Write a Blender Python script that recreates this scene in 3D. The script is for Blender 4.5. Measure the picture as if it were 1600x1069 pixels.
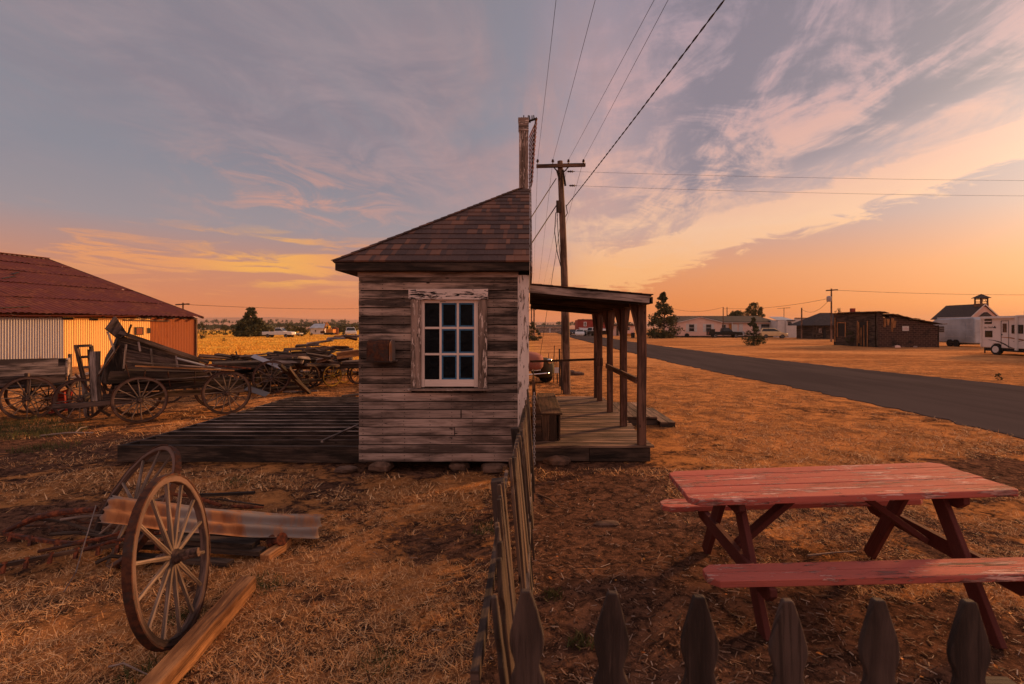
import bpy, math, random
import numpy as np
from mathutils import Vector, Matrix, Quaternion
R = math.radians
rnd = random.Random(11)
sc = bpy.context.scene
for o in list(bpy.data.objects): bpy.data.objects.remove(o)
COL = sc.collection

# ---------------------------------------------------------------- camera
H = 1.70; F = 800.0; CX = 826.0; HY = 512.0            # eye height and lens in the photo's pixels
cam = bpy.data.cameras.new('camera'); camo = bpy.data.objects.new('camera', cam); COL.objects.link(camo)
camo.location = (0, 0, H); camo.rotation_euler = (R(90), 0, 0)
cam.sensor_width = 36; cam.lens = 18
cam.shift_x = -(CX-800)/1600; cam.shift_y = (HY-534.5)/1600
cam.clip_start = .05; cam.clip_end = 20000
cam.dof.use_dof = True; cam.dof.focus_distance = 6.0; cam.dof.aperture_fstop = 4.0
sc.camera = camo
sc.view_settings.view_transform = 'Standard'; sc.view_settings.look = 'None'
sc.view_settings.exposure = 0; sc.view_settings.gamma = 1
sc.render.resolution_x = 1024; sc.render.resolution_y = 684

def lin(c):
    return tuple(((x/255)/12.92 if x/255 <= .04045 else ((x/255+.055)/1.055)**2.4) for x in c) + (1,)

# ---------------------------------------------------------------- node helper
class NT:
    def __init__(s, tree): s.t = tree; s.n = tree.nodes; s.l = tree.links
    def node(s, typ, **kw):
        n = s.n.new(typ)
        for k, v in kw.items(): setattr(n, k, v)
        return n
    def put(s, sock, v):
        if v is None: return
        if hasattr(v, 'is_output'): s.l.new(v, sock)
        else:
            try: sock.default_value = v
            except Exception:
                sock.default_value = (v, v, v)
    def m(s, op, a, b=None, c=None, clamp=False):
        n = s.node('ShaderNodeMath', operation=op, use_clamp=clamp)
        s.put(n.inputs[0], a); s.put(n.inputs[1], b); s.put(n.inputs[2], c)
        return n.outputs[0]
    def vm(s, op, a, b=None):
        n = s.node('ShaderNodeVectorMath', operation=op); s.put(n.inputs[0], a); s.put(n.inputs[1], b)
        return n.outputs[0]
    def sst(s, x, a, b, lo=0., hi=1.):
        n = s.node('ShaderNodeMapRange', interpolation_type='SMOOTHSTEP')
        s.put(n.inputs[0], x); s.put(n.inputs[1], a); s.put(n.inputs[2], b); s.put(n.inputs[3], lo); s.put(n.inputs[4], hi)
        return n.outputs[0]
    def mix(s, f, a, b, mode='MIX'):
        n = s.node('ShaderNodeMix', data_type='RGBA', blend_type=mode)
        s.put(n.inputs[0], f); s.put(n.inputs[6], a); s.put(n.inputs[7], b)
        return n.outputs[2]
    def ramp(s, x, pts):
        n = s.node('ShaderNodeValToRGB'); e = n.color_ramp.elements
        while len(e) < len(pts): e.new(.5)
        for i, (p, c) in enumerate(pts): e[i].position = p; e[i].color = c
        s.put(n.inputs[0], x); return n.outputs[0]
    def noise(s, v, scale, det=4, rough=.55, dist=0.):
        n = s.node('ShaderNodeTexNoise'); s.put(n.inputs['Vector'], v)
        n.inputs['Scale'].default_value = scale; n.inputs['Detail'].default_value = det
        n.inputs['Roughness'].default_value = rough; n.inputs['Distortion'].default_value = dist
        return n.outputs[0]
    def xyz(s, x, y, z=0.):
        n = s.node('ShaderNodeCombineXYZ'); s.put(n.inputs[0], x); s.put(n.inputs[1], y); s.put(n.inputs[2], z); return n.outputs[0]
    def sep(s, v):
        n = s.node('ShaderNodeSeparateXYZ'); s.put(n.inputs[0], v); return n.outputs
    def hump(s, x, c, w):      # smooth bump centred on c
        return s.sst(s.m('ABSOLUTE', s.m('SUBTRACT', x, c)), w, 0.)

# ---------------------------------------------------------------- world
SUN_AZ = 54.0      # degrees right of straight ahead
SUN_EL = 16.0
w = bpy.data.worlds.new('World'); sc.world = w; w.use_nodes = True
t = NT(w.node_tree); t.n.clear()
d = t.sep(t.node('ShaderNodeTexCoord').outputs['Generated'])
az = t.m('MULTIPLY', t.m('ARCTAN2', d[0], d[1]), 57.2958)
el = t.m('MULTIPLY', t.m('ARCSINE', d[2]), 57.2958)
elp = t.m('MAXIMUM', el, 0.)
e01 = t.m('DIVIDE', elp, 90.)
base_l = t.ramp(e01, [(0, lin((218,122,84))), (.022, lin((228,132,82))), (.06, lin((208,138,108))), (.11, lin((160,146,150))), (.17, lin((142,140,150))), (.36, lin((138,135,144))), (.6, lin((178,156,158))), (1, lin((186,160,158)))])
base_r = t.ramp(e01, [(0, lin((222,108,58))), (.025, lin((234,128,56))), (.065, lin((230,146,92))), (.115, lin((192,156,150))), (.18, lin((162,152,164))), (.36, lin((152,142,156))), (.6, lin((186,158,156))), (1, lin((186,160,158)))])
rgt = t.sst(az, -14., 22.)
base = t.mix(rgt, base_l, base_r)
# the glow round the hidden sun
glow = t.m('MULTIPLY', t.hump(az, SUN_AZ, 60.), t.sst(el, 11., .5))
base = t.mix(t.m('MULTIPLY', glow, .30), base, lin((246,148,78)))
# cloud deck coordinates: streets running straight ahead
zz = t.m('ADD', t.m('MAXIMUM', d[2], 0.), .07)
cu = t.m('DIVIDE', d[0], zz); cv = t.m('DIVIDE', d[1], zz)
streak = t.xyz(t.m('ADD', cu, t.m('MULTIPLY', cv, -.12)), t.m('MULTIPLY', cv, .30), 2.)
n1 = t.noise(streak, 1.7, 10, .64, .9)
n2 = t.noise(t.vm('ADD', streak, (7.3, 3.1, 0)), .55, 6, .55, .3)
n3 = t.noise(t.xyz(cu, t.m('MULTIPLY', cv, .8), 8.), 2.6, 10, .66, .9)
wob = t.m('MULTIPLY', t.m('SUBTRACT', n2, .5), 9.)
wob2 = t.m('MULTIPLY', t.m('SUBTRACT', n3, .5), 7.)
wb = t.m('ADD', wob, wob2)
# left: thin grey mauve veil above the clear blue-grey gap
veil = t.m('MULTIPLY', t.sst(t.m('ADD', el, wb), 11., 20.), t.sst(t.m('ADD', t.m('MULTIPLY', n2, .6), t.m('MULTIPLY', n1, .4)), .42, .58))
veilc = t.mix(t.sst(n3, .35, .7), lin((142,128,138)), lin((172,148,152)))
base = t.mix(t.m('MULTIPLY', veil, .75), base, veilc)
# left: lit low streaks
ls = t.m('MULTIPLY', t.hump(t.m('ADD', el, t.m('MULTIPLY', wb, .6)), 6.4, 4.2), t.sst(az, 4., -14.))
nl = t.noise(t.xyz(t.m('MULTIPLY', az, .05), t.m('MULTIPLY', el, .36), 5.), 1.9, 7, .6, .7)
lsf = t.m('MULTIPLY', ls, t.sst(nl, .46, .58))
lsf = t.m('MULTIPLY', lsf, t.sst(az, -62., -36.))
base = t.mix(t.m('MULTIPLY', lsf, .95), base, t.mix(t.hump(az, -27., 9.), lin((240,158,100)), lin((255,180,84))))
pk = t.m('MULTIPLY', t.m('MULTIPLY', t.hump(t.m('ADD', el, t.m('MULTIPLY', wb, .8)), 14., 6.), t.hump(az, -24., 15.)), t.sst(n3, .42, .66))
base = t.mix(t.m('MULTIPLY', pk, .75), base, lin((226,158,134)))
# middle: broad pink bank leaning up to the right
mk = t.m('MULTIPLY', t.hump(t.m('ADD', az, t.m('MULTIPLY', wb, 2.)), 4., 20.), t.sst(t.m('ADD', t.m('MULTIPLY', n2, .5), t.m('MULTIPLY', n1, .5)), .42, .60))
mk = t.m('MULTIPLY', mk, t.m('MULTIPLY', t.sst(el, 3., 9.), t.sst(el, 38., 20.)))
base = t.mix(t.m('MULTIPLY', mk, .75), base, lin((206,156,146)))
# right: the great bank whose lower edge climbs to the right
edge = t.m('ADD', t.m('ADD', 1.6, t.m('MULTIPLY', az, .265)), t.m('MULTIPLY', wb, .80))
over = t.m('SUBTRACT', el, edge)
bank = t.m('MULTIPLY', t.sst(over, -.2, .7), t.sst(az, -1., 9.))
bank = t.m('MULTIPLY', bank, t.sst(az, 140., 70.))
bc = t.ramp(t.m('DIVIDE', t.m('ADD', elp, t.m('MULTIPLY', wb, .5)), 45.), [(0, lin((250,168,92))), (.14, lin((252,182,120))), (.24, lin((246,194,156))), (.33, lin((234,180,158))), (.48, lin((212,166,162))), (.75, lin((176,152,164))), (1, lin((150,138,154)))])
hole = t.sst(t.m('SUBTRACT', t.m('ADD', n1, t.m('MULTIPLY', n3, .5)), t.hump(over, 1.2, 3.2)), .58, .84)
bankf = t.m('MULTIPLY', bank, t.m('SUBTRACT', 1., t.m('MULTIPLY', hole, .80)))
base = t.mix(bankf, base, bc)
# dark grey-purple undersides up in the bank
dk = t.m('MULTIPLY', t.sst(t.m('ADD', over, wob2), 4.5, 9.), t.m('MULTIPLY', t.sst(az, 8., 20.), t.sst(az, 120., 60.)))
dk = t.m('MULTIPLY', dk, t.sst(t.m('ADD', t.m('MULTIPLY', n1, .7), t.m('MULTIPLY', n3, .5)), .54, .66))
base = t.mix(t.m('MULTIPLY', dk, .95), base, lin((134,124,136)))
# unseen sky behind the viewer, brightened to peach as fill; below the horizon earth
back = t.sst(d[1], .15, -.5)
base = t.mix(t.m('MULTIPLY', back, .9), base, t.ramp(e01, [(0, lin((240,182,160))), (.15, lin((236,188,176))), (.5, lin((212,182,176))), (1, lin((186,160,158)))]))
base = t.mix(t.sst(el, -.3, -2.), base, lin((70,48,36)))
sky = t.node('ShaderNodeTexSky', sky_type='NISHITA'); sky.sun_disc = False
sky.sun_elevation = R(SUN_EL); sky.sun_rotation = R(SUN_AZ); sky.dust_density = 3
bg1 = t.node('ShaderNodeBackground'); t.put(bg1.inputs[0], base); bg1.inputs[1].default_value = .91
bg2 = t.node('ShaderNodeBackground'); t.put(bg2.inputs[0], sky.outputs[0]); bg2.inputs[1].default_value = .008
ad = t.node('ShaderNodeAddShader'); t.l.new(bg1.outputs[0], ad.inputs[0]); t.l.new(bg2.outputs[0], ad.inputs[1])
t.l.new(ad.outputs[0], t.node('ShaderNodeOutputWorld').inputs[0])
w.cycles.sampling_method = 'MANUAL'; w.cycles.sample_map_resolution = 1024

# ---------------------------------------------------------------- sun
sl = bpy.data.lights.new('sun', 'SUN'); slo = bpy.data.objects.new('sun', sl); COL.objects.link(slo)
sdir = Vector((math.sin(R(SUN_AZ))*math.cos(R(SUN_EL)), math.cos(R(SUN_AZ))*math.cos(R(SUN_EL)), math.sin(R(SUN_EL))))
slo.rotation_euler = (-sdir).to_track_quat('-Z', 'Y').to_euler(); slo.location = (20, 20, 15)
sl.energy = 5.0; sl.angle = R(7); sl.color = (1, .48, .18)

# ---------------------------------------------------------------- object helpers
def tag(o, label=None, cat=None, group=None, kind=None):
    if label: o['label'] = label
    if cat: o['category'] = cat
    if group: o['group'] = group
    if kind: o['kind'] = kind
    return o
def thing(name, label, cat, loc=(0,0,0), group=None):
    o = bpy.data.objects.new(name, None); COL.objects.link(o); o.location = loc; o.empty_display_size = .2
    return tag(o, label, cat, group)
def world(o): return o.matrix_basis if o.parent is None else world(o.parent) @ o.matrix_basis
def copy_tree(o, parent=None):
    c = o.copy(); COL.objects.link(c)
    if parent is not None: c.parent = parent
    for ch in o.children: copy_tree(ch, c)
    return c

def ang_basis(p0, p1, up):
    a = (p1-p0); L = a.length; a.normalize(); up = Vector(up)
    s = a.cross(up)
    if s.length < 1e-4: s = a.cross(Vector((0,1,0)))
    s.normalize(); u = s.cross(a); u.normalize()
    return a, s, u, L

class MB:
    def __init__(s): s.v = []; s.f = []; s.uv = []
    def face(s, idx, uv): s.f.append(idx); s.uv.append(uv)
    def beam(s, p0, p1, w, h, up=(0,0,1), segs=1, jit=0., taper=1.0, roll=0.):
        p0, p1 = Vector(p0), Vector(p1); a, sd, u, L = ang_basis(p0, p1, up)
        if roll:
            q = Quaternion(a, roll); sd = q @ sd; u = q @ u
        b = len(s.v); off = rnd.random()*10; per = [0, w, w+h, 2*w+h, 2*w+2*h]
        for i in range(segs+1):
            k = i/segs; c = p0.lerp(p1, k); f = 1+(taper-1)*k
            if jit and 0 < i < segs: c = c + sd*rnd.gauss(0, jit)+u*rnd.gauss(0, jit)
            for (x, y) in ((-1,-1),(1,-1),(1,1),(-1,1)):
                j = jit*.5
                s.v.append(c + sd*(x*w/2*f + (rnd.uniform(-j, j) if j else 0)) + u*(y*h/2*f + (rnd.uniform(-j, j) if j else 0)))
        for i in range(segs):
            for q in range(4):
                r0, r1 = b+4*i, b+4*i+4; q2 = (q+1) % 4
                s.face((r0+q, r0+q2, r1+q2, r1+q), [(off+L*i/segs, per[q]), (off+L*i/segs, per[q+1]), (off+L*(i+1)/segs, per[q+1]), (off+L*(i+1)/segs, per[q])])
        e = b+4*segs
        s.face((b+3, b+2, b+1, b), [(off, 0), (off+w*.3, 0), (off+w*.3, h), (off, h)])
        s.face((e, e+1, e+2, e+3), [(off, 0), (off+w*.3, 0), (off+w*.3, h), (off, h)])
        return s
    def box(s, x0, x1, y0, y1, z0, z1):
        dx, dy, dz = x1-x0, y1-y0, z1-z0
        cx, cy, cz = (x0+x1)/2, (y0+y1)/2, (z0+z1)/2
        if dx >= dy and dx >= dz: s.beam((x0,cy,cz), (x1,cy,cz), dy, dz)
        elif dy >= dz: s.beam((cx,y0,cz), (cx,y1,cz), dx, dz)
        else: s.beam((cx,cy,z0), (cx,cy,z1), dx, dy, up=(0,1,0))
        return s
    def tube(s, pts, r, n=8, close=False, r1=None):
        pts = [Vector(p) for p in pts]; m = len(pts); b = len(s.v)
        prev = None; acc = 0
        for i, p in enumerate(pts):
            if close: a = pts[(i+1) % m]-pts[i-1]
            else: a = pts[min(i+1, m-1)]-pts[max(i-1, 0)]
            a.normalize()
            if prev is None:
                ref = Vector((0,0,1)) if abs(a.z) < .9 else Vector((1,0,0)); sd = a.cross(ref).normalized()
            else: sd = (prev - a*prev.dot(a)).normalized()
            prev = sd; u = a.cross(sd)
            rr = r[i] if isinstance(r, (list, tuple)) else (r if r1 is None else r+(r1-r)*i/(m-1))
            for k in range(n):
                t_ = 2*math.pi*k/n; s.v.append(p + sd*math.cos(t_)*rr + u*math.sin(t_)*rr)
        seg = m if close else m-1
        for i in range(seg):
            L = (pts[(i+1) % m]-pts[i]).length
            for k in range(n):
                k2 = (k+1) % n; i2 = (i+1) % m
                s.face((b+i*n+k, b+i*n+k2, b+i2*n+k2, b+i2*n+k), [(acc, k*.03), (acc, (k+1)*.03), (acc+L, (k+1)*.03), (acc+L, k*.03)])
            acc += L
        if not close:
            s.face(tuple(b+k for k in range(n))[::-1], [(k*.01, 0) for k in range(n)])
            s.face(tuple(b+(m-1)*n+k for k in range(n)), [(k*.01, 0) for k in range(n)])
        return s
    def lathe(s, prof, o, axis, n=20, caps=True):     # prof: (distance along axis, radius)
        o = Vector(o); a = Vector(axis).normalized()
        ref = Vector((0,0,1)) if abs(a.z) < .9 else Vector((1,0,0)); sd = a.cross(ref).normalized(); u = a.cross(sd)
        b = len(s.v)
        for (h, r) in prof:
            for k in range(n):
                t_ = 2*math.pi*k/n; s.v.append(o + a*h + (sd*math.cos(t_)+u*math.sin(t_))*r)
        for i in range(len(prof)-1):
            for k in range(n):
                k2 = (k+1) % n
                s.face((b+i*n+k, b+i*n+k2, b+(i+1)*n+k2, b+(i+1)*n+k), [(k*.1, prof[i][0]), (k*.1+.1, prof[i][0]), (k*.1+.1, prof[i+1][0]), (k*.1, prof[i+1][0])])
        if caps:
            s.face(tuple(b+k for k in range(n))[::-1], [(k*.01, 0) for k in range(n)])
            e = b+(len(prof)-1)*n; s.face(tuple(e+k for k in range(n)), [(k*.01, 0) for k in range(n)])
        return s
    def prism(s, outl, d, uvs=None):                   # outline of 3-D points (flat), extruded by d
        outl = [Vector(p) for p in outl]; d = Vector(d); n = len(outl); b = len(s.v)
        e0 = (outl[1]-outl[0]).normalized(); nn = d.normalized(); e1 = nn.cross(e0)
        if uvs is None: uvs = [((p-outl[0]).dot(e0), (p-outl[0]).dot(e1)) for p in outl]
        off = rnd.random()*10
        uvs = [(u+off, v) for u, v in uvs]
        s.v += outl + [p+d for p in outl]
        s.face(tuple(range(b, b+n))[::-1], uvs[::-1]); s.face(tuple(range(b+n, b+2*n)), uvs)
        T = d.length
        for i in range(n):
            j = (i+1) % n; a_, c_ = uvs[i], uvs[j]
            s.face((b+i, b+j, b+n+j, b+n+i), [a_, c_, (c_[0], c_[1]+T), (a_[0], a_[1]+T)])
        return s
    def build(s, name, mat, parent=None, smooth=False, bevel=0., recalc=True):
        me = bpy.data.meshes.new(name)
        org = world(parent).inverted() if parent is not None else None
        vs = [tuple(org @ Vector(p)) if org is not None else tuple(p) for p in s.v]
        me.from_pydata(vs, [], s.f)
        uvl = me.uv_layers.new(name='UVMap')
        flat = [c for f in s.uv for p in f for c in p]
        uvl.data.foreach_set('uv', flat)
        if smooth:
            me.polygons.foreach_set('use_smooth', [True]*len(me.polygons))
            if smooth == 'auto': me.set_sharp_from_angle(angle=R(40))
        me.materials.append(mat)
        if recalc:
            import bmesh
            bm = bmesh.new(); bm.from_mesh(me); bmesh.ops.recalc_face_normals(bm, faces=bm.faces); bm.to_mesh(me); bm.free()
        o = bpy.data.objects.new(name, me); COL.objects.link(o)
        if parent is not None: o.parent = parent
        if bevel:
            m = o.modifiers.new('bevel', 'BEVEL'); m.width = bevel; m.segments = 1; m.limit_method = 'ANGLE'
        return o

def gp(px, py, z=0.):                                   # a point of the photo on a level plane
    Y = F*(H-z)/(py-HY); return Vector(((px-CX)*Y/F, Y, z))
def yp(px, py, Y):                                      # a point of the photo at a known distance ahead
    return Vector(((px-CX)*Y/F, Y, H+(HY-py)*Y/F))
def pp(px, py, o, n):                                   # ... on a plane through o with normal n
    dd = Vector(((px-CX)/F, 1, (HY-py)/F)); o = Vector(o)-Vector((0,0,H)); n = Vector(n)
    k = o.dot(n)/dd.dot(n); return dd*k + Vector((0,0,H))

# ---------------------------------------------------------------- materials
def mat(name, rough=.8, metal=0., spec=.3):
    m = bpy.data.materials.new(name); m.use_nodes = True; t = NT(m.node_tree)
    b = m.node_tree.nodes['Principled BSDF']; b.inputs['Roughness'].default_value = rough; b.inputs['Metallic'].default_value = metal
    b.inputs['Specular IOR Level'].default_value = spec
    return m, t, b
def bump(t, b, h, dist=.01, st=.6):
    n = t.node('ShaderNodeBump'); n.inputs['Strength'].default_value = st; n.inputs['Distance'].default_value = dist
    t.put(n.inputs['Height'], h); t.l.new(n.outputs[0], b.inputs['Normal'])
def C(*c): return tuple(c)+(1,)
def wood(name, c1, c2, dark=(.02,.013,.01), var=.5, paint=None, cover=.5, gs=1., rough=.85, stain=0., crack=.6):
    """boards: grain along u; each island its own tone; optional flaking paint"""
    m, t, b = mat(name, rough)
    uv = t.sep(t.node('ShaderNodeTexCoord').outputs['UV'])
    isl = t.node('ShaderNodeNewGeometry').outputs['Random Per Island']
    io = t.m('MULTIPLY', isl, 37.)
    v = t.xyz(t.m('MULTIPLY', uv[0], 2.2*gs), t.m('MULTIPLY', uv[1], 55.*gs), io)
    g = t.noise(v, 1., 6, .65, .4)
    v2 = t.xyz(t.m('MULTIPLY', uv[0], 1.6), t.m('MULTIPLY', uv[1], 9.), io)
    g2 = t.noise(v2, 1., 5, .6, .2)
    v3 = t.xyz(t.m('MULTIPLY', uv[0], 5.), t.m('MULTIPLY', uv[1], 160.*gs), io)
    g3 = t.noise(v3, 1., 3, .6, .3)
    c1 = [x*.66 for x in c1]; c2 = [min(1, x*1.12) for x in c2]; dark = [x*.7 for x in dark]
    isl2 = t.m('FRACT', t.m('MULTIPLY', isl, 7.77))
    col = t.mix(t.sst(g2, .36, .64), C(*c1), C(*c2))
    col = t.mix(t.m('MULTIPLY', t.sst(g, .50, .40), crack), col, C(*dark))
    val = t.m('ADD', 1.-var*.5, t.m('MULTIPLY', isl2, var))
    col = t.mix(1., col, t.xyz(val, val, val), 'MULTIPLY')
    col = t.mix(t.m('MULTIPLY', t.sst(g3, .62, .75), .35), col, C(*[min(1, x*2.) for x in c2]))
    # knots and nail streaks
    vk = t.node('ShaderNodeTexVoronoi'); t.put(vk.inputs['Vector'], t.xyz(t.m('MULTIPLY', uv[0], 3.), t.m('MULTIPLY', uv[1], 11.), io)); vk.inputs['Scale'].default_value = 1.
    col = t.mix(t.sst(vk.outputs['Distance'], .10, .04), col, C(*[x*.7 for x in dark]))
    if stain:
        ob = t.node('ShaderNodeTexCoord').outputs['Object']
        col = t.mix(t.m('MULTIPLY', t.sst(t.noise(ob, 1.7, 4, .6, .5), .48, .68), stain), col, C(*dark))
    h = t.m('ADD', t.m('MULTIPLY', g, .8), t.m('MULTIPLY', g3, .4))
    if paint:
        pm = t.noise(t.xyz(t.m('MULTIPLY', uv[0], 9.), t.m('MULTIPLY', uv[1], 55.), io), 1., 7, .68, .6)
        pm = t.m('ADD', t.m('MULTIPLY', pm, .65), t.m('MULTIPLY', t.noise(t.xyz(t.m('MULTIPLY', uv[0], 3.), t.m('MULTIPLY', uv[1], 14.), io), 1., 3, .6, .3), .5))
        th = .78-.42*cover
        pf = t.sst(pm, th-.012, th+.012)
        pcol = t.mix(t.sst(g2, .3, .7), C(*[x*.8 for x in paint]), C(*paint))
        col = t.mix(pf, col, pcol); h = t.m('ADD', h, t.m('MULTIPLY', pf, .5))
    t.put(b.inputs['Base Color'], col); bump(t, b, h, .006, 1.)
    return m
def plain(name, c, rough=.6, metal=0., var=.25, sc_=6., bumpd=0., c2=None, spec=.3):
    m, t, b = mat(name, rough, metal, spec)
    ob = t.node('ShaderNodeTexCoord').outputs['Object']
    n = t.noise(ob, sc_, 6, .6, .3)
    c2 = c2 or [x*(1-var) for x in c]
    t.put(b.inputs['Base Color'], t.mix(t.sst(n, .35, .65), C(*c), C(*c2)))
    t.put(b.inputs['Roughness'], t.m('ADD', rough-.08, t.m('MULTIPLY', n, .16)))
    if bumpd: bump(t, b, n, bumpd, .7)
    return m
def rust(name, base, r1=(.12,.035,.015), r2=(.25,.08,.025), amt=.5, metal=.6, rough=.5, sc_=5., streak=1.):
    m, t, b = mat(name, rough, metal)
    tc = t.node('ShaderNodeTexCoord'); ob = t.sep(tc.outputs['Object'])
    v = t.xyz(ob[0], ob[1], t.m('MULTIPLY', ob[2], streak))
    n = t.noise(v, sc_, 8, .65, .5); n2 = t.noise(v, sc_*4, 5, .6)
    f = t.sst(t.m('ADD', t.m('MULTIPLY', n, .8), t.m('MULTIPLY', n2, .2)), .66-.4*amt, .80-.4*amt)
    t.put(b.inputs['Base Color'], t.mix(f, C(*base), t.mix(t.sst(n2, .35, .65), C(*r1), C(*r2))))
    t.put(b.inputs['Metallic'], t.m('MULTIPLY', t.m('SUBTRACT', 1., f), metal))
    t.put(b.inputs['Roughness'], t.m('ADD', rough, t.m('MULTIPLY', f, .4), clamp=True))
    bump(t, b, n2, .003, .6)
    return m
M = {}
M['siding'] = wood('weathered_siding', (.085,.062,.052), (.34,.245,.20), (.014,.009,.008), 1.2, stain=.22, crack=.45)
M['siding_low'] = wood('pale_siding', (.17,.12,.10), (.42,.31,.265), (.022,.014,.012), .6, stain=.08, crack=.35)
M['trim'] = wood('peeling_trim', (.10,.065,.05), (.20,.14,.11), (.03,.02,.015), .3, (.80,.68,.62), .62)
M['trim_bare'] = wood('worn_casing', (.19,.13,.10), (.30,.21,.17), (.03,.02,.015), .3, (.78,.62,.54), .36)
M['sash'] = wood('painted_sash', (.20,.13,.10), (.30,.2,.15), (.04,.02,.015), .15, (.85,.68,.60), .88)
M['head'] = wood('flaking_head', (.02,.015,.013), (.05,.035,.03), (.01,.008,.007), .2, (.84,.69,.63), .60)
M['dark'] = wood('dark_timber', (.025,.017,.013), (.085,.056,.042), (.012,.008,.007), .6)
M['darkb'] = wood('brown_timber', (.075,.042,.028), (.16,.09,.055), (.015,.01,.008), .5)
M['deck'] = wood('deck_boards', (.12,.075,.055), (.27,.17,.12), (.02,.013,.01), .9, stain=.3)
M['post'] = wood('porch_posts', (.085,.042,.03), (.15,.075,.05), (.02,.01,.008), .3)
M['table'] = wood('red_table_paint', (.30,.12,.10), (.62,.36,.31), (.05,.015,.012), .5, (.50,.125,.095), .60, gs=.9, crack=.9)
M['tableleg'] = wood('dark_red_leg', (.10,.035,.028), (.16,.06,.045), (.03,.01,.01), .2, (.12,.030,.024), .8)
M['picket'] = wood('grey_picket', (.030,.021,.018), (.070,.048,.040), (.02,.013,.01), .4)
M['picket2'] = wood('brown_picket', (.05,.03,.021), (.11,.068,.046), (.02,.013,.01), .6)
M['wagon'] = wood('old_wagon_wood', (.045,.030,.025), (.15,.10,.08), (.015,.01,.008), .7)
M['grey'] = wood('silver_grey_wood', (.12,.09,.078), (.38,.29,.25), (.03,.02,.016), .7)
M['spoke'] = wood('spoke_wood', (.16,.105,.08), (.33,.24,.19), (.03,.02,.015), .5)
M['wheelrim'] = wood('rim_wood', (.045,.026,.02), (.15,.09,.07), (.02,.012,.01), .3)
M['beam'] = wood('fresh_timber', (.30,.125,.045), (.46,.22,.085), (.08,.03,.015), .3)
M['iron'] = rust('rusty_iron', (.05,.035,.03), (.045,.018,.012), (.10,.036,.018), .7, .5, .6, 9.)
M['redrust'] = rust('red_rust', (.06,.022,.015), (.12,.032,.018), (.24,.07,.03), .6, .2, .7, 9.)
M['galv'] = rust('galvanised_sheet', (.38,.37,.40), (.22,.10,.05), (.35,.18,.08), .22, .35, .5, 3., .3)  # bare zinc; on the barn wall its grey also stands for shade
M['galv_rust'] = rust('stained_sheet', (.25,.21,.19), (.24,.09,.035), (.42,.19,.08), .55, .3, .55, 3., .3)
M['tansheet'] = rust('sunlit_tan_sheet', (.95,.60,.20), (.50,.18,.05), (.72,.32,.10), .26, 0., .6, 2., .25)  # golden sunlight on this stretch of barn wall put into the tan
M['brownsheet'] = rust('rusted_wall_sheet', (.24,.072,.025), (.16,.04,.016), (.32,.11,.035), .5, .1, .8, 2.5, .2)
M['rustroof'] = rust('red_rusted_roof', (.115,.024,.02), (.075,.018,.015), (.18,.055,.035), .5, .1, .75, .9, 1.)
M['white'] = plain('white_paint', (.62,.58,.56), .45, 0., .12, 2.)
M['rvwhite'] = plain('caravan_white', (.66,.61,.60), .35, 0., .10, 1.5)
M['rvgrey'] = plain('dull_aluminium', (.46,.49,.54), .4, .2, .3, .8)
M['pink'] = plain('pinkish_siding', (.78,.52,.43), .8, 0., .1, 1.)
M['roofgrey'] = plain('dark_grey_shingle', (.060,.048,.046), .9, 0., .35, 3.)
M['glass'] = plain('dark_glass', (.012,.013,.016), .08, 0., .3, 2., spec=.5)
M['black'] = plain('black_rubber', (.015,.014,.014), .7, 0., .3, 9.)
M['chrome'] = plain('chrome', (.75,.72,.70), .15, 1., .1, 9.)
M['stone'] = plain('field_stone', (.17,.10,.07), .9, 0., .5, 8., .02)
M['blue'] = plain('blue_edging', (.04,.15,.28), .6, 0., .3, 20.)
M['curtain'] = plain('dim_plastic_film', (.035,.034,.036), .35, 0., .5, 5., .03)
M['carblack'] = plain('black_car_paint', (.012,.014,.014), .25, .2, .2, 3.)
M['caryellow'] = plain('pale_gold_car_paint', (.72,.52,.28), .35, .1, .1, 3.)
M['carwhite'] = plain('white_car_paint', (.62,.62,.62), .35, .0, .1, 3.)
M['red'] = plain('red_paint', (.45,.045,.03), .6, 0., .2, 3.)
M['barnred'] = plain('red_building_paint', (.30,.045,.03), .8, 0., .25, 1.)
M['orange'] = plain('yellow_machine_paint', (.55,.22,.04), .6, 0., .3, 2.)
M['yellow'] = plain('yellow_wheel_paint', (.62,.36,.04), .7, 0., .3, 6.)
M['wire'] = plain('dark_cable', (.03,.022,.02), .7, 0., .2, 9.)
M['pole'] = wood('pole_wood', (.12,.065,.045), (.22,.13,.09), (.03,.018,.012), .2)
M['dullmetal'] = rust('dull_dark_sheet', (.17,.165,.17), (.12,.05,.03), (.2,.1,.05), .2, .3, .6, 3.)
M['slat'] = wood('sunlit_orange_slats', (.55,.20,.06), (.80,.32,.10), (.10,.03,.015), .5)  # orange light glowing between the slats, put into their own colour
M['film'] = plain('filmed_glass', (.006,.009,.012), .12, 0., .4, 7., .02, spec=.06)
M['insul'] = plain('brown_insulator', (.06,.025,.02), .3, 0., .2, 9.)
M['needle'] = plain('juniper_green', (.038,.045,.016), .8, 0., .6, 1.4, c2=(.085,.075,.028))
M['leafdk'] = plain('dark_leaf_green', (.05,.055,.018), .8, 0., .6, 1., c2=(.11,.09,.03))
M['bark'] = plain('bark', (.09,.06,.045), .9, 0., .5, 8., .02)
M['vintage'] = rust('faded_fender_green', (.11,.10,.06), (.12,.05,.03), (.22,.11,.06), .4, .1, .85, 5.)
M['hood'] = rust('faded_pink_hood', (.34,.13,.10), (.20,.07,.045), (.35,.18,.12), .4, .1, .85, 5.)
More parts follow.
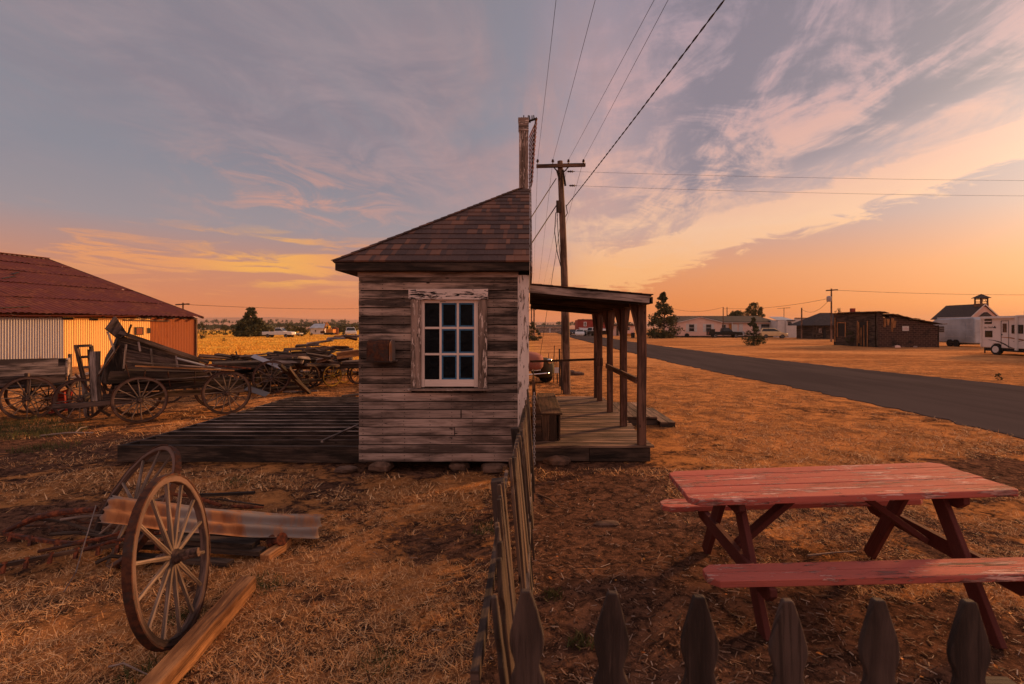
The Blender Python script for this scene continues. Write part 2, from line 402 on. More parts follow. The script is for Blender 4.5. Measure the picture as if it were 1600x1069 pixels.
def shingle_mat():
    m, t, b = mat('brown_asphalt_shingles', .92)
    g = t.node('ShaderNodeNewGeometry').outputs['Random Per Island']
    c = t.node('ShaderNodeValToRGB'); c.color_ramp.interpolation = 'LINEAR'
    e = c.color_ramp.elements; pts = [(0,(.035,.024,.024)),(.30,(.055,.035,.033)),(.60,(.075,.042,.035)),(.74,(.12,.057,.04)),(.90,(.20,.085,.05)),(1,(.25,.11,.065))]
    while len(e) < len(pts): e.new(.5)
    for i, (p, q) in enumerate(pts): e[i].position = p; e[i].color = C(*q)
    t.put(c.inputs[0], g)
    ob = t.node('ShaderNodeTexCoord').outputs['Object']; n = t.noise(ob, 160, 3, .7)
    t.put(b.inputs['Base Color'], t.mix(t.sst(n, .4, .7), c.outputs[0], C(.15,.09,.075)))
    bump(t, b, n, .003, .7); return m
M['shingle'] = shingle_mat()
def brick_mat():
    m, t, b = mat('worn_brick_shingle', .9)
    br = t.node('ShaderNodeTexBrick'); t.put(br.inputs['Vector'], t.node('ShaderNodeTexCoord').outputs['UV'])
    br.inputs['Scale'].default_value = 1.; br.inputs['Brick Width'].default_value = .42; br.inputs['Row Height'].default_value = .17
    br.inputs['Mortar Size'].default_value = .018; br.inputs['Color1'].default_value = C(.060,.030,.023); br.inputs['Color2'].default_value = C(.032,.018,.015)
    br.inputs['Mortar'].default_value = C(.13,.075,.058)
    n = t.noise(t.node('ShaderNodeTexCoord').outputs['Object'], 1.1, 6, .65, .4)
    col = t.mix(t.sst(n, .56, .68), br.outputs[0], C(.02,.014,.012))
    t.put(b.inputs['Base Color'], col); bump(t, b, br.outputs[1], -.02, .5); return m
M['brick'] = brick_mat()
HAZE = True
# ---------------------------------------------------------------- ground, road, hills
def vnoise(x, y, seed=0):                       # cheap value noise on arrays
    xi = np.floor(x).astype(np.int64); yi = np.floor(y).astype(np.int64); fx = x-xi; fy = y-yi
    def hsh(a, b):
        n = (a*374761393 + b*668265263 + seed*974711) & 0xffffffff
        n = ((n ^ (n >> 13))*1274126177) & 0xffffffff
        return ((n ^ (n >> 16)) & 0xffff)/65535.
    sx = fx*fx*(3-2*fx); sy = fy*fy*(3-2*fy)
    return (hsh(xi,yi)*(1-sx)+hsh(xi+1,yi)*sx)*(1-sy) + (hsh(xi,yi+1)*(1-sx)+hsh(xi+1,yi+1)*sx)*sy
def fbm(x, y, seed=0, o=4):
    s = 0; a = .5
    for i in range(o): s = s + a*vnoise(x*2**i, y*2**i, seed+i); a *= .5
    return s/(1-.5**o)
ROADL = [(7.65,-40),(7.65,4),(7.68,8),(7.67,13),(7.3,18),(7.0,24),(6.95,32),(7.0,48),(7.2,80),(8.5,140),(12,260),(20,480)]
ROADR = [(14.8,-40),(14.7,4),(14.5,10),(14.3,15),(13.6,20),(13.2,24),(12.6,31),(12.3,38),(12.0,48),(12.4,80),(14,140),(18.5,260),(28,480)]
def ri(tab, y): return np.interp(y, [p[1] for p in tab], [p[0] for p in tab])
def gz(x, y):
    r = np.hypot(x, y)
    z = (fbm(x*.9, y*.9, 3)-.5)*.07 + (fbm(x*5, y*5, 9)-.5)*.022
    z = z*np.clip(r/1.5, 0, 1)
    flat = (x > ri(ROADL, y)-.25) & (x < ri(ROADR, y)+.25)
    z = np.where(flat, -.012, z)
    return z + np.where((r > 120), (fbm(x*.01, y*.01, 5)-.5)*np.clip((r-120)/300, 0, 1)*2.0-.0, 0)
def grid_mesh(name, xs, ys, zf, m, kind='structure'):
    X, Y = np.meshgrid(xs, ys); Z = zf(X, Y)
    v = np.stack([X, Y, Z], -1).reshape(-1, 3); nx, ny = len(xs), len(ys)
    i = np.arange(nx*ny).reshape(ny, nx); q = np.stack([i[:-1,:-1], i[:-1,1:], i[1:,1:], i[1:,:-1]], -1).reshape(-1, 4)
    me = bpy.data.meshes.new(name); me.vertices.add(len(v)); me.vertices.foreach_set('co', v.ravel())
    me.loops.add(q.size); me.loops.foreach_set('vertex_index', q.ravel().astype(np.int32))
    me.polygons.add(len(q)); me.polygons.foreach_set('loop_start', np.arange(0, q.size, 4).astype(np.int32)); me.polygons.foreach_set('loop_total', np.full(len(q), 4, np.int32))
    me.polygons.foreach_set('use_smooth', np.ones(len(q), bool)); me.update(); me.materials.append(m)
    o = bpy.data.objects.new(name, me); COL.objects.link(o); return tag(o, kind=kind)

def ground_mat():
    m, t, b = mat('dry_earth_and_straw', 1., spec=0.)
    tc = t.node('ShaderNodeTexCoord').outputs['Object']; p = t.sep(tc)
    n0 = t.noise(tc, .35, 4, .55, .5); n1 = t.noise(tc, 1.7, 6, .62, .6); n2 = t.noise(tc, 9., 6, .68, .8); n3 = t.noise(tc, 55., 5, .7, 1.2)
    # straw fibres: two stretched noises at different headings
    fa = t.noise(t.xyz(t.m('ADD', p[0], t.m('MULTIPLY', p[1], .4)), t.m('MULTIPLY', t.m('SUBTRACT', p[1], t.m('MULTIPLY', p[0], .4)), 7.), 0.), 22., 4, .7, 1.5)
    fb = t.noise(t.xyz(t.m('MULTIPLY', t.m('ADD', p[0], t.m('MULTIPLY', p[1], .3)), 6.), t.m('SUBTRACT', p[1], p[0]), 3.), 20., 4, .7, 1.5)
    fib = t.m('MAXIMUM', fa, fb)
    straw = t.mix(t.sst(fib, .50, .72), C(.20,.085,.032), C(1.0,.52,.22))
    straw = t.mix(t.sst(n1, .35, .7), straw, C(.66,.29,.10))
    dirt = t.mix(t.sst(n2, .35, .65), C(.036,.021,.016), C(.18,.09,.055))
    dirt = t.mix(t.sst(n3, .58, .68), dirt, C(.36,.20,.13)); dirt = t.mix(t.sst(t.noise(tc, 24., 4, .7, .4), .55, .66), dirt, C(.024,.015,.012))
    cov = t.m('ADD', t.m('ADD', t.m('MULTIPLY', n0, .42), t.m('MULTIPLY', n1, .40)), t.m('MULTIPLY', n2, .42))
    # bare soil: between the fence and the table, and by the wagons
    def blob(cx, cy, rx, ry, k):
        dx = t.m('DIVIDE', t.m('SUBTRACT', p[0], cx), rx); dy = t.m('DIVIDE', t.m('SUBTRACT', p[1], cy), ry)
        q = t.m('ADD', t.m('ADD', t.m('MULTIPLY', dx, dx), t.m('MULTIPLY', dy, dy)), t.m('MULTIPLY', t.m('SUBTRACT', n1, .5), 1.6))
        return t.m('MULTIPLY', t.sst(q, 1.25, .25), k)
    bare = t.m('ADD', t.m('ADD', blob(.75, 3.6, 1.35, 3.0, .30), blob(1.4, 2.3, 1.6, 1.5, .22)), t.m('ADD', t.m('ADD', blob(-8.2, 7.0, 3.2, 1.6, .16), blob(-3.8, 4.6, 1.3, .45, .22)), blob(-.8, 4.1, .55, .55, .04)))
    bare = t.m('ADD', bare, t.m('ADD', blob(-.9, 6.6, 1.8, .8, .16), blob(5.6, 5.9, 1.3, 1.0, .14)))
    bare = t.m('SUBTRACT', bare, t.m('MULTIPLY', t.m('MULTIPLY', t.sst(p[1], 4.5, 9.), t.sst(p[0], .8, 2.2)), .07))
    f = t.sst(t.m('SUBTRACT', cov, bare), .55, .63)
    f2 = t.sst(t.noise(tc, 2.8, 8, .74, .5), .43, .53); f = t.m('MULTIPLY', f, t.m('ADD', .42, t.m('MULTIPLY', f2, .58)))
    near = t.mix(f, dirt, straw)
    # far: golden uncut field on the left, mown straw on the right
    fn = t.noise(t.xyz(t.m('MULTIPLY', p[0], .35), p[1], 0.), .25, 6, .6, .5)
    gold = t.mix(t.sst(fn, .35, .65), C(.62,.31,.04), C(.86,.50,.09))
    side = t.m('MULTIPLY', t.sst(t.m('ADD', p[0], t.m('MULTIPLY', p[1], .0)), 2., -5.), t.sst(p[1], 21., 27.))
    mown = t.mix(t.sst(fn, .38, .62), C(.36,.15,.06), C(.98,.48,.19))
    far = t.sst(p[1], 12., 30.)
    col = t.mix(far, near, t.mix(.38, near, mown))
    col = t.mix(side, col, gold)
    vf = t.sst(p[1], 150., 420.)
    col = t.mix(vf, col, t.mix(t.sst(t.noise(tc, .02, 5, .6), .4, .6), C(.42,.22,.11), C(.30,.17,.10)))
    t.put(b.inputs['Base Color'], col)
    h = t.m('ADD', t.m('MULTIPLY', n2, .6), t.m('ADD', t.m('MULTIPLY', n3, .3), t.m('MULTIPLY', t.m('MULTIPLY', fib, f), .6)))
    bump(t, b, h, .03, 1.)
    return m
M['ground'] = ground_mat()
s1 = np.sinh(np.linspace(-7.2, 7.2, 420)); s1 = s1/s1[-1]
xs = s1*2600; ys = s1*2600+4.
grid_mesh('ground', xs, ys, gz, M['ground'])

def road_mat():
    m, t, b = mat('worn_asphalt', 1., spec=0.)
    tc = t.node('ShaderNodeTexCoord').outputs['Object']; p = t.sep(tc)
    n = t.noise(t.xyz(p[0], t.m('MULTIPLY', p[1], .12), 0), 1.2, 5, .6); n2 = t.noise(tc, 60, 3, .7)
    c = t.mix(t.sst(n, .35, .65), C(.065,.054,.054), C(.085,.070,.070)); c = t.mix(t.sst(n2, .55, .75), c, C(.12,.10,.10))
    t.put(b.inputs['Base Color'], c); bump(t, b, n2, .006, .6); return m
M['road'] = road_mat()
yy = np.concatenate([np.arange(-40, 60, .25), np.arange(60, 480, 3)]); rn = np.random.RandomState(3)
v = []; f = []; uvs = []
for i, y in enumerate(yy):
    l, r_ = ri(ROADL, y)+rn.normal(0, .06), ri(ROADR, y)+rn.normal(0, .06)
    zz_ = .003 + .0009*max(0, y-12) + (max(0, float(gz(np.array(10.), np.array(float(y))))) if y > 110 else 0)
    for k in range(7): v.append((l+(r_-l)*k/6, y, zz_ + .05*(1-abs(k-3)/3)))
    v.append((l-.02, y, -.05)); v.append((r_+.02, y, -.05))
    if i:
        a = (i-1)*9; c = i*9
        for k in range(6): f.append((a+k, a+k+1, c+k+1, c+k))
        f.append((a+7, a, c, c+7)); f.append((a+6, a+8, c+8, c+6))
me = bpy.data.meshes.new('road'); me.from_pydata(v, [], f); me.materials.append(M['road'])
ro = bpy.data.objects.new('road', me); COL.objects.link(ro); tag(ro, kind='structure')

def hill_mat():
    m, t, b = mat('dry_far_hills', 1., spec=0)
    tc = t.node('ShaderNodeTexCoord').outputs['Object']
    n = t.noise(tc, .004, 6, .6); n2 = t.noise(tc, .035, 4, .8)
    c = t.mix(t.sst(n, .4, .6), C(.55,.33,.24), C(.42,.25,.18)); c = t.mix(t.sst(n2, .60, .66), c, C(.07,.05,.045))
    t.put(b.inputs['Base Color'], c); return m
M['hill'] = hill_mat()
v = []; f = []; NA, NR = 240, 16
azs = np.linspace(-75, 75, NA)
for i, a in enumerate(azs):
    px = CX+F*math.tan(R(a)); top = np.interp(px, [-3000, 300, 420, 560, 700, 850, 1000, 1500, 4000], [11, 14.5, 15, 11.5, 9.5, 8, 8.5, 5.5, 5])
    Hh = 1.7 + 1.5 + top/800*2880
    for k in range(NR):
        u = k/(NR-1); rr = (480 + u*2400); s_ = u*u*(3-2*u)
        zz_ = -1.5+Hh*s_ + 6*float(fbm(np.array(a*.35+9), np.array(u*6.), 7)-.5)*min(1, u*3) + (2.5*float(fbm(np.array(a*1.7), np.array(3.), 17)-.5) if k == NR-1 else 0)
        Y_ = rr; v.append((Y_*math.tan(R(a)), Y_, zz_))
    if i:
        for k in range(NR-1): A = (i-1)*NR+k; f.append((A, A+NR, A+NR+1, A+1))
me = bpy.data.meshes.new('hills'); me.from_pydata(v, [], f); me.materials.append(M['hill'])
me.polygons.foreach_set('use_smooth', [True]*len(f))
ho = bpy.data.objects.new('hills', me); COL.objects.link(ho); tag(ho, kind='structure')

# ---------------------------------------------------------------- loose triangle soups (grass, leaves)
def soup(name, tri, m, uvy=None):
    """tri: (n,3,3)"""
    n = len(tri); me = bpy.data.meshes.new(name); me.vertices.add(n*3); me.vertices.foreach_set('co', tri.reshape(-1).astype(np.float32))
    me.loops.add(n*3); me.loops.foreach_set('vertex_index', np.arange(n*3, dtype=np.int32))
    me.polygons.add(n); me.polygons.foreach_set('loop_start', np.arange(0, n*3, 3, dtype=np.int32)); me.polygons.foreach_set('loop_total', np.full(n, 3, np.int32))
    me.update(); me.materials.append(m); o = bpy.data.objects.new(name, me); COL.objects.link(o); return o
def blade_mat(name, cols):
    m, t, b = mat(name, .75, spec=.2)
    g = t.node('ShaderNodeNewGeometry').outputs['Random Per Island']
    t.put(b.inputs['Base Color'], t.ramp(g, [(i/(len(cols)-1), C(*c)) for i, c in enumerate(cols)]))
    return m
M['straw'] = blade_mat('straw_blades', [(.22,.10,.045),(.44,.21,.08),(.62,.31,.12),(.74,.42,.18),(.82,.55,.30)])
M['weed'] = blade_mat('green_weed', [(.05,.055,.02),(.09,.09,.03),(.13,.11,.04)])
def in_frame(x, y, pad=.08):
    px = CX+F*x/np.maximum(y, .1); return (px > -1600*pad) & (px < 1600*(1+pad))
def covered(x, y):
    c = (x > ri(ROADL, y)-.05) & (x < ri(ROADR, y)+.05)
    c |= (x > -5.15) & (x < 2.2) & (y > 6.1) & (y < 11.2)
    return c
def bareness(x, y):
    def bl(cx, cy, rx, ry, k): return k*np.clip(1.2-((x-cx)/rx)**2-((y-cy)/ry)**2, 0, 1)
    return bl(.75,3.6,1.3,2.9,1)+bl(1.4,2.3,1.6,1.4,.6)+bl(-8.2,7.,3.2,1.6,.6)+bl(-3.8,4.6,1.3,.45,1)+bl(-.9,6.6,1.8,.8,.6)+bl(5.6,5.9,1.3,1.,.6)+bl(-.8,4.1,.55,.55,.5)
rs = np.random.RandomState(5)
def blades(n, y0, y1, lmin, lmax, wd, thr, up=.35, powr=1., xr=None):
    u = rs.rand(n); Y = y0*(y1/y0)**u
    lo = (-100-CX)/F*Y; hi = (1700-CX)/F*Y; X = lo+(hi-lo)*rs.rand(n)
    cl = fbm(X*2.3, Y*2.3, 21)*.6+fbm(X*.5, Y*.5, 31)*.4+fbm(X*9, Y*9, 41)*.35-.17
    keep = (cl - .30*bareness(X, Y) + rs.normal(0, .05, n) > thr) & ~covered(X, Y)
    X, Y = X[keep], Y[keep]; n = len(X); a = rs.rand(n)*2*np.pi
    L = (lmin+(lmax-lmin)*rs.rand(n)**2); tilt = rs.rand(n)**powr*up+.05
    dx, dy, dz = np.cos(a)*np.cos(tilt), np.sin(a)*np.cos(tilt), np.sin(tilt)
    Z = gz(X, Y)+rs.rand(n)*.012*(Y < 25)-.004
    p = np.stack([X, Y, Z], -1); s_ = np.stack([-np.sin(a), np.cos(a), rs.normal(0, .3, n)], -1)*(wd*(.6+.8*rs.rand(n)))[:, None]*.5
    dirv = np.stack([dx, dy, dz], -1)*L[:, None]
    return np.stack([p-s_, p+s_, p+dirv], 1)
def tufts(n):
    u = rs.rand(n); Y = 1.6*(13/1.6)**u; X = (-100-CX)/F*Y+(1800/F*Y)*rs.rand(n)
    cl = fbm(X*2.3, Y*2.3, 21)*.6+fbm(X*.5, Y*.5, 31)*.4
    k = (cl-.25*bareness(X, Y)+rs.normal(0, .08, n) > .50) & ~covered(X, Y); X, Y = X[k], Y[k]; n = len(X); m = 14
    X = np.repeat(X, m)+rs.normal(0, .012, n*m); Y = np.repeat(Y, m)+rs.normal(0, .012, n*m); a = rs.rand(n*m)*6.283; L = np.repeat(.018+.04*rs.rand(n)**1.5, m)*(.5+.8*rs.rand(n*m)); e = .35+rs.rand(n*m)*.95
    p = np.stack([X, Y, gz(X, Y)-.003], -1); s_ = np.stack([-np.sin(a), np.cos(a), 0*a], -1)*(.0018*(.6+.8*rs.rand(n*m))*(1+Y*.10))[:, None]
    return np.stack([p-s_, p+s_, p+np.stack([np.cos(a)*np.cos(e), np.sin(a)*np.cos(e), np.sin(e)], -1)*L[:, None]], 1)
tri = np.concatenate([blades(260000, 1.6, 9, .015, .07, .0035, .47, .55), blades(90000, 5, 26, .03, .11, .010, .46, .8), blades(16000, 1.6, 9, .06, .16, .004, .50, .35), tufts(9500)])
o = soup('dry_grass', tri, M['straw']); tag(o, kind='stuff')
# uncut field on the left
n = 60000; Y = 24*(130/24)**rs.rand(n); X = -2-rs.rand(n)*(Y*.75+2); k = (X/Y > -.75) & (fbm(X*.3, Y*.3, 51) > .40); X, Y = X[k], Y[k]; n = len(X)
L = (.04+.12*rs.rand(n)); a = rs.rand(n)*6.28; p = np.stack([X, Y, gz(X, Y)], -1); s_ = np.stack([np.cos(a), np.sin(a), 0*a], -1)*(.02+Y*.0012)[:, None]*.5
tp = p+np.stack([rs.normal(0, .06, n), rs.normal(0, .06, n), L], -1)
M['goldblade'] = blade_mat('golden_field_grass', [(.60,.30,.04),(.76,.41,.06),(.86,.52,.11)])
o = soup('tall_field_grass', np.stack([p-s_, p+s_, tp], 1), M['goldblade']); tag(o, kind='stuff')
# green weed patches
tl = []
for (cx, cy, r_, nn, hh) in [(-9.1,7.6,.5,500,.10),(-7.9,8.3,.6,900,.12),(-8.9,8.9,.7,900,.14),(-6.8,7.2,.4,400,.08),(-1.75,3.35,.16,240,.05),(-1.9,2.55,.12,160,.05),(-3.2,5.6,.2,150,.05),(1.25,2.25,.14,200,.05),(-.35,4.3,.15,180,.05),(-2.0,3.0,.10,140,.05),(.28,2.75,.08,120,.05),(.15,3.2,.07,100,.05),(-.75,2.6,.12,140,.04),(.85,1.75,.12,160,.04),(1.9,2.0,.1,90,.03)]:
    a = rs.rand(nn)*6.28; rr = r_*rs.rand(nn)**.7; X = cx+np.cos(a)*rr; Y = cy+np.sin(a)*rr; p = np.stack([X, Y, gz(X, Y)], -1)
    b_ = rs.rand(nn)*6.28; s_ = np.stack([np.cos(b_), np.sin(b_), 0*b_], -1)*.004; L = hh*(.3+.7*rs.rand(nn))
    tl.append(np.stack([p-s_, p+s_, p+np.stack([rs.normal(0, .5, nn)*L, rs.normal(0, .5, nn)*L, L], -1)], 1))
o = soup('green_weeds', np.concatenate(tl), M['weed']); tag(o, kind='stuff')
# litter: bark chips, twigs, pale pebbles and a few orange leaves on the bare soil
lt = MB(); M['litter'] = blade_mat('ground_litter', [(.03,.02,.015),(.10,.055,.035),(.20,.12,.08),(.30,.19,.13),(.13,.06,.03),(.45,.36,.30)])
for i in range(8000):
    Yv = 1.5*(6.0/1.5)**rnd.random(); Xv = rnd.uniform(-.02, .98)*Yv if rnd.random() < .75 else rnd.uniform(-1.0, 0)*Yv
    if Yv > 6.2 or (rnd.random() > float(bareness(np.array(Xv), np.array(Yv)))+.15): continue
    z = float(gz(np.array(Xv), np.array(Yv)))+.006; a = rnd.random()*6.28; L = rnd.uniform(.01, .05)*(2.2 if rnd.random() < .06 else 1); wv = rnd.uniform(.002, .006)
    c = Vector((Xv, Yv, z)); dv = Vector((math.cos(a), math.sin(a), rnd.uniform(-.15, .25)))*L*.5
    lt.beam(c-dv, c+dv, wv, wv*.6)
tag(lt.build('bark_and_twig_litter', M['litter'], recalc=False), kind='stuff')
lf = MB(); M['leaf'] = blade_mat('fallen_leaf', [(.45,.13,.02),(.60,.25,.04),(.35,.08,.02)])
def leafy(Xv, Yv, s):
    z = float(gz(np.array(Xv), np.array(Yv)))+.012; a = rnd.random()*6.28; b = len(lf.v); e = Vector((math.cos(a), math.sin(a), .2)); q = Vector((-e.y, e.x, .1)); c = Vector((Xv, Yv, z))
    lf.v += [c-e*s, c+q*s*.5-e*s*.1, c+e*s, c-q*s*.5+Vector((0,0,s*.2))]; lf.f.append((b, b+1, b+2, b+3)); lf.uv.append([(0,0)]*4)
for i in range(90):
    Yv = rnd.uniform(1.7, 5.5); leafy(rnd.uniform(.02, .95)*Yv if rnd.random() < .8 else rnd.uniform(-.8, 0)*Yv, Yv, rnd.uniform(.008, .02))
tag(lf.build('fallen_leaves', M['leaf'], recalc=False), kind='stuff')
def rock(name, c, r, label, group=None, flat=.5, m='stone', seed=1, cat='stone'):
    rr = random.Random(seed); mb = MB(); n, k = 12, 7; b = 0; ax = [rr.uniform(.75, 1.25) for _ in range(n)]
    for i in range(k+1):
        ph = math.pi*i/k
        for j in range(n):
            th = 2*math.pi*j/n; q = ax[j]*rr.uniform(.88, 1.1)
            mb.v.append(Vector(c)+Vector((math.cos(th)*math.sin(ph)*r[0]*q, math.sin(th)*math.sin(ph)*r[1]*q, math.copysign(abs(math.cos(ph))**.7, math.cos(ph))*r[2]*rr.uniform(.9, 1.06))))
    for i in range(k):
        for j in range(n):
            j2 = (j+1) % n; mb.face((i*n+j, i*n+j2, (i+1)*n+j2, (i+1)*n+j), [(0,0)]*4)
    return tag(mb.build(name, M[m]), label, cat, group)
# ---------------------------------------------------------------- the little weatherboard office
FY = 6.05; K = FY/F
def fx(px): return (px-CX)*K
def fz(py): return H+(HY-py)*K
shed = thing('wooden_shed', 'small weathered clapboard shed with brown shingle roof and nine-pane window, nearest the viewer', 'shed', (-.8, FY, 0))
XL, XR, YB = fx(561), fx(812), 10.9
# siding of the wall that faces the viewer, board by board, cut round the window
rows = [722, 708, 695, 681, 667.5, 654, 640.5, 627.5, 614, 600, 588, 574.5, 561, 548, 534.5, 521, 508, 494.5, 481, 467.5, 454.5, 441.5, 430]
sb = MB(); sl_ = MB()
wx0, wx1, wz0, wz1 = fx(641), fx(762), fz(609), fz(452)
for i in range(len(rows)-1):
    z0, z1 = fz(rows[i])+.009, fz(rows[i+1])-.002; zc = (z0+z1)/2; h = z1-z0
    spans = [(XL, XR)]
    if z0 < fz(463) and z1 > wz0+.02: spans = [(XL, wx0+.02), (wx1-.02, XR)]
    elif i in (3, 5): xm = rnd.uniform(-1.2, -.4); spans = [(XL, xm), (xm+.004, XR)]
    for (a, b) in spans:
        e = rnd.uniform(-.003, .006)
        tgt = sl_ if i < 8 else sb
        y = FY+rnd.uniform(-.002, .003)
        tgt.beam((a+e, y, zc+rnd.uniform(-.001, .001)), (b-.004, y+rnd.uniform(-.002, .003), zc+rnd.uniform(-.001, .001)), .022, h, segs=3, jit=.0008)
wall = sb.build('front_siding', M['siding'], shed); sl_.build('lower_siding', M['siding_low'], shed)
nl_ = MB()
for i in range(len(rows)-1):
    z0, z1 = fz(rows[i]), fz(rows[i+1])
    for px in (567, 598, 632, 672, 706, 738, 772, 803):
        x = fx(px)+rnd.uniform(-.006, .006)
        if wx0-.03 < x < wx1+.03 and z0 < fz(450) and z1 > fz(612): continue
        for k in (.28, .72): nl_.box(x-.004, x+.004, FY-.016, FY-.008, z0+(z1-z0)*k-.004, z0+(z1-z0)*k+.004)
tag(nl_.build('nail_heads', M['black'], shed), kind='stuff')
bk = MB()   # dark sheathing behind, and the other three walls
bk.box(XL+.01, wx0+.05, FY+.02, FY+.05, fz(722), fz(428)); bk.box(wx1-.05, XR-.002, FY+.02, FY+.05, fz(722), fz(428))
bk.box(wx0+.052, wx1-.052, FY+.02, FY+.05, fz(722), wz0+.06); bk.box(wx0+.052, wx1-.052, FY+.02, FY+.05, wz1-.06, fz(428))
bk.build('sheathing', M['dark'], shed)
sw = MB(); zb, zt = fz(722), fz(428)
for i in range(24):
    z0 = zb+(zt-zb)*i/24; z1 = zb+(zt-zb)*(i+1)/24
    for x in (XL+.004, ): sw.beam((x, FY+.012, (z0+z1)/2), (x, YB, (z0+z1)/2), .02, z1-z0-.005)
    sw.beam((XL, YB, (z0+z1)/2), (XR, YB, (z0+z1)/2), .02, z1-z0-.005)
sw.build('side_siding', M['siding'], shed)
# street side wall under the false front, painted once
ss = MB()
for i in range(24):
    z0 = zb+(zt-zb)*i/24; z1 = zb+(zt-zb)*(i+1)/24
    for (a, b) in ((FY+.14, 7.9), (8.9, YB)) if i < 19 else ((FY+.14, YB),): ss.beam((XR+.05, a, (z0+z1)/2), (XR+.05, b, (z0+z1)/2), .022, z1-z0-.005)
ss.build('street_siding', M['trim_bare'], shed)
dm = MB(); dm.box(XR+.02, XR+.045, 7.9, 8.9, zb, zb+1.75); dr = dm.build('door', M['darkb'], shed)
MB().lathe([(0,.012),(.03,.012),(.035,.03),(.06,.03),(.065,.01)], (XR+.045, 8.0, zb+.9), (1,0,0), 12).build('door_handle', M['iron'], dr, True)
cb = MB(); cb.box(fx(809), fx(826.5), FY-.016, FY+.012, fz(745)+.05, fz(430)); cb.box(fx(822), fx(826.5)-.002, FY+.013, FY+.13, fz(722), fz(430)-.002)
cb.build('corner_board', M['trim'], shed, bevel=.003)
fr = MB(); fr.box(XL-.01, fx(810), FY-.020, FY+.008, fz(433.5), fz(424)); fr.build('frieze_board', M['siding_low'], shed)
# eaves
ev = MB(); ex0, ex1 = fx(528), fx(828); eY = FY-.14
ev.beam((ex0+.02, eY+.012, fz(419)), (ex1-.004, eY+.012, fz(419)), .024, .085, segs=3, jit=.001)
ev.beam((ex0+.032, eY+.02, fz(419)), (ex0+.032, YB+.14, fz(419)), .024, .085)
ev.box(ex0+.05, XR, eY+.026, FY-.022, fz(424)-.012, fz(424)); ev.box(ex0+.05, XL-.012, FY-.02, YB, fz(424)-.012, fz(424)-.001)
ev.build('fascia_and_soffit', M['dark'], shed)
# roof: a hip against the false front, laid course by course
apex = Vector((fx(826.3), 8.5, 4.0)); zE = fz(413)+.01
AX = -.02
def roofz_front(y): return zE + (y-(eY))*(apex.z-zE)/(apex.y-eY)
sh = MB(); rows_n = 17
def tab(p00, p10, p11, p01, n, t_=.013):
    b = len(sh.v); sh.v += [p00+n*t_*1.6, p10+n*t_*1.6, p11+n*t_*.5, p01+n*t_*.5, p00, p10, p11, p01]
    for q in ((0,1,2,3),(0,4,5,1),(1,5,6,2),(2,6,7,3),(3,7,4,0),(7,6,5,4)): sh.face(tuple(b+i for i in q), [(0,0)]*4)
def slope(E0, E1, T, other, nrows):
    """triangular or trapezoid slope between eave E0-E1 and the top point T"""
    n = (E1-E0).cross(T-E0).normalized()
    if n.z < 0: n = -n
    for i in range(nrows):
        a, b = i/nrows, (i+1.25)/nrows; b = min(b, 1.)
        L0, R0 = E0.lerp(T, a), E1.lerp(other, a); L1, R1 = E0.lerp(T, b), E1.lerp(other, b)
        W = (R0-L0).length
        if W < .02: continue
        dirx = (R0-L0).normalized(); x = 0
        lift = n*(.001*rnd.random())
        while x < W-.005:
            wt = min(rnd.choice([.05,.07,.10,.13,.17]), W-x)
            if W-x-wt < .03: wt = W-x
            p00 = L0+dirx*x; p10 = L0+dirx*(x+wt-.0015)
            W1 = (R1-L1).length
            up = (T-E0)-dirx*((T-E0).dot(dirx)); up.normalize(); hgt = (L1-L0).dot(up)
            p01 = p00+up*hgt; p11 = p10+up*hgt
            # clip the upper edge to the hip line
            def clip(p):
                s = (p-L1).dot(dirx)
                if s < 0: p = p-dirx*s
                s2 = (p-L1).dot(dirx)-W1
                if s2 > 0: p = p-dirx*s2
                return p
            dz = rnd.uniform(-.004, .004)
            tab(p00-up*(.004+dz)+lift, p10-up*(.004+dz)+lift, clip(p11)+lift, clip(p01)+lift, n)
            x += wt
E0 = Vector((ex0, eY, zE)); E1 = Vector((ex1-.003, eY, zE)); T = Vector((AX-.13, apex.y, apex.z)); T2 = Vector((fx(828)*8.5/FY-.01, apex.y, apex.z))
T2 = Vector((.02, apex.y, apex.z))
slope(E0, E1, T, T2, rows_n)
EB = Vector((ex0, YB+.14, zE)); T3 = Vector((AX-.13, 8.6, apex.z))
slope(EB, E0, T3, T, 20)
EB1 = Vector((.02, YB+.14, zE)); slope(EB1, EB, Vector((.02, 8.6, apex.z)), T3, 15)
dk_ = MB(); dk_.face((0,1,2,3), [(0,0)]*4); dk_.v += [E0, E1, T2, T]; b = 4
dk_.v += [EB, T3, EB1, Vector((.02, 8.6, apex.z))]; dk_.f += [(4,0,3,5), (6,4,5,7), (3,2,7,5)]; dk_.uv += [[(0,0)]*4]*3
for i, p in enumerate(dk_.v): dk_.v[i] = p-Vector((0,0,.012))
roof = sh.build('roof', M['shingle'], shed); dk_.build('roof_deck', M['dark'], roof)
hp = MB()
for i in range(26):
    a = E0.lerp(T, i/26); b2 = E0.lerp(T, (i+1.25)/26); up = Vector((0,0,1)); hp.beam(a+up*.022, b2+up*.014, .11, .008, roll=rnd.uniform(-.03, .03))
    a = EB.lerp(T3, i/26); b2 = EB.lerp(T3, (i+1.25)/26); hp.beam(a+up*.022, b2+up*.014, .11, .008)
hp.build('hip_cap', M['shingle'], roof)
gb = MB(); gb.prism([(.024, eY+.05, fz(428)), (.024, YB+.1, fz(428)), (.024, YB+.1, zE), (.024, 8.6, apex.z), (.024, 8.5, apex.z), (.024, eY+.02, zE)], (.02, 0, 0)); gb.build('gable_boarding', M['trim_bare'], shed)
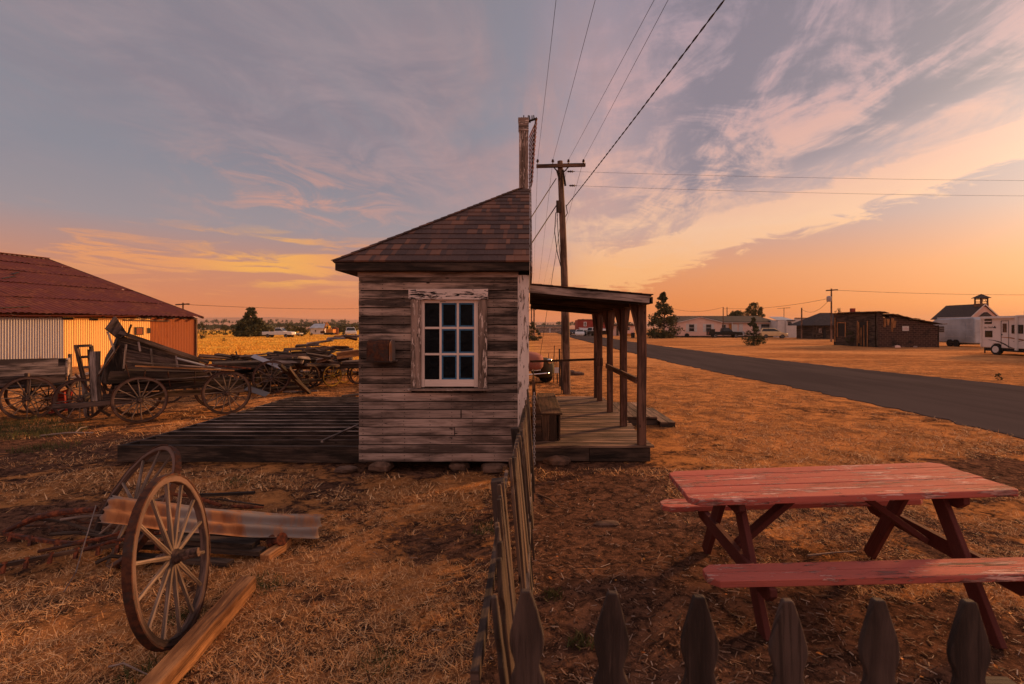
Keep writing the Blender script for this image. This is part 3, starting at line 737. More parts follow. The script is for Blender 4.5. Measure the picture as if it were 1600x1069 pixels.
# window
win = MB(); y0 = FY-.035
win.beam((fx(651), y0+.01, fz(468)), (fx(651), y0+.01, fz(606)), fx(656.5)-fx(641), .05, up=(0,1,0)); win.beam((fx(754.5), y0+.01, fz(468)), (fx(754.5), y0+.01, fz(606)), fx(762)-fx(748), .05, up=(0,1,0))
window = win.build('window', M['trim_bare'], shed, bevel=.003)
hd = MB(); hd.beam((fx(640), y0+.004, fz(460.5)), (fx(763), y0+.004, fz(460)), .055, fz(452)-fz(468), segs=6, jit=.0015); hd.build('window_head', M['head'], window)
si = MB(); si.beam((fx(638.5), y0-.012, fz(608)), (fx(764), y0-.012, fz(608)), .085, .022); si.build('sill', M['trim_bare'], window, bevel=.002)
ys_ = FY-.012; sa = MB()
sa.box(fx(656.5), fx(663.5), ys_, ys_+.03, fz(605), fz(468.3)); sa.box(fx(741), fx(747.5), ys_, ys_+.03, fz(605), fz(468.3))
sa.box(fx(663.7), fx(740.8), ys_+.001, ys_+.03, fz(473.5), fz(468.5)); sa.box(fx(663.7), fx(740.8), ys_+.001, ys_+.03, fz(604), fz(593))
sa.build('sash', M['sash'], window, bevel=.002)
mu = MB()
for a in (688.5, 715.5): mu.box(fx(a-1.7), fx(a+1.7), ys_+.004, ys_+.028, fz(593), fz(473.5))
for a in (512.5, 553.5):
    for (b, c) in ((663.8, 686.6), (690.4, 713.6), (717.4, 740.7)): mu.box(fx(b), fx(c), ys_+.006, ys_+.026, fz(a+1.7), fz(a-1.7))
mu.build('muntins', M['sash'], window, bevel=.001)
cols_ = [(663.7, 686.8), (690.2, 713.8), (717.2, 740.9)]; rws = [(473.6, 510.8), (514.2, 551.8), (555.2, 593)]
for ci, (a, b) in enumerate(cols_):
    for ri_, (c, d_) in enumerate(rws):
        g = MB(); g.box(fx(a), fx(b), ys_+.016, ys_+.019, fz(d_), fz(c)); g.build('pane', M['film'], window)
        if ci:
            e = MB(); q = 2.3
            e.box(fx(a), fx(b), ys_+.009, ys_+.015, fz(c+q), fz(c)); e.box(fx(a), fx(b), ys_+.009, ys_+.015, fz(d_), fz(d_-q))
            e.box(fx(a), fx(a+q), ys_+.009, ys_+.015, fz(d_-q), fz(c+q)); e.box(fx(b-q), fx(b), ys_+.009, ys_+.015, fz(d_-q), fz(c+q))
            e.build('blue_pane_edging', M['blue'], window)
cu_ = MB(); nx_ = 40; b0 = 0                       # crumpled film hung behind the glass
for j in range(13):
    for i in range(nx_+1):
        xx = fx(658)+(fx(746)-fx(658))*i/nx_; z = fz(600)+(fz(512)-fz(600))*j/12
        cu_.v.append(Vector((xx, FY+.06+.02*math.sin(i*1.1+j*.5)+.012*math.sin(i*2.7-j*.9), z)))
for j in range(12):
    for i in range(nx_): A = j*(nx_+1)+i; cu_.face((A, A+1, A+nx_+2, A+nx_+1), [(0,0)]*4)
cu_.build('plastic_film', M['curtain'], window, True)
# false front rising above the roof
ff = MB(); yF = 8.5; k2 = yF/F
def f2(px): return (px-CX)*k2
def z2(py): return H+(HY-py)*k2
ff.box(f2(811), f2(825.6), yF, yF+.10, z2(299), z2(204)); ff.box(f2(810), f2(826), yF-.01, yF+.10, z2(203.8), z2(190)); ff.box(f2(809.5), f2(826.5), yF-.015, yF+.10, z2(189.8), z2(184))
false = ff.build('false_front', M['trim_bare'], shed, bevel=.003)
fb_ = MB()
for i in range(14): fb_.beam((f2(814), yF+.12, z2(294)+.06+i*.083), (f2(814), yF+2.3, z2(294)+.06+i*.083), .02, .076)
fb_.box(f2(819), f2(824), yF+.11, yF+2.3, z2(294), z2(186)); fb_.build('false_front_boarding', M['dark'], false)
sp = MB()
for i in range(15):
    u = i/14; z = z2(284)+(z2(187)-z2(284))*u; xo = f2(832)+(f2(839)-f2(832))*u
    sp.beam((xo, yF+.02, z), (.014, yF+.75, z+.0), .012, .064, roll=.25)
sp.build('slatted_sign_panel', M['slat'], false)  # this face gets no sun; its glow is in the slat colour
for (a, b, w_, h2) in (((f2(829.5), yF+.01, z2(291)), (f2(836.6), yF+.01, z2(184)), .014, .02), ((f2(827.2), yF+1.2, z2(289)), (f2(827.8), yF+1.2, z2(184)), .012, .02), ((f2(826), yF+.015, z2(189)), (f2(838), yF+.015, z2(185)), .03, .02)):
    pb = MB(); pb.beam(a, b, w_, h2, up=(0,1,0)); pb.build('sign_brace', M['dark'], false)
for i in range(8):
    xx = f2(815)+i*(f2(838)-f2(815))/7; pb = MB(); pb.beam((xx, yF+.03+rnd.uniform(0,.1), z2(187)), (xx+rnd.uniform(-.01,.01), yF+.04, z2(rnd.uniform(178,182))), .026, .012, up=(0,1,0), taper=.6); pb.build('splintered_board', M['dark'], false)
# rusty letter box on the wall
mb_ = thing('rusty_mailbox', 'rusty round-topped metal mailbox hanging on the plank wall left of the window', 'mailbox', (fx(600), FY-.1, fz(545)))
mbx = MB(); prof = [(-.12,-.135),(.0,-.135)]; outl = []
for i in range(13):
    a_ = math.pi*i/12; outl.append((fx(583), FY-.135+.115*math.cos(a_+0), fz(548)+.05+.085*math.sin(a_)))
outl = [(fx(583), FY-.02, fz(562))]+outl+[(fx(583), FY-.25, fz(562))]
mbx.prism(outl, (fx(616)-fx(583), 0, 0)); mbx.build('box', M['iron'], mb_, bevel=.002)
mbd = MB(); mbd.prism([(fx(617), p[1]*1.0, p[2]) for p in outl], (.012, .0, 0)); mbd.beam((fx(619), FY-.25, fz(563)), (fx(622), FY-.03, fz(563)), .01, .02); mbd.build('lid', M['galv_rust'], mb_)
mbs = MB(); mbs.box(fx(579), fx(622), FY-.26, FY-.015, fz(564), fz(562.3)); mbs.build('bracket', M['dark'], mb_)
# stones under the sills
rock('footing_stone', (fx(596), FY+.02, .055), (.14,.12,.065), 'brown flat-sided footing stone under the left end of the shed wall', 'footing stones under the shed', seed=3)
rock('footing_stone', (fx(718), FY+.1, .04), (.13,.12,.06), 'low footing stone under the middle of the shed wall below the window', 'footing stones under the shed', seed=4)
rock('footing_stone', (fx(772), FY+.0, .045), (.17,.12,.055), 'wide pale flat footing stone under the shed beside the picket fence', 'footing stones under the shed', seed=5)
rock('footing_stone', (fx(541), FY-.02, .03), (.12,.10,.04), 'dark lumpy stone in front of the gap between joist platform and shed', 'footing stones under the shed', seed=6)
rock('footing_stone', (.36, 6.33, .05), (.15,.12,.065), 'reddish brown footing stone under the front edge of the porch', 'footing stones under the shed', seed=8)

# ---------------------------------------------------------------- porch
PY = 6.44
porch = thing('porch', 'weathered plank porch with lean-to roof on five brown posts beside the shed', 'porch', (.8, PY, 0))
dk2 = MB(); y = PY-.02; dz_ = .205
while y < YB+.05:
    wd = rnd.choice([.10,.12,.14,.09]); dk2.beam((.06, y+wd/2, dz_+rnd.uniform(-.003,.004)), (1.57+rnd.uniform(-.03,.02), y+wd/2+rnd.uniform(-.006,.006), dz_+rnd.uniform(-.003,.004)), wd-.014, .025, up=(0,0,1), segs=3, jit=.0015); y += wd
dk2.build('deck', M['deck'], porch)
rm = MB(); rm.box(.07, .76, PY-.005, PY+.035, .02, .188); rm.box(.765, 1.53, PY-.008, PY+.035, .015, .188); rm.box(1.50, 1.54, PY+.04, YB, .02, .188); rm.box(.07, 1.49, YB-.04, YB, .02, .188)
rm.build('rim_joist', M['dark'], porch, bevel=.003)
def post(px, py_b, wpx, wtop=True, label=None):
    b = gp(px, py_b, .218); top = 2.02
    w_ = wpx*b.y/F; q = MB(); X0 = 1.43
    q.beam((X0, b.y, .218), (X0, b.y, top+.03), w_, w_, up=(0,1,0), segs=5, jit=.002)
    o = q.build('post', M['post'], porch, bevel=.004)
    return o, X0, b.y, w_
posts = [post(998.5, 695, 12.5), post(974.5, 665.6, 10), post(956, 643.6, 8.5), post(938.5, 627, 7.5), post(929.5, 621.5, 7)]
for i, (o, X0, y, w_) in enumerate(posts):       # bracket boards that widen the top of each post
    q = MB(); zt_ = 2.02; ss_ = .115 if i < 4 else .05
    q.prism([(X0-w_/2-.004, y-.012, 1.58), (X0-w_/2-ss_*.5, y-.012, 1.80), (X0-w_/2-ss_, y-.012, zt_), (X0-w_/2-.002, y-.012, zt_)], (0, .024, 0))
    if i: q.prism([(X0+w_/2+.004, y-.012, 1.60), (X0+w_/2+.002, y-.012, zt_), (X0+w_/2+ss_*.5, y-.012, zt_)], (0, .024, 0))
    q.build('bracket', M['post'], o)
q = MB(); q.beam((1.43-.06, posts[0][2], 1.03), (1.43-.06, posts[2][2], 1.03), .035, .075); q.build('street_rail', M['post'], porch)
q = MB(); q.beam((.03, posts[4][2], .985), (1.40, posts[4][2], 1.03), .035, .045, segs=3, jit=.002); q.build('end_rail', M['dark'], porch)
q = MB(); q.box(1.37, 1.49, posts[3][2]-.05, posts[3][2]+.05, .93, 1.09); q.build('rail_block', M['post'], porch)
pr = MB(); ry0, ry1 = 6.22, YB+.15; z_a, z_b = 2.205, 2.075
def prz(x): return z_a+(z_b-z_a)*(x-.02)/1.45
y = ry0
while y < ry1:
    wd = rnd.choice([.16,.2,.24]); e = rnd.uniform(-.015,.015); pr.beam((.02, y+wd/2, prz(.02)+.012), (1.49+e, y+wd/2, prz(1.49)+.012), wd-.004, .02, segs=2, jit=.002); y += wd
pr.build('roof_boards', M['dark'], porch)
sh = MB(); 
for i in range(11):
    y = ry0-.03
    while y < ry1:
        wd = rnd.choice([.12,.16,.2,.25]); x1 = 1.51-i*.135; x0 = max(.02, x1-.17); up = Vector((0,0,1))
        tab(Vector((x1, y, prz(x1)+.024)), Vector((x1, y+wd-.003, prz(x1)+.024)), Vector((x0, y+wd-.003, prz(x0)+.027)), Vector((x0, y, prz(x0)+.027)), up, .007); y += wd
sh.build('porch_shingles', M['shingle'], porch)
fa = MB(); fa.beam((.015, ry0-.012, prz(.02)-.036), (1.465, ry0-.012, prz(1.465)-.036), .022, .085, segs=4, jit=.001); fa.build('gable_fascia', M['grey'], porch)
fa = MB(); fa.box(1.38, 1.48, ry0+.04, ry1-.02, 1.985, 2.05); fa.beam((1.50, ry0, prz(1.5)-.04), (1.50, ry1, prz(1.5)-.04), .02, .08)
for i in range(8):
    yj = ry0+.05+i*.66; fa.beam((.04, yj, prz(.04)-.055), (1.38, yj, prz(1.38)-.055), .04, .10)
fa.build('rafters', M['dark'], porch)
# boards of the porch soffit end
bn = thing('porch_bench', 'brown boxed plank bench with tall leaning back on the porch against the shed', 'bench', (.25, 6.7, .218))
q = MB()
for i in range(3): q.beam((.12+i*.1, 6.68, .225), (.12+i*.1, 6.68, .56), .096, .022, up=(0,1,0))
for i in range(14): q.beam((.405, 6.76+i*.142, .225), (.405, 6.76+i*.142, .56), .135, .02, up=(1,0,0))
q.build('plank_box', M['darkb'], bn)
q = MB(); q.box(.14, .44, 6.655, 8.72, .562, .588); q.build('seat', M['darkb'], bn, bevel=.004)
q = MB()
for i in range(3): q.beam((.10-i*.012, 6.66, .64+i*.14), (.10-i*.012, 8.7, .64+i*.14), .018, .135)
q.prism([(.05,6.64,.225),(.17,6.64,.225),(.16,6.64,.6),(.09,6.64,.80),(.07,6.64,1.02),(.045,6.64,1.02)], (0,.02,0)); q.build('backrest', M['darkb'], bn)
# step beside the porch
st = thing('porch_step', 'low two-level plank step on the ground at the street side of the porch', 'step', (1.9, 9, 0))
q = MB()
for i in range(5): q.beam((1.62+i*.135, 8.85, .145), (1.62+i*.135, 10.6, .145), .125, .025)
q.build('upper_tread', M['deck'], st)
q = MB(); q.box(1.56, 2.23, 8.88, 8.92, .0, .13); q.box(2.19, 2.23, 8.93, 10.6, 0, .13); q.build('upper_riser', M['dark'], st)
q = MB()
for i in range(2): q.beam((2.31+i*.13, 8.72, .075), (2.31+i*.13, 10.3, .075), .12, .025)
q.build('lower_tread', M['deck'], st); q = MB(); q.box(2.24, 2.50, 8.73, 8.77, -.02, .06); q.box(2.46, 2.5, 8.78, 10.3, -.02, .06); q.build('lower_riser', M['dark'], st)

# ---------------------------------------------------------------- joist platform left of the shed
jp = thing('joist_platform', 'dark open joist platform on the ground left of the shed, boards gone', 'platform', (-3.5, 8, 0))
q = MB(); q.beam((-5.12, 6.4, .135), (XL+.0, 6.36, .125), .05, .20, segs=6, jit=.002); q.build('rim_board', M['dark'], jp)
q = MB(); q.beam((-5.1, 6.44, .13), (-5.08, 11.0, .12), .04, .19, segs=5, jit=.002); q.build('rim_board', M['dark'], jp)
q = MB(); q.beam((-5.1, 11.03, .11), (XL, 11.0, .11), .05, .20); q.build('rim_board', M['dark'], jp)
yj = 6.68
while yj < 10.95:
    q = MB(); q.beam((-5.06, yj, .125+rnd.uniform(-.01,.01)), (XL+rnd.uniform(-.02,.0), yj+rnd.uniform(-.03,.03), .125+rnd.uniform(-.01,.012)), .038, .19, segs=5, jit=.0025); jo = q.build('joist', M['dark'], jp); q = MB(); q.beam((-5.06, yj, .232), (XL-.02, yj+rnd.uniform(-.01,.01), .232), .034, .008, segs=4, jit=.0015); q.build('bleached_top_edge', M['grey' if rnd.random() < .7 else 'wagon'], jo); yj += .285
q = MB(); q.beam(gp(503, 690, .24), gp(560, 664, .24), .03, .03); q.build('loose_batten', M['grey'], jp)
# ---------------------------------------------------------------- picket fences
KP = .00163
HALF = [(0,7.5),(4,9),(30,17),(52,23),(68,27),(82,28),(94,25.5),(106,21.5),(116,20),(126,22),(138,27),(146,28.5),(900,28.5)]
def picket(parent, tip, wd_dir, lean, length, thick, m, sc_=1., name='picket'):
    """tip: top point; wd_dir: unit width direction; lean: vector the base shifts by over the full length"""
    tip = Vector(tip); wdv = Vector(wd_dir).normalized(); dn = (Vector((0,0,-length))+Vector(lean)); dn = dn.normalized()
    th = wdv.cross(dn).normalized()*thick
    L = []; Rr = []; j = rnd.uniform(.95, 1.05)
    for (s_, hw) in HALF:
        sl2 = min(s_*KP*sc_, length); hw2 = hw*KP*sc_*j+rnd.uniform(-.0008, .0008)
        L.append((sl2, -hw2)); Rr.append((sl2, hw2))
    pts = L[::-1]+Rr
    pts3 = [tip+dn*a+wdv*b-th*.5 for a, b in pts]
    uvs = [(a, b+.1) for a, b in pts]
    mb = MB(); mb.prism(pts3, th, uvs); return mb.build(name, m, parent, bevel=.0025)
ff_ = thing('picket_fence', 'dark grey pointed picket fence across the near foreground in front of the picnic table', 'fence', (1, 1.3, 0))
tips = [(822,922),(957,925),(1092,931),(1230,937),(1372,936),(1513,938)]
xlast = 0
for i, (px, py) in enumerate(tips+[(1650,937)]):
    Yp = 1.31-.010*i; tp = yp(px, py, Yp); picket(ff_, tp, (1, -.035, 0), (rnd.uniform(-.02,.02), 0, 0), 1.0, .02, M['picket'], 1.0)
for z in (.80, .30):
    q = MB(); q.beam((-.10, 1.355, z-.13), (1.9, 1.29, z-.13), .035, .085, segs=6, jit=.001); q.build('rail', M['picket'], ff_)
q = MB(); q.beam((1.245, 1.36, -.02), (1.268, 1.36, .745), .085, .085, up=(0,1,0)); q.build('post', M['picket'], ff_)
sf = thing('picket_fence', 'brown picket fence seen end-on, leaning left and running back to the shed corner', 'fence', (-.05, 3, 0))
y = 1.36
k = 0
while y < 5.95:
    lt_ = np.interp(y, [1.3, 1.8, 2.2, 2.45, 3, 4.5, 6], [-.085, -.105, -.125, -.095, -.070, -.03, -.005])+rnd.uniform(-.008, .008)
    zt = np.interp(y, [1.3, 1.7, 2.3, 2.5, 3.5, 6], [1.00, 1.03, 1.02, 1.03, .98, 1.0])+rnd.uniform(-.03, .025)
    ln = np.interp(y, [1.3, 6], [.10, .05])
    if not (2.36 < y < 2.45):
        picket(sf, (lt_, y, zt), (rnd.uniform(-.10,.10), 1, 0), (ln+rnd.uniform(-.02,.02), rnd.uniform(-.03,.03), 0), zt-.06, .016, M['picket2' if k % 3 else 'picket'], .72)
    y += .118 if y < 3 else .13; k += 1
q = MB(); q.beam((-.140, 1.33, .785), (-.142, 3.3, .76), .022, .045, segs=5, jit=.002); q.beam((-.11, 3.31, .76), (-.05, 5.9, .74), .035, .06, segs=5, jit=.002); q.build('rail', M['wagon'], sf)
q = MB(); q.beam((-.03, 1.33, .30), (.03, 5.9, .30), .035, .06, segs=8, jit=.002); q.build('rail', M['grey'], sf)
for (x, y, z) in ((-.165, 1.40, .60), (-.175, 2.9, .84), (-.12, 4.5, .82)):
    q = MB(); q.beam((x+.08, y, -.02), (x, y, z), .075, .075, up=(0,1,0), segs=3, jit=.002); q.build('post', M['picket'], sf, bevel=.004)
# chain looped down the last post
ch = MB()
for i in range(26):
    c = Vector((.06, 5.55, .98-i*.030)); a = i % 2
    pts = [c+Vector(((math.cos(u)*.011) if a else math.cos(u)*.002, (math.cos(u)*.002) if a else math.cos(u)*.011, math.sin(u)*.020)) for u in [j*math.pi/4 for j in range(8)]]
    ch.tube(pts, .0035, 5, close=True)
tag(ch.build('hanging_chain', M['galv'], smooth=True), 'grey steel chain hanging between the fence end and the porch', 'chain')

# ---------------------------------------------------------------- picnic table
TC = Vector((1.915, 3.30, .722)); tr = -.054; TU = Vector((math.cos(tr), math.sin(tr), .050)).normalized(); TV = Vector((-math.sin(tr), math.cos(tr), -.020)).normalized(); TW = TU.cross(TV).normalized()
def tp_(u, v, w=0.): return TC+TU*u+TV*v+TW*w
tb = thing('picnic_table', 'faded red painted wooden picnic table with two attached benches', 'picnic table', (TC.x, TC.y, 0))
L2 = .945; bw = .128
for i in range(5):
    v0 = -.33+i*.133; a0, a1 = -L2+rnd.uniform(-.006,.006), L2-.03+rnd.uniform(-.006,.006); cL = .055 if i == 0 else 0; cR = .0 if i != 4 else .05; c0 = .055 if i == 4 else 0
    o_ = [(a0+cL, v0), (a1-(.02 if i == 0 else 0), v0), (a1, v0+(.02 if i == 0 else 0))]+([(a1, v0+bw-cR), (a1-cR, v0+bw)] if cR else [(a1, v0+bw)])+([(a0+c0, v0+bw), (a0, v0+bw-c0)] if c0 else [(a0, v0+bw)])+([(a0, v0+cL)] if cL else [])
    q = MB(); wz = rnd.uniform(-.001, .002); q.prism([tp_(u, v, -.038+wz) for u, v in o_], TW*.038, [(u, v) for u, v in o_]); q.build('tabletop_board', M['table'], tb, bevel=.004)
def bench(vc, ulen):
    for i in range(2):
        v0 = vc-.098+i*.1; c = .05; a0, a1 = -ulen, ulen
        o_ = [(a0+(c if i == 0 else 0), v0), (a1-(c if i == 0 else 0), v0), (a1, v0+(c if i == 0 else 0)), (a1, v0+.096-(0 if i == 0 else c)), (a1-(0 if i == 0 else c), v0+.096), (a0+(0 if i == 0 else c), v0+.096), (a0, v0+.096-(0 if i == 0 else c)), (a0, v0+(c if i == 0 else 0))]
        q = MB(); q.prism([tp_(u, v, -.31-.038) for u, v in o_], TW*.038, [(u, v) for u, v in o_]); o = q.build('bench_board', M['table'], tb, bevel=.004)
bench(-.58, .95); bench(.58, .95)
for u in (-.60, .60):
    for sgn in (-1, 1):
        a = tp_(u-.03*0, sgn*.11, -.045); zt = -.722-TU.z*u*1.0
        b = tp_(u, sgn*.56, 0); b.z = .0
        q = MB(); q.beam(b, a, .036, .095, up=(0,1,0)); 
        q.build('leg', M['tableleg'], tb, bevel=.003)
    q = MB(); s1_ = .038 if u > 0 else -.038
    q.prism([tp_(u+s1_-.018, v, w_) for v, w_ in ((-.70,-.350),(.70,-.350),(.70,-.39),(.63,-.445),(-.63,-.445),(-.70,-.39))], TU*.036); q.build('bench_bearer', M['tableleg'], tb, bevel=.003)
    q = MB(); q.prism([tp_(u+s1_-.018, v, w_) for v, w_ in ((-.30,-.040),(.30,-.040),(.30,-.085),(.24,-.125),(-.24,-.125),(-.30,-.085))], TU*.036); q.build('top_bearer', M['tableleg'], tb, bevel=.003)
    q = MB(); q.beam(tp_(u*.97, 0, -.40), tp_(u*.25, 0, -.055), .036, .085, up=TV); q.build('brace', M['tableleg'], tb, bevel=.003)

# ---------------------------------------------------------------- wheels
def basis(n, up=(0,0,1)):
    n = Vector(n).normalized(); up = Vector(up); a = up.cross(n).normalized(); b = n.cross(a).normalized(); return n, a, b
def make_wheel(parent, c, n, rad, spokes, width=.045, felloe=.045, m=None, hubl=.16, hubr=.055, rim_name='wheel', phase=.1, spm=None, tire=None, top=False):
    """a spoked wheel: felloe ring, iron tyre, hub, one mesh per spoke"""
    c = Vector(c); n, a, b = basis(n); N = 40
    def ring(mb, r0, r1, w0):
        base = len(mb.v)
        for i in range(N):
            t_ = 2*math.pi*i/N; dd = a*math.cos(t_)+b*math.sin(t_); wob = rnd.uniform(-.0012, .0012)
            for (r_, ww) in ((r0, -w0/2), (r1, -w0/2), (r1, w0/2), (r0, w0/2)): mb.v.append(c+dd*(r_+wob)+n*(ww+wob))
        for i in range(N):
            j = (i+1) % N; s_ = 2*math.pi*rad/N
            for k in range(4):
                k2 = (k+1) % 4; mb.face((base+i*4+k, base+i*4+k2, base+j*4+k2, base+j*4+k), [(i*s_, k*.04), (i*s_, k*.04+.04), (i*s_+s_, k*.04+.04), (i*s_+s_, k*.04)])
    mb = MB(); ring(mb, rad-.010-felloe, rad-.010, width*.9); rim = mb.build(rim_name, m or M['wheelrim'], parent, bevel=.003)
    root = parent if top else rim
    mb = MB(); ring(mb, rad-.0095, rad, width); mb.build('tyre', tire or M['iron'], root)
    hb = MB(); hb.lathe([(-hubl*.62,hubr*.45),(-hubl*.6,hubr*.6),(-hubl*.3,hubr*.75),(-hubl*.22,hubr),(hubl*.22,hubr),(hubl*.3,hubr*.78),(hubl*.75,hubr*.62),(hubl*.8,hubr*.66),(hubl,hubr*.6),(hubl,hubr*.3)], c, n, 16)
    hb.build('hub', m or M['wheelrim'], root, 'auto')
    for i in range(spokes):
        t_ = 2*math.pi*i/spokes+phase+rnd.uniform(-.02,.02); dd = a*math.cos(t_)+b*math.sin(t_)
        q = MB(); r0 = hubr*.8; r1 = rad-.012-felloe
        q.tube([c+dd*r0, c+dd*(r0+(r1-r0)*.3), c+dd*(r1*.7), c+dd*(r1+.01)], [.014*rad/.46, .0135*rad/.46, .0105*rad/.46, .0115*rad/.46], 6)
        q.build('spoke', spm or M['spoke'], root, 'auto')
    return rim
wc = Vector((-1.955, 2.81, .44))
wh = thing('wagon_wheel', 'large weathered wooden spoked wagon wheel standing upright against the timber beam', 'wheel', (wc.x, wc.y, 0))
make_wheel(wh, wc, (.95, .215, .13), .448, 14, .042, .036, hubl=.13, hubr=.040, rim_name='rim', top=True, tire=M['iron'])
w2b = Vector((-3.22, 3.95, 0)); w2t = Vector((-2.70, 4.02, .745)); w2c = (w2b+w2t)/2; upv = (w2t-w2b).normalized(); w2n = Vector((.44,.30,.85)).cross(Vector((-.74,.65,.16))).normalized(); w2c = Vector((-3.04, 3.95, .33))
wh2 = thing('wagon_wheel', 'spoked wagon wheel tipped at a slant behind the metal sheet in the left foreground', 'wheel', (w2b.x, w2b.y, 0))
make_wheel(wh2, w2c, w2n, .48, 12, .045, .034, hubl=.15, hubr=.045, rim_name='rim', phase=.3, top=True)
q = MB(); q.beam((-1.66, 1.90, .055), (-1.795, 3.28, .06), .10, .10, segs=8, jit=.002); tag(q.build('timber_beam', M['beam'], bevel=.006), 'orange-brown squared timber beam lying on the grass at the foot of the upright wheel', 'beam')
# corrugated sheet across the junk
P0, P1 = Vector((-2.85, 3.45, .49)), Vector((-1.66, 4.12, .11)); ax = (P1-P0).normalized(); sd = Vector((.12, -.85, -.50)).normalized(); sd = (sd-ax*sd.dot(ax)).normalized(); nn = ax.cross(sd)
q = MB(); nu, nv = 26, 30; Lx = (P1-P0).length
for i in range(nu+1):
    for j in range(nv+1):
        u = i/nu; v_ = j/nv*.30; e = (.010*math.sin(j*1.3)*(1 if i == 0 else 0))+(.015*math.sin(j*.5+1)*(1 if i == nu else 0))
        q.v.append(P0+ax*(Lx*u+e+(-.03*(j/nv) if i == nu else 0))+sd*((v_-.14)*.82)+nn*(.021*math.sin(j/nv*2*math.pi*2.5+.9)+.006*math.sin(i*.7+j*.3))-Vector((0,0,.03*math.sin(u*3.1))))
for i in range(nu):
    for j in range(nv): A = i*(nv+1)+j; q.face((A, A+1, A+nv+2, A+nv+1), [(0,0)]*4)
o = q.build('corrugated_metal_sheet', M['galv_rust'], smooth=True); o.modifiers.new('t', 'SOLIDIFY').thickness = .002
tag(o, 'long stained corrugated metal strip laid across the junk heap behind the upright wheel', 'metal sheet')
# sickle bars: rusty bar with lugs, and a pointed frame
def lugbar(pts, m, lugs, name, lab, r=.013, side=(0,0,-1)):
    q = MB(); pts = [Vector(p) for p in pts]
    for a, b in zip(pts[:-1], pts[1:]): q.beam(a, b, .03, .024)
    tot = len(pts)-1
    o = q.build(name, m)
    for i in range(lugs):
        u = (i+.5)/lugs*tot; k = int(u); p = pts[k].lerp(pts[min(k+1, tot)], u-k)
        qq = MB(); qq.beam(p+Vector((0,0,.022)), p+Vector((.012,-.03,-.045)), .026, .014, up=(0,1,0)); qq.build('lug', M['redrust'], o)
    return tag(o, lab, 'iron bar')
lugbar([gp(-10,887,.07), gp(60,872,.09), gp(140,857,.10), gp(200,850,.12), gp(262,846,.12)], M['darkb'], 8, 'lugged_iron_bar', 'rusty iron bar with bolted lugs lying nearest the viewer on the left ground')
lugbar([gp(6,833,.04), gp(30,838,.06), gp(70,845,.08), gp(110,849,.10), gp(160,842,.13), gp(215,826,.16)], M['redrust'], 5, 'lugged_iron_bar', 'rusty curved bar with lugs forming the lower arm of the pointed frame')
q = MB(); pts = [gp(6,832,.05), gp(30,820,.10), gp(58,808,.16), gp(100,800,.22), (gp(150,796,.26))]
q.tube(pts, [.018,.022,.026,.026,.024], 8); o = q.build('curved_shaft', M['redrust'], smooth='auto'); tag(o, 'dark rusty curved shaft, upper arm of the pointed frame at far left', 'shaft')
junk = [((50,810,.12),(200,838,.1),.012,'dark'),((40,822,.05),(128,832,.1),.01,'iron'),((95,812,.16),(195,806,.2),.010,'grey'),((80,835,.06),(200,842,.08),.013,'dark'),((60,862,.06),(200,838,.14),.012,'iron'),((130,860,.1),(250,832,.16),.014,'redrust'),((150,880,.02),(215,862,.06),.014,'dark'),((100,806,.18),(180,826,.10),.009,'iron'),
 ((210,850,.08),(410,862,.06),.022,'dark'),((190,836,.12),(400,850,.10),.026,'dark'),((200,868,.04),(360,880,.04),.018,'dark'),((230,822,.16),(420,838,.10),.022,'darkb')]
kinds = ['thin iron rod', 'short black rod', 'pale wooden lath', 'charred pole', 'bent dark rod', 'reddish iron rod', 'stub of black pipe', 'slim rusty rod', 'dark plank', 'thick dark plank', 'low dark plank', 'brown plank']
wheres = ['above the point of the rusty frame', 'inside the pointed rusty frame', 'under the left end of the metal strip', 'between the arms of the pointed frame', 'crossing under the lugged iron bar', 'slanting up toward the upright wheel', 'in the grass left of the upright wheel', 'highest in the tangle at left', 'under the metal strip behind the hub of the upright wheel', 'under the middle of the metal strip', 'lowest under the spokes of the upright wheel', 'just below the edge of the metal strip at right']
for (a, b, r_, m_), kk, wv in zip(junk, kinds, wheres):
    q = MB(); A, B = gp(*a), gp(*b)
    if r_ > .015: q.beam(A, B, r_*4, r_*1.5, segs=4, jit=.004)
    else: q.tube([A, A.lerp(B, .35)+Vector((0,0,rnd.uniform(-.02,.03))), A.lerp(B, .7)+Vector((0,0,rnd.uniform(-.02,.02))), B], r_, 7)
    tag(q.build('scrap_plank' if r_ > .015 else 'scrap_rod', M[m_]), kk+' '+wv, 'plank' if r_ > .015 else 'rod', 'scrap in the left foreground heap')
q = MB(); q.tube([gp(100,925,.0), gp(118,895,.12), gp(150,790,.30)+Vector((0,0,0))], .004, 5); tag(q.build('bent_wire', M['grey']), 'thin bent wire sticking up from the grass across the lugged bar', 'wire')
# poles behind the wheel, rusty rod, block with pulley
q = MB(); q.beam(gp(300,774,.10), gp(398,770,.10), .03, .025, segs=3, jit=.003); q.build
tag(q.build('dark_pole', M['dark']), 'dark straight pole lying behind the top of the upright wheel', 'pole')
q = MB(); q.tube([gp(225,795,.24), gp(262,772,.22), gp(300,775,.18), gp(345,790,.10)], .016, 8); tag(q.build('axle_rod', M['redrust'], smooth='auto'), 'bent reddish iron axle rod seen through the top of the upright wheel', 'rod')
q = MB(); q.tube([gp(362,791,.05), gp(385,792,.06), gp(412,793,.04)], [.014,.022,.008], 8); tag(q.build('rusty_spike', M['redrust'], smooth='auto'), 'short orange rusty spike on the ground above the metal strip', 'spike')
q = MB(); q.beam(gp(340,780,.06), gp(412,790,.03), .012, .012); tag(q.build('thin_stick', M['dark']), 'thin dark stick slanting to the rusty spike', 'stick')
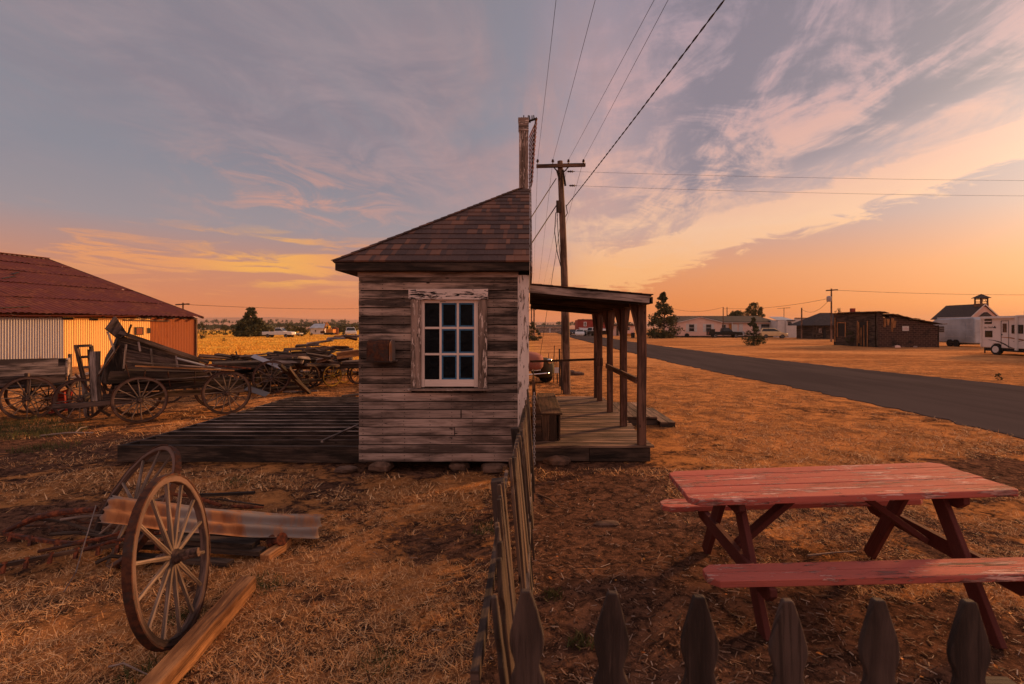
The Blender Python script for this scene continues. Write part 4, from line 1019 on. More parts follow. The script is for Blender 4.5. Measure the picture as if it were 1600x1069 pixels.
q = MB(); q.beam(gp(413,873,.035), gp(449,846,.05), .075, .06, segs=3, jit=.004); tag(q.build('wood_block', M['beam'], bevel=.005), 'short weathered wood block on the grass right of the wheel', 'wood block')
pc = gp(424,846,.08); q = MB(); q.lathe([(0,.045),(.012,.048),(.025,.028),(.07,.022),(.09,.03),(.105,.05),(.115,.048)], pc, (.8,-.3,.25), 18); tag(q.build('rusty_pulley', M['redrust'], smooth='auto'), 'rusty flared iron pulley resting beside the wood block', 'pulley')
# loose sticks on the grass
def stick(a, b, r, m, lab, mid=.02):
    q = MB(); A, B = gp(*a), gp(*b); q.tube([A, A.lerp(B, .5)+Vector((rnd.uniform(-.02,.02), rnd.uniform(-.02,.02), mid)), B], [r, r*.9, r*.6], 6); tag(q.build('stick', M[m]), lab, 'stick', 'loose sticks on the ground')
stick((170,1042,.01), (232,1055,.01), .005, 'grey', 'thin curved straw-coloured stick left of the foot of the beam', .05)
stick((884,889,.01), (950,890,.01), .006, 'beam', 'pale straight stick on the dark soil left of the bench end', 0)
stick((1262,868,.01), (1338,861,.01), .007, 'grey', 'pale stick on the shaded ground under the middle of the table', 0)
stick((1408,865,.01), (1414,853,.05), .006, 'beam', 'short upright pale stick under the table at right', 0)
stick((840,772,.01), (875,793,.01), .010, 'darkb', 'dark fallen twig on the soil near the fence', .02)
rock('pale_rock', (.16, 1.98, .02), (.05,.045,.05), 'pale lumpy rock on the soil just behind the leftmost foreground picket', seed=11)
rock('flat_stone', gp(948,818,.01), (.12,.06,.02), 'flat pale stone half buried in the dark soil before the porch', seed=12)
rock('small_stone', gp(840,1060,.02), (.035,.03,.03), 'small pale stone at the bottom edge beside the first foreground picket', seed=13)
# ---------------------------------------------------------------- barn
ang = R(75); BE = Vector((math.cos(ang), math.sin(ang), 0)); BN = Vector((math.sin(ang), -math.cos(ang), 0)); BC = Vector((-18.23, 28, 0)); EZ = 2.26
def bp(t_, n_, z): return BC-BE*t_+BN*n_+Vector((0,0,z))
barn = thing('metal_barn', 'long low barn with rusty red corrugated roof and patched sheet metal wall at left', 'barn', tuple(BC))
def corr(name, t0, t1, z0, z1, m, pitch=.085, amp=.016, off=0., rag=.0):
    q = MB(); n = max(4, int((t1-t0)/pitch*5))
    for i in range(n+1):
        t_ = t0+(t1-t0)*i/n; d_ = amp*math.cos(2*math.pi*t_/pitch)+off; sheet = int(t_/.66); jr = random.Random(sheet*7+int(z0*10)); dz_ = jr.uniform(-rag, rag)
        q.v += [bp(t_, d_, z0), bp(t_, d_+jr.uniform(-.01,.01), z1+dz_)]
        if i: a = 2*i; q.face((a-2, a, a+1, a-1), [(t_,z0),(t_,z0),(t_,z1),(t_,z1)])
    o = q.build(name, m, barn, True); return o
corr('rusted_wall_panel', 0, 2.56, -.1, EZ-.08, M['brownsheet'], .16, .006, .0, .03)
corr('sunlit_wall_panel', 2.56, 6.38, -.1, EZ-.12, M['tansheet'], .09, .016, .02, .02)  # sunlit stretch of the wall, its gold carried by the sheet colour
corr('shaded_wall_panel', 6.38, 14, -.1, EZ-.16, M['galv'], .09, .018, .04, .03)  # stretch out of the sun, its shade carried by the grey sheet
q = MB(); q.beam(bp(-.02,.03,-.1), bp(-.02,.03,EZ-.03), .09, .09, up=(0,1,0)); q.build('corner_post', M['darkb'], barn)
q = MB()
for t_ in (0.25,.85,1.5,2.1,2.75,3.3,4.9,7.0,8.2): q.beam(bp(t_, -.1, EZ-.055), bp(t_, .28, EZ-.10), .12, .07)
q.build('rafter_tails', M['dark'], barn)
q = MB(); q.beam(bp(1.55,.06,EZ-.22), bp(3.9,.06,EZ-.20), .03, .06); q.build('wall_batten', M['darkb'], barn)
q = MB(); 
for (a, b, z0, z1) in ((2.9,3.35,1.35,1.72),(2.55,2.72,1.42,1.68)): q.beam(bp(a,.045,(z0+z1)/2), bp(b,.045,(z0+z1)/2), .02, z1-z0)
q.beam(bp(6.0,.045,EZ-.17), bp(6.42,.045,EZ-.17), .02, .10); q.beam(bp(5.0,.045,EZ-.19), bp(5.35,.045,EZ-.19), .02, .09)
q.build('wall_opening', M['black'], barn)
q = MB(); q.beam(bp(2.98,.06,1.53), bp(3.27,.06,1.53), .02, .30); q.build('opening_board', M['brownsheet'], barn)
HW = 11.7; RZ = 5.9
def rpt(t_, s_, lift=0.):      # s: 0 at the eave, 1 at the ridge
    return bp(t_, .22-(HW+.22)*s_, EZ+(RZ-EZ)*s_*1.0+lift)
rf = MB(); bands = [(0,.22),(.205,.44),(.425,.66),(.645,.84),(.825,1.0)]; pit = .24
for bi, (s0, s1b) in enumerate(bands):
    n = int(15.5/pit*4); jr = random.Random(bi)
    cur = 0
    for i in range(n+1):
        t_ = -.35+15.5*i/n; a_ = .022*math.cos(2*math.pi*t_/pit)
        if i % 12 == 0: cur = jr.uniform(-.012, .018); cs = jr.uniform(-.006, .006)
        l0 = .014*(5-bi)*.0+.03; rf.v += [rpt(t_, s0+cs*.5, a_+.035+cur), rpt(t_, s1b, a_+.0+cur*.3)]
        if i: b = len(rf.v); rf.face((b-4, b-2, b-1, b-3), [(0,0)]*4)
roof_b = rf.build('roof', M['rustroof'], barn, True)
q = MB(); q.beam(rpt(-.35,1,.05), rpt(15,1,.05), .35, .04); q.build('ridge_cap', M['rustroof'], roof_b)
for (t0, s0, t1, s1b) in ((4.6,.52,5.5,.46),(3.9,.60,4.5,.55),(9.5,.10,12,.03),(7.2,.07,9.,.02)): q = MB(); q.beam(rpt(t0,s0,.07), rpt(t1,s1b,.075), .10, .02); q.build('roof_gap', M['black'], roof_b)
q = MB(); q.beam(rpt(-.32,0,-.02), rpt(-.32,1,-.02), .03, .12); q.build('verge_board', M['darkb'], barn)
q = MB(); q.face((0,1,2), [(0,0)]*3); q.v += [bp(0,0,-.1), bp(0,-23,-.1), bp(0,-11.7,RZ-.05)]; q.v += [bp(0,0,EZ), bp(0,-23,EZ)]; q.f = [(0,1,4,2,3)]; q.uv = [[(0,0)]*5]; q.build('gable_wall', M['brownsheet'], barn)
q = MB(); q.v += [bp(-.35,-11.7,RZ), bp(15,-11.7,RZ), bp(15,-23.6,EZ), bp(-.35,-23.6,EZ)]; q.face((0,1,2,3), [(0,0)]*4); q.build('far_roof_slope', M['rustroof'], barn)
# torn lean-to eave in front of the shaded grey wall
q = MB()
for i in range(18): t_ = 3.4+i*.62; q.beam(bp(t_, .25, EZ-.03-.010*i+rnd.uniform(-.012,.012)), bp(t_+.63, .25, EZ-.035-.010*i+rnd.uniform(-.012,.012)), .40, .014, roll=.14)
q.build('torn_eave_sheets', M['rustroof'], barn)

# ---------------------------------------------------------------- wagons
class Fr:
    def __init__(s, o, u): s.o = Vector(o); s.u = Vector(u).normalized(); s.v = Vector((-s.u.y, s.u.x, 0))
    def __call__(s, a, b, c): return s.o+s.u*a+s.v*b+Vector((0,0,c))
def wag_wheel(root, fr, u, v, r, n=12, m=None, spm=None, face=None, lean=0.):
    nrm = face or (-fr.v+Vector((0,0,lean)))
    return make_wheel(root, fr(u, v, r), nrm, r, n, .05*r/.42, .04*r/.42, m=m or M['wheelrim'], hubl=.15*r/.42, hubr=.055*r/.42, phase=rnd.random(), spm=spm)
def part(root, name, m, fn, **kw):
    q = MB(); fn(q); return q.build(name, m, root, **kw)
# the big header wagon
W = Fr((-6.92, 9.12, 0), (.743, .669, 0))
big = thing('farm_wagon', 'big old wooden wagon with raised slanting chute box, in front of the barn', 'wagon', tuple(W.o))
wag_wheel(big, W, 0, 0, .415, 14); wag_wheel(big, W, 1.36, 0, .43, 14); wag_wheel(big, W, .02, .95, .415, 14); wag_wheel(big, W, 1.38, .95, .43, 14)
part(big, 'axle', M['dark'], lambda q: q.beam(W(0,-.05,.42), W(.02,1.0,.42), .09, .10)); part(big, 'axle', M['dark'], lambda q: q.beam(W(1.36,-.05,.43), W(1.38,1.0,.43), .09, .10))
part(big, 'reach_pole', M['wagon'], lambda q: q.beam(W(-.5,.45,.45), W(1.75,.45,.42), .09, .11, segs=4, jit=.004))
def plane_pt(fr, v, px, py):
    return pp(px, py, fr(0, v, 0), fr.v)
def poly(q, fr, v, pts, th=.03):
    q.prism([plane_pt(fr, v, *p) for p in pts], fr.v*th)
sideA = [(187,521),(322,565),(314,574),(196,541)]
for i in range(5):      # side boards
    a0, a1 = i/5, (i+1)/5-.02
    def bd(q, a0=a0, a1=a1):
        A = [plane_pt(W, .14, *p) for p in ((186,523),(196,577),(324,566),(316,581))]
        q.prism([A[0].lerp(A[1], a0), A[2].lerp(A[3], a0), A[2].lerp(A[3], a1), A[0].lerp(A[1], a1)], W.v*.025)
    part(big, 'side_board', M['wagon'], bd)
part(big, 'top_rail', M['wagon'], lambda q: q.beam(plane_pt(W,.10,186,519), plane_pt(W,.10,326,567), .05, .07, segs=4, jit=.004))
for (x0, y0_, x1, y1_) in ((197,538,193,576),(236,545,238,572),(216,534,219,549),(275,556,277,574)):
    part(big, 'side_cleat', M['grey'], lambda q: q.beam(plane_pt(W,.12,x0,y0_), plane_pt(W,.12,x1,y1_), .05, .03, up=(0,0,1)))
part(big, 'far_side', M['wagon'], lambda q: q.prism([p+W.v*.72 for p in [plane_pt(W,.14,186,523), plane_pt(W,.14,324,566), plane_pt(W,.14,318,584), plane_pt(W,.14,180,590)]], W.v*.025))
part(big, 'bed', M['dark'], lambda q: q.prism([plane_pt(W,.16,172,580), plane_pt(W,.16,318,581), plane_pt(W,.16,330,592), plane_pt(W,.16,166,600)], W.v*.70))
part(big, 'hopper_end', M['dark'], lambda q: q.prism([plane_pt(W,.18,187,523), plane_pt(W,.18,196,577), plane_pt(W,.18,172,602), plane_pt(W,.18,158,597), plane_pt(W,.18,168,560), plane_pt(W,.18,180,540)], W.v*.66))
part(big, 'chute_box', M['wagon'], lambda q: q.prism([plane_pt(W,.10,166,514), plane_pt(W,.10,181,494), plane_pt(W,.10,200,523), plane_pt(W,.10,186,530)], W.v*.55), bevel=.006)
part(big, 'strut', M['grey'], lambda q: q.beam(plane_pt(W,.08,168,518), plane_pt(W,.08,180,552), .045, .03)); part(big, 'strut', M['wagon'], lambda q: q.beam(plane_pt(W,.08,199,526), plane_pt(W,.08,205,507), .04, .03))
part(big, 'brace_rod', M['iron'], lambda q: q.tube([plane_pt(W,.05,153,588), plane_pt(W,.05,170,565), plane_pt(W,.05,186,540)], .012, 6)); part(big, 'brace_rod', M['grey'], lambda q: q.beam(plane_pt(W,.03,154,584), plane_pt(W,.03,178,549), .012, .02))
part(big, 'tongue', M['wagon'], lambda q: q.beam(W(-.1,.3,.36), W(-1.15,.25,.38), .09, .08, segs=4, jit=.004))
part(big, 'sill', M['dark'], lambda q: q.beam(W(-.35,.12,.62), W(1.65,.12,.60), .07, .12, segs=3, jit=.004)); part(big, 'sill', M['dark'], lambda q: q.beam(W(-.35,.85,.62), W(1.65,.85,.60), .07, .12))
for (x0, y0_, x1, y1_) in ((196,570,202,590),(227,578,225,590),(305,580,304,600),(262,580,266,604)): part(big, 'hanger', M['iron'], lambda q: q.tube([plane_pt(W,.06,x0,y0_), plane_pt(W,.06,x1,y1_)], .010, 6))
rails = [((198,565,.0),(372,577),'grey','slim pale pole laid along the side of the big wagon, the upper one',.018),((211,572,-.03),(366,579),'beam','long tan pole along the side of the big wagon, just under the pale one',.022),((216,596,0),(326,588),'grey','pale lath slanting under the bed of the big wagon',.014),((270,588,.2),(330,589),'beam','short tan lath under the bed of the big wagon',.014),((205,590,.1),(300,596),'wagon','dark lath low under the big wagon bed',.014),((276,560,.1),(345,578),'galv','round metal pipe slanting off the end of the big wagon',.022),((320,570,-.02),(392,576),'redrust','orange rusty flat strip lying over the rear wheel of the big wagon',.03)]
for a, b, m_, lab, r_ in rails:
    q = MB(); A = plane_pt(W, a[2], a[0], a[1]); B = plane_pt(W, a[2]-.05, b[0], b[1])
    if 'pipe' in lab: q.tube([A, B], r_, 8)
    else: q.beam(A, B, r_*2, r_, segs=3, jit=.002)
    tag(q.build('loose_pole' if 'pole' in lab else 'metal_pipe' if 'pipe' in lab else 'metal_strip' if 'strip' in lab else 'loose_lath', M[m_]), lab, 'pole' if 'pole' in lab else 'pipe' if 'pipe' in lab else 'strip' if 'strip' in lab else 'lath')
# the middle cart with the uprights
W2 = Fr((-8.15, 9.30, 0), (.62, .78, 0))
cart = thing('old_cart', 'dark two-wheeled cart with a thick upright post between the plank wagon and the big wagon', 'cart', tuple(W2.o))
wag_wheel(cart, W2, 0, 0, .39, 12, face=Vector((.80,-.55,0))); wag_wheel(cart, W2, .35, .9, .39, 12, face=Vector((.80,-.55,0)))
part(cart, 'axle', M['dark'], lambda q: q.beam(W2(0,0,.39), W2(.35,.9,.39), .08, .09)); part(cart, 'upright_post', M['grey'], lambda q: q.beam(yp(151,626,9.15), yp(149,549,9.15), .11, .10, up=(0,1,0), segs=4, jit=.006))
part(cart, 'frame_beam', M['dark'], lambda q: q.beam(yp(108,640,9.3), yp(196,621,9.5), .08, .09, segs=3, jit=.004)); part(cart, 'curved_lever', M['wagon'], lambda q: q.tube([yp(154,575,9.2), yp(160,592,9.25), yp(166,608,9.3), yp(182,612,9.35)], [.03,.035,.03,.02], 7))
part(cart, 'lever', M['iron'], lambda q: q.tube([yp(118,585,9.4), yp(130,598,9.35), yp(141,612,9.3)], .02, 6)); part(cart, 'foot', M['dark'], lambda q: q.tube([yp(152,625,9.15), yp(156,640,9.2), yp(172,650,9.3)], .025, 6))
ld = thing('ladder_rack', 'tall ladder-like brown wood rack standing behind the cart against the tan barn wall', 'rack', tuple(gp(135,652)))
q = MB(); q.beam(yp(119,540,9.8), yp(131,594,9.8), .06, .05, up=(0,1,0)); q.build('stile', M['darkb'], ld); q = MB(); q.beam(yp(142,540,9.85), yp(144,556,9.85), .05, .05, up=(0,1,0)); q.build('stile', M['wagon'], ld)
for (a, b) in (((117,541),(142,540)),((128,558),(146,557)),((131,574),(146,573))): q = MB(); q.beam(yp(*a,9.8), yp(*b,9.82), .05, .05); q.build('rung', M['wagon'], ld)
q = MB(); q.beam(yp(131,594,9.8), yp(136,652,9.8), .06, .06, up=(0,1,0)); q.build('stile', M['grey'], ld); q = MB(); q.beam(yp(140,546,9.85), yp(147,650,9.85), .05, .05, up=(0,1,0)); q.build('stile', M['darkb'], ld)
# plank wagon at the left edge
W3 = Fr((-9.22, 9.44, 0), (.76, .65, 0))
pw = thing('plank_wagon', 'low grey plank-sided wagon with spoked wheel cut off by the left edge', 'wagon', tuple(W3.o))
wag_wheel(pw, W3, 0, 0, .40, 12); wag_wheel(pw, W3, 0, .9, .40, 12); wag_wheel(pw, W3, -1.5, 0, .40, 12)
part(pw, 'axle', M['dark'], lambda q: q.beam(W3(0,-.03,.40), W3(0,.93,.40), .09, .09))
for i, (za, zb_) in enumerate(((.64,.80),(.81,.97),(.98,1.12))): part(pw, 'side_board', M['grey' if i else 'wagon'], lambda q: q.beam(W3(-2.2,.06,(za+zb_)/2+.02), W3(.50-.1*(i==2)*1,.06,(za+zb_)/2), .03, zb_-za, segs=3, jit=.003))
part(pw, 'end_board', M['grey'], lambda q: q.beam(W3(.52,.05,.93), W3(.54,.90,.93), .03, .32)); part(pw, 'bed', M['dark'], lambda q: q.beam(W3(-2.2,.48,.60), W3(.6,.48,.60), .85, .04))
part(pw, 'corner_stake', M['wagon'], lambda q: q.beam(W3(.55,.92,.55), W3(.55,.92,1.16), .05, .05, up=(0,1,0))); part(pw, 'corner_stake', M['wagon'], lambda q: q.beam(W3(-.02,.02,.50), W3(-.02,.02,.86), .06, .04, up=(0,1,0)))
part(pw, 'rear_step', M['grey'], lambda q: (q.beam(W3(.62,.1,.72), W3(1.0,.75,.80), .20, .02), q.beam(W3(.66,.1,.60), W3(1.0,.7,.62), .03, .14))); part(pw, 'far_side', M['wagon'], lambda q: q.beam(W3(-2.2,.92,.85), W3(.5,.92,.85), .03, .45))
rm_ = thing('red_implement', 'faded red metal farm implement half hidden behind the spoked wheels at left', 'machine', tuple(gp(100,650)))
part(rm_, 'panel', M['red'], lambda q: q.prism([yp(78,642,10.1), yp(102,640,10.0), yp(100,612,10.0), yp(82,622,10.1)], (.02,.1,0))); part(rm_, 'side_frame', M['red'], lambda q: (q.beam(yp(70,646,10.1), yp(110,640,10), .04, .03), q.beam(yp(104,640,10), yp(112,612,10), .03, .03), q.beam(yp(80,618,10), yp(116,606,10), .03, .03)))
part(rm_, 'foot', M['iron'], lambda q: (q.beam(yp(82,641,10.1), yp(82,641,10.1)-Vector((0,0,.2)), .03, .03, up=(0,1,0)), q.beam(yp(108,640,10.), yp(108,640,10.)-Vector((0,0,.2)), .03, .03, up=(0,1,0))))
stick((62,681,.01), (146,676,.02), .012, 'grey', 'pale bleached branch on the weeds in front of the cart', .02)
stick((118,676,.02), (136,667,.08), .009, 'grey', 'crooked pale side branch in front of the cart', .03)
# the far wagon heaped with boards
W4 = Fr((gp(424,617).x, gp(424,617).y, 0), (.80, .60, 0))
lw = thing('loaded_wagon', 'flat wagon heaped with boards behind the big wagon, its two tall spoked wheels showing', 'wagon', tuple(W4.o))
rr_ = 27*W4.o.y/F
wag_wheel(lw, W4, 0, 0, rr_, 12, face=Vector((.50,-.80,-.12))); p_ = gp(480,609)
make_wheel(lw, (p_.x, p_.y, .36), (.75,-.62,-.1), .36, 12, .05, .035, m=M['wheelrim'], hubl=.15, hubr=.05, spm=M['grey'])
part(lw, 'bed', M['dark'], lambda q: q.beam(W4(-1.2,.62,.80), W4(1.6,.62,.82), .85, .06, segs=3, jit=.01)); part(lw, 'axle', M['dark'], lambda q: q.beam(W4(0,0,rr_), W4(.3,1.1,rr_), .08, .08))
part(lw, 'sill', M['dark'], lambda q: q.beam(W4(-1.1,.25,.72), W4(1.5,.25,.72), .07, .09)); part(lw, 'bolster', M['darkb'], lambda q: q.beam(W4(-.2,.05,.58), W4(.1,1.1,.58), .1, .12))
wag_wheel(lw, W4, -1.2, 1.0, .36, 12)
for k, (a, b, wd) in enumerate((((395,556),(447,577),.13),((407,559),(456,580),.08))):
    A, B = yp(*a, W4.o.y+.2), yp(*b, W4.o.y-.1); q = MB(); q.beam(A, B, wd, .012, up=(.1,-.6,.8)); tag(q.build('loose_metal_sheet', M['dullmetal' if k else 'galv']), ['wide pale metal sheet slanting over the loaded wagon', 'narrow pale metal strip beside the wide sheet on the loaded wagon'][k], 'metal sheet')
q = MB(); q.beam(gp(385,606,.2), gp(418,617,.05), .16, .01, up=(.1,-.6,.8)); tag(q.build('loose_metal_sheet', M['dullmetal']), 'bluish metal sheet leaning on the ground behind the near wheel of the loaded wagon', 'metal sheet')
for k, (a, b) in enumerate((((437,570),(484,614)),((450,574),(478,612)))):
    q = MB(); q.beam(yp(*a, 11.9), yp(*b, 12.6) if False else gp(b[0], b[1], .03), .08, .07, segs=3, jit=.004); tag(q.build('leaning_timber', M['dark']), ['thick dark timber leaning down from the loaded wagon to the ground', 'thinner dark timber behind the leaning thick one'][k], 'timber')
for k, (px, pb_, r_, fc, lab) in enumerate(((262,630,.36,(.7,-.6,.1),'dark spoked wheel standing in the shade under the middle of the big wagon'),(392,612,.33,(.9,-.35,.25),'dark spoked wheel leaning just right of the rear wheel of the big wagon'),(452,612,.30,(.5,-.8,.3),'small dark spoked wheel leaning between the two tall wheels of the loaded wagon'),(497,603,.33,(.9,-.5,-.2),'dark spoked wheel standing left of the yellow wheel'),(560,600,.33,(.4,-.9,.1),'dark spoked wheel touching the left wall of the shed at the back'),(75,650,.36,(.7,-.7,.05),'dark spoked wheel half hidden behind the red implement'))):
    b_ = gp(px, pb_); t_ = thing('wagon_wheel', lab, 'wheel', (b_.x, b_.y, 0)); make_wheel(t_, (b_.x, b_.y, r_*.97), fc, r_, 12, .045, .034, rim_name='rim', top=True, spm=M['wagon'] if k%2 else None, phase=k*.2)
# yellow-wheeled flat wagon
W5 = Fr((gp(519,604).x, gp(519,604).y, 0), (.95, .30, 0))
yw = thing('flatbed_wagon', 'low flatbed wagon with a yellow spoked wheel, half hidden behind the shed', 'wagon', tuple(W5.o))
wag_wheel(yw, W5, 0, 0, .31, 10, m=M['yellow'], spm=M['yellow'], face=Vector((.8,-.6,0))); wag_wheel(yw, W5, .75, .5, .30, 10, m=M['wheelrim'], face=Vector((.6,-.8,0)), spm=M['yellow']); wag_wheel(yw, W5, -.45, .1, .27, 12, m=M['iron'], face=Vector((.9,-.4,0))); wag_wheel(yw, W5, .3, .9, .28, 10, m=M['yellow'], face=Vector((.8,-.6,0)))
part(yw, 'bed', M['wagon'], lambda q: q.beam(W5(-.5,.5,.66), W5(2.0,.5,.70), .9, .07, segs=3, jit=.004)); part(yw, 'sill', M['dark'], lambda q: q.beam(W5(-.6,.12,.55), W5(2.0,.12,.58), .08, .13)); part(yw, 'axle', M['dark'], lambda q: q.beam(W5(0,.02,.31), W5(.3,.9,.31), .07, .08))
q = MB(); q.beam(yp(526,556,13.6), yp(560,551,13.8), .5, .16, segs=3, jit=.006); tag(q.build('wooden_crate_side', M['beam']), 'tan wooden panel lying on top of the yellow-wheeled wagon', 'panel')
# heap of old boards: every board a thing of its own
hr = random.Random(4); cnt = 0
def zone(name, n, x0, x1, yA, yB, zt, mats, lab, grp):
    for i in range(n):
        px = hr.uniform(x0, x1); Yv = hr.uniform(yA, yB); z = hr.random()**1.2*zt(px); X = (px-CX)*Yv/F; z = z+.72 if name == 'c' else z
        a = hr.gauss(.25, .55); L = hr.uniform(.4, 1.5); dv = Vector((math.cos(a), math.sin(a)*.8, hr.gauss(0, .13)))*L/2; c = Vector((X, Yv, max(.05, z)))
        if c.z-abs(dv.z) < .02: dv.z *= .2
        q = MB(); q.beam(c-dv, c+dv, hr.uniform(.06, .18), hr.uniform(.02, .06), segs=2, jit=.006, roll=hr.gauss(0, .35)); tag(q.build('old_board', M[hr.choice(mats)]), lab, 'board', grp)
zone('a', 120, 318, 470, 13.2, 16.5, lambda p: .86, ['dark','wagon','dark','darkb','grey'], 'dark weathered board in the long low heap behind the loaded wagon', 'boards heaped behind the loaded wagon')
zone('b', 90, 430, 562, 16.0, 19.5, lambda p: .85+.65*(p-430)/130, ['grey','wagon','darkb','wagon','beam'], 'weathered board in the taller heap beside the yellow-wheeled wagon', 'boards heaped beside the yellow-wheeled wagon')
zone('c', 26, 395, 520, 13.0, 14.2, lambda p: .30, ['dark','wagon','grey'], 'dark board jumbled on the bed of the loaded wagon', 'boards jumbled on the loaded wagon')
q = MB(); q.beam(gp(534,619,.02), gp(562,616,.05), .25, .03); tag(q.build('loose_board', M['dark']), 'dark board lying alone on the straw beside the shed wall', 'board')
# field fence posts
for k, (px, yb, yt, Yv) in enumerate(((475,577,551,26),(372,570,549,28),(456,565,548,34))):
    A = gp(px, HY+F*H/Yv); q = MB(); q.beam(A, Vector((A.x-.12, A.y, H-(yt-HY)*Yv/F)), .06, .06, up=(0,1,0)); tag(q.build('fence_post', M['dark']), ['leaning dark post in the golden field above the board heap, right of the tall conifer', 'thin dark post in the golden field just below the tall conifer', 'short thin post in the golden field between the two others'][k], 'post', 'posts in the golden field')
# ---------------------------------------------------------------- trees
def crown_tris(clumps, per, leaf, seed, elong=1.):
    r_ = np.random.RandomState(seed); out = []
    for (c, rad) in clumps:
        n = per; dv = r_.normal(size=(n, 3)); dv /= np.linalg.norm(dv, axis=1)[:, None]; rr = r_.rand(n)**.45
        p = np.array(c)+dv*rr[:, None]*np.array(rad); a = r_.normal(size=(n, 3)); a /= np.linalg.norm(a, axis=1)[:, None]
        b = np.cross(a, r_.normal(size=(n, 3))); b /= np.linalg.norm(b, axis=1)[:, None]; s = leaf*(.6+.8*r_.rand(n))[:, None]
        out.append(np.stack([p-a*s*.5, p+a*s*.5*1., p+b*s*elong], 1))
    return np.concatenate(out)
def tree(name, label, X, Y, h, wd, kind='conifer', seed=1, z0=0., group=None, n=60, per=60, cat='tree', lean=0.):
    r_ = random.Random(seed); root = thing(name, label, cat, (X, Y, z0), group)
    tk = MB(); cl = []
    if kind == 'conifer':
        tk.tube([(X, Y, z0-.1), (X+.02*h, Y, z0+h*.5), (X+lean*h, Y, z0+h*.95)], [.035*h*.6, .02*h*.6, .004*h], 7)
        for i in range(n):
            u = r_.random()**1.25*.94+.04; env = wd/2*(1-u)**.75*(1.0 if u > .14 else .45+4*u); a = r_.random()*6.28; rr = env*(.35+.62*r_.random())
            c = (X+math.cos(a)*rr+lean*h*u, Y+math.sin(a)*rr, z0+u*h); s_ = (.085*wd*(1.2-.75*u)+.03*h*(1-u))*r_.uniform(.6, 1.25)
            cl.append((c, (s_*1.1, s_*1.1, s_*.8))); tk.tube([(X+.02*h*u, Y, z0+max(.1, u-.08)*h), c], [.008*h, .003*h], 4)
        cl.append(((X+lean*h, Y, z0+h*.88), (.03*wd, .03*wd, .11*h)))
    elif kind == 'bush':
        for i in range(n):
            a = r_.random()*6.28; u = r_.random(); rr = wd/2*math.sqrt(r_.random())*math.sqrt(max(.1, 1-u*u)); c = (X+math.cos(a)*rr, Y+math.sin(a)*rr, z0+h*(.08+.86*u)); s_ = .12*(wd+h)/2*r_.uniform(.7, 1.3)
            cl.append((c, (s_, s_, s_*.8)))
        for i in range(5): a = i*1.26; tk.tube([(X, Y, z0-.1), (X+math.cos(a)*wd*.2, Y+math.sin(a)*wd*.2, z0+h*.6)], [.03*h, .01*h], 5)
    else:
        tk.tube([(X, Y, z0-.1), (X, Y, z0+h*.4), (X+.05*h, Y, z0+h*.75)], [.04*h, .03*h, .01*h], 7)
        for i in range(n):
            a = r_.random()*6.28; u = r_.random(); rr = wd/2*r_.random()**.5*math.sin(math.pi*(.15+.8*u)); c = (X+math.cos(a)*rr, Y+math.sin(a)*rr, z0+h*(.28+.68*u)); s_ = .11*wd*r_.uniform(.6, 1.4)
            cl.append((c, (s_, s_, s_*.8))); tk.tube([(X, Y, z0+h*.35), c], [.012*h, .004*h], 4)
    t_ = tk.build('trunk', M['bark'], root, recalc=False)
    tri = crown_tris(cl, per, max(.042*wd, .04*math.sqrt(h)), seed)
    o = soup('crown', (tri-np.array([X, Y, z0])).reshape(-1, 3, 3), M['needle' if kind != 'leafy' else 'leafdk']); o.parent = root
    return root
def tpx(px, Y): return (px-CX)*Y/F
tree('juniper_tree', 'tall dark bushy conifer on the lawn at the left end of the pink house', tpx(1037,82), 82, 7.4, 6.0, seed=2, n=95, per=55, lean=-.01)
tree('juniper_tree', 'small dark round-bottomed conifer standing alone on the verge in front of the parked vehicles', tpx(1177,48.6), 48.6, 2.65, 2.5, seed=5, n=60, per=50)
tree('juniper_tree', 'tall pointed conifer in the golden field behind the wagons', tpx(393,95), 95, 5.4, 7.6, seed=7, n=90, per=60)
for (px, Y, h, wd, lab, sd_) in ((315,75,2.4,2.0,'small dark juniper bush next to the right end of the barn',3),(350,110,2.2,2.8,'low rounded juniper just left of the tall pointed conifer',4),(333,120,1.4,2.0,'lowest dark juniper bush between barn and pointed conifer',9),(372,118,1.8,2.4,'dark juniper bush touching the left foot of the pointed conifer',10),(420,115,1.9,2.6,'dark juniper bush right of the pointed conifer, above the white pickup',11),(440,130,1.8,3.2,'dark shrub behind the white pickup in the far field',12),(472,100,2.0,3.6,'broad blackish thicket left of the far white house',13),(537,115,1.6,2.2,'small round bush between the yellow excavator and the white truck',14),(521,125,1.9,2.0,'darker round bush just right of the yellow excavator',15),(552,120,1.6,1.6,'small bush behind the white truck next to the shed edge',16),(453,125,1.7,2.0,'small dark shrub right of the white pickup',17)):
    tree('juniper_bush', lab, tpx(px, Y), Y, h*1.0, wd, kind='bush', seed=sd_, n=26, per=60, cat='bush')
tree('juniper_tree', 'dark conifer beyond the porch, right against the shed corner board', tpx(832,66), 66, 2.6, 2.6, seed=21, n=45, per=60)
tree('leafy_tree', 'tall leafy tree rising behind the roof of the pink house, the right and higher one', tpx(1178,118), 118, 7.6, 4.4, kind='leafy', seed=22, n=70, per=110)
tree('leafy_tree', 'broad low leafy tree behind the roof of the pink house, left of the tall one', tpx(1152,112), 112, 5.3, 5.4, kind='leafy', seed=23, n=70, per=110)
tree('leafy_tree', 'spindly tree showing above the ridge of the ruined brick-patterned shed', tpx(1312,62), 62, 4.2, 1.8, kind='leafy', seed=24, n=9, per=24)
tree('yellow_bush', 'yellowish bush between the tan house and the tall conifer', tpx(1003,100), 100, 1.9, 1.5, kind='bush', seed=25, n=18, per=50, cat='bush')
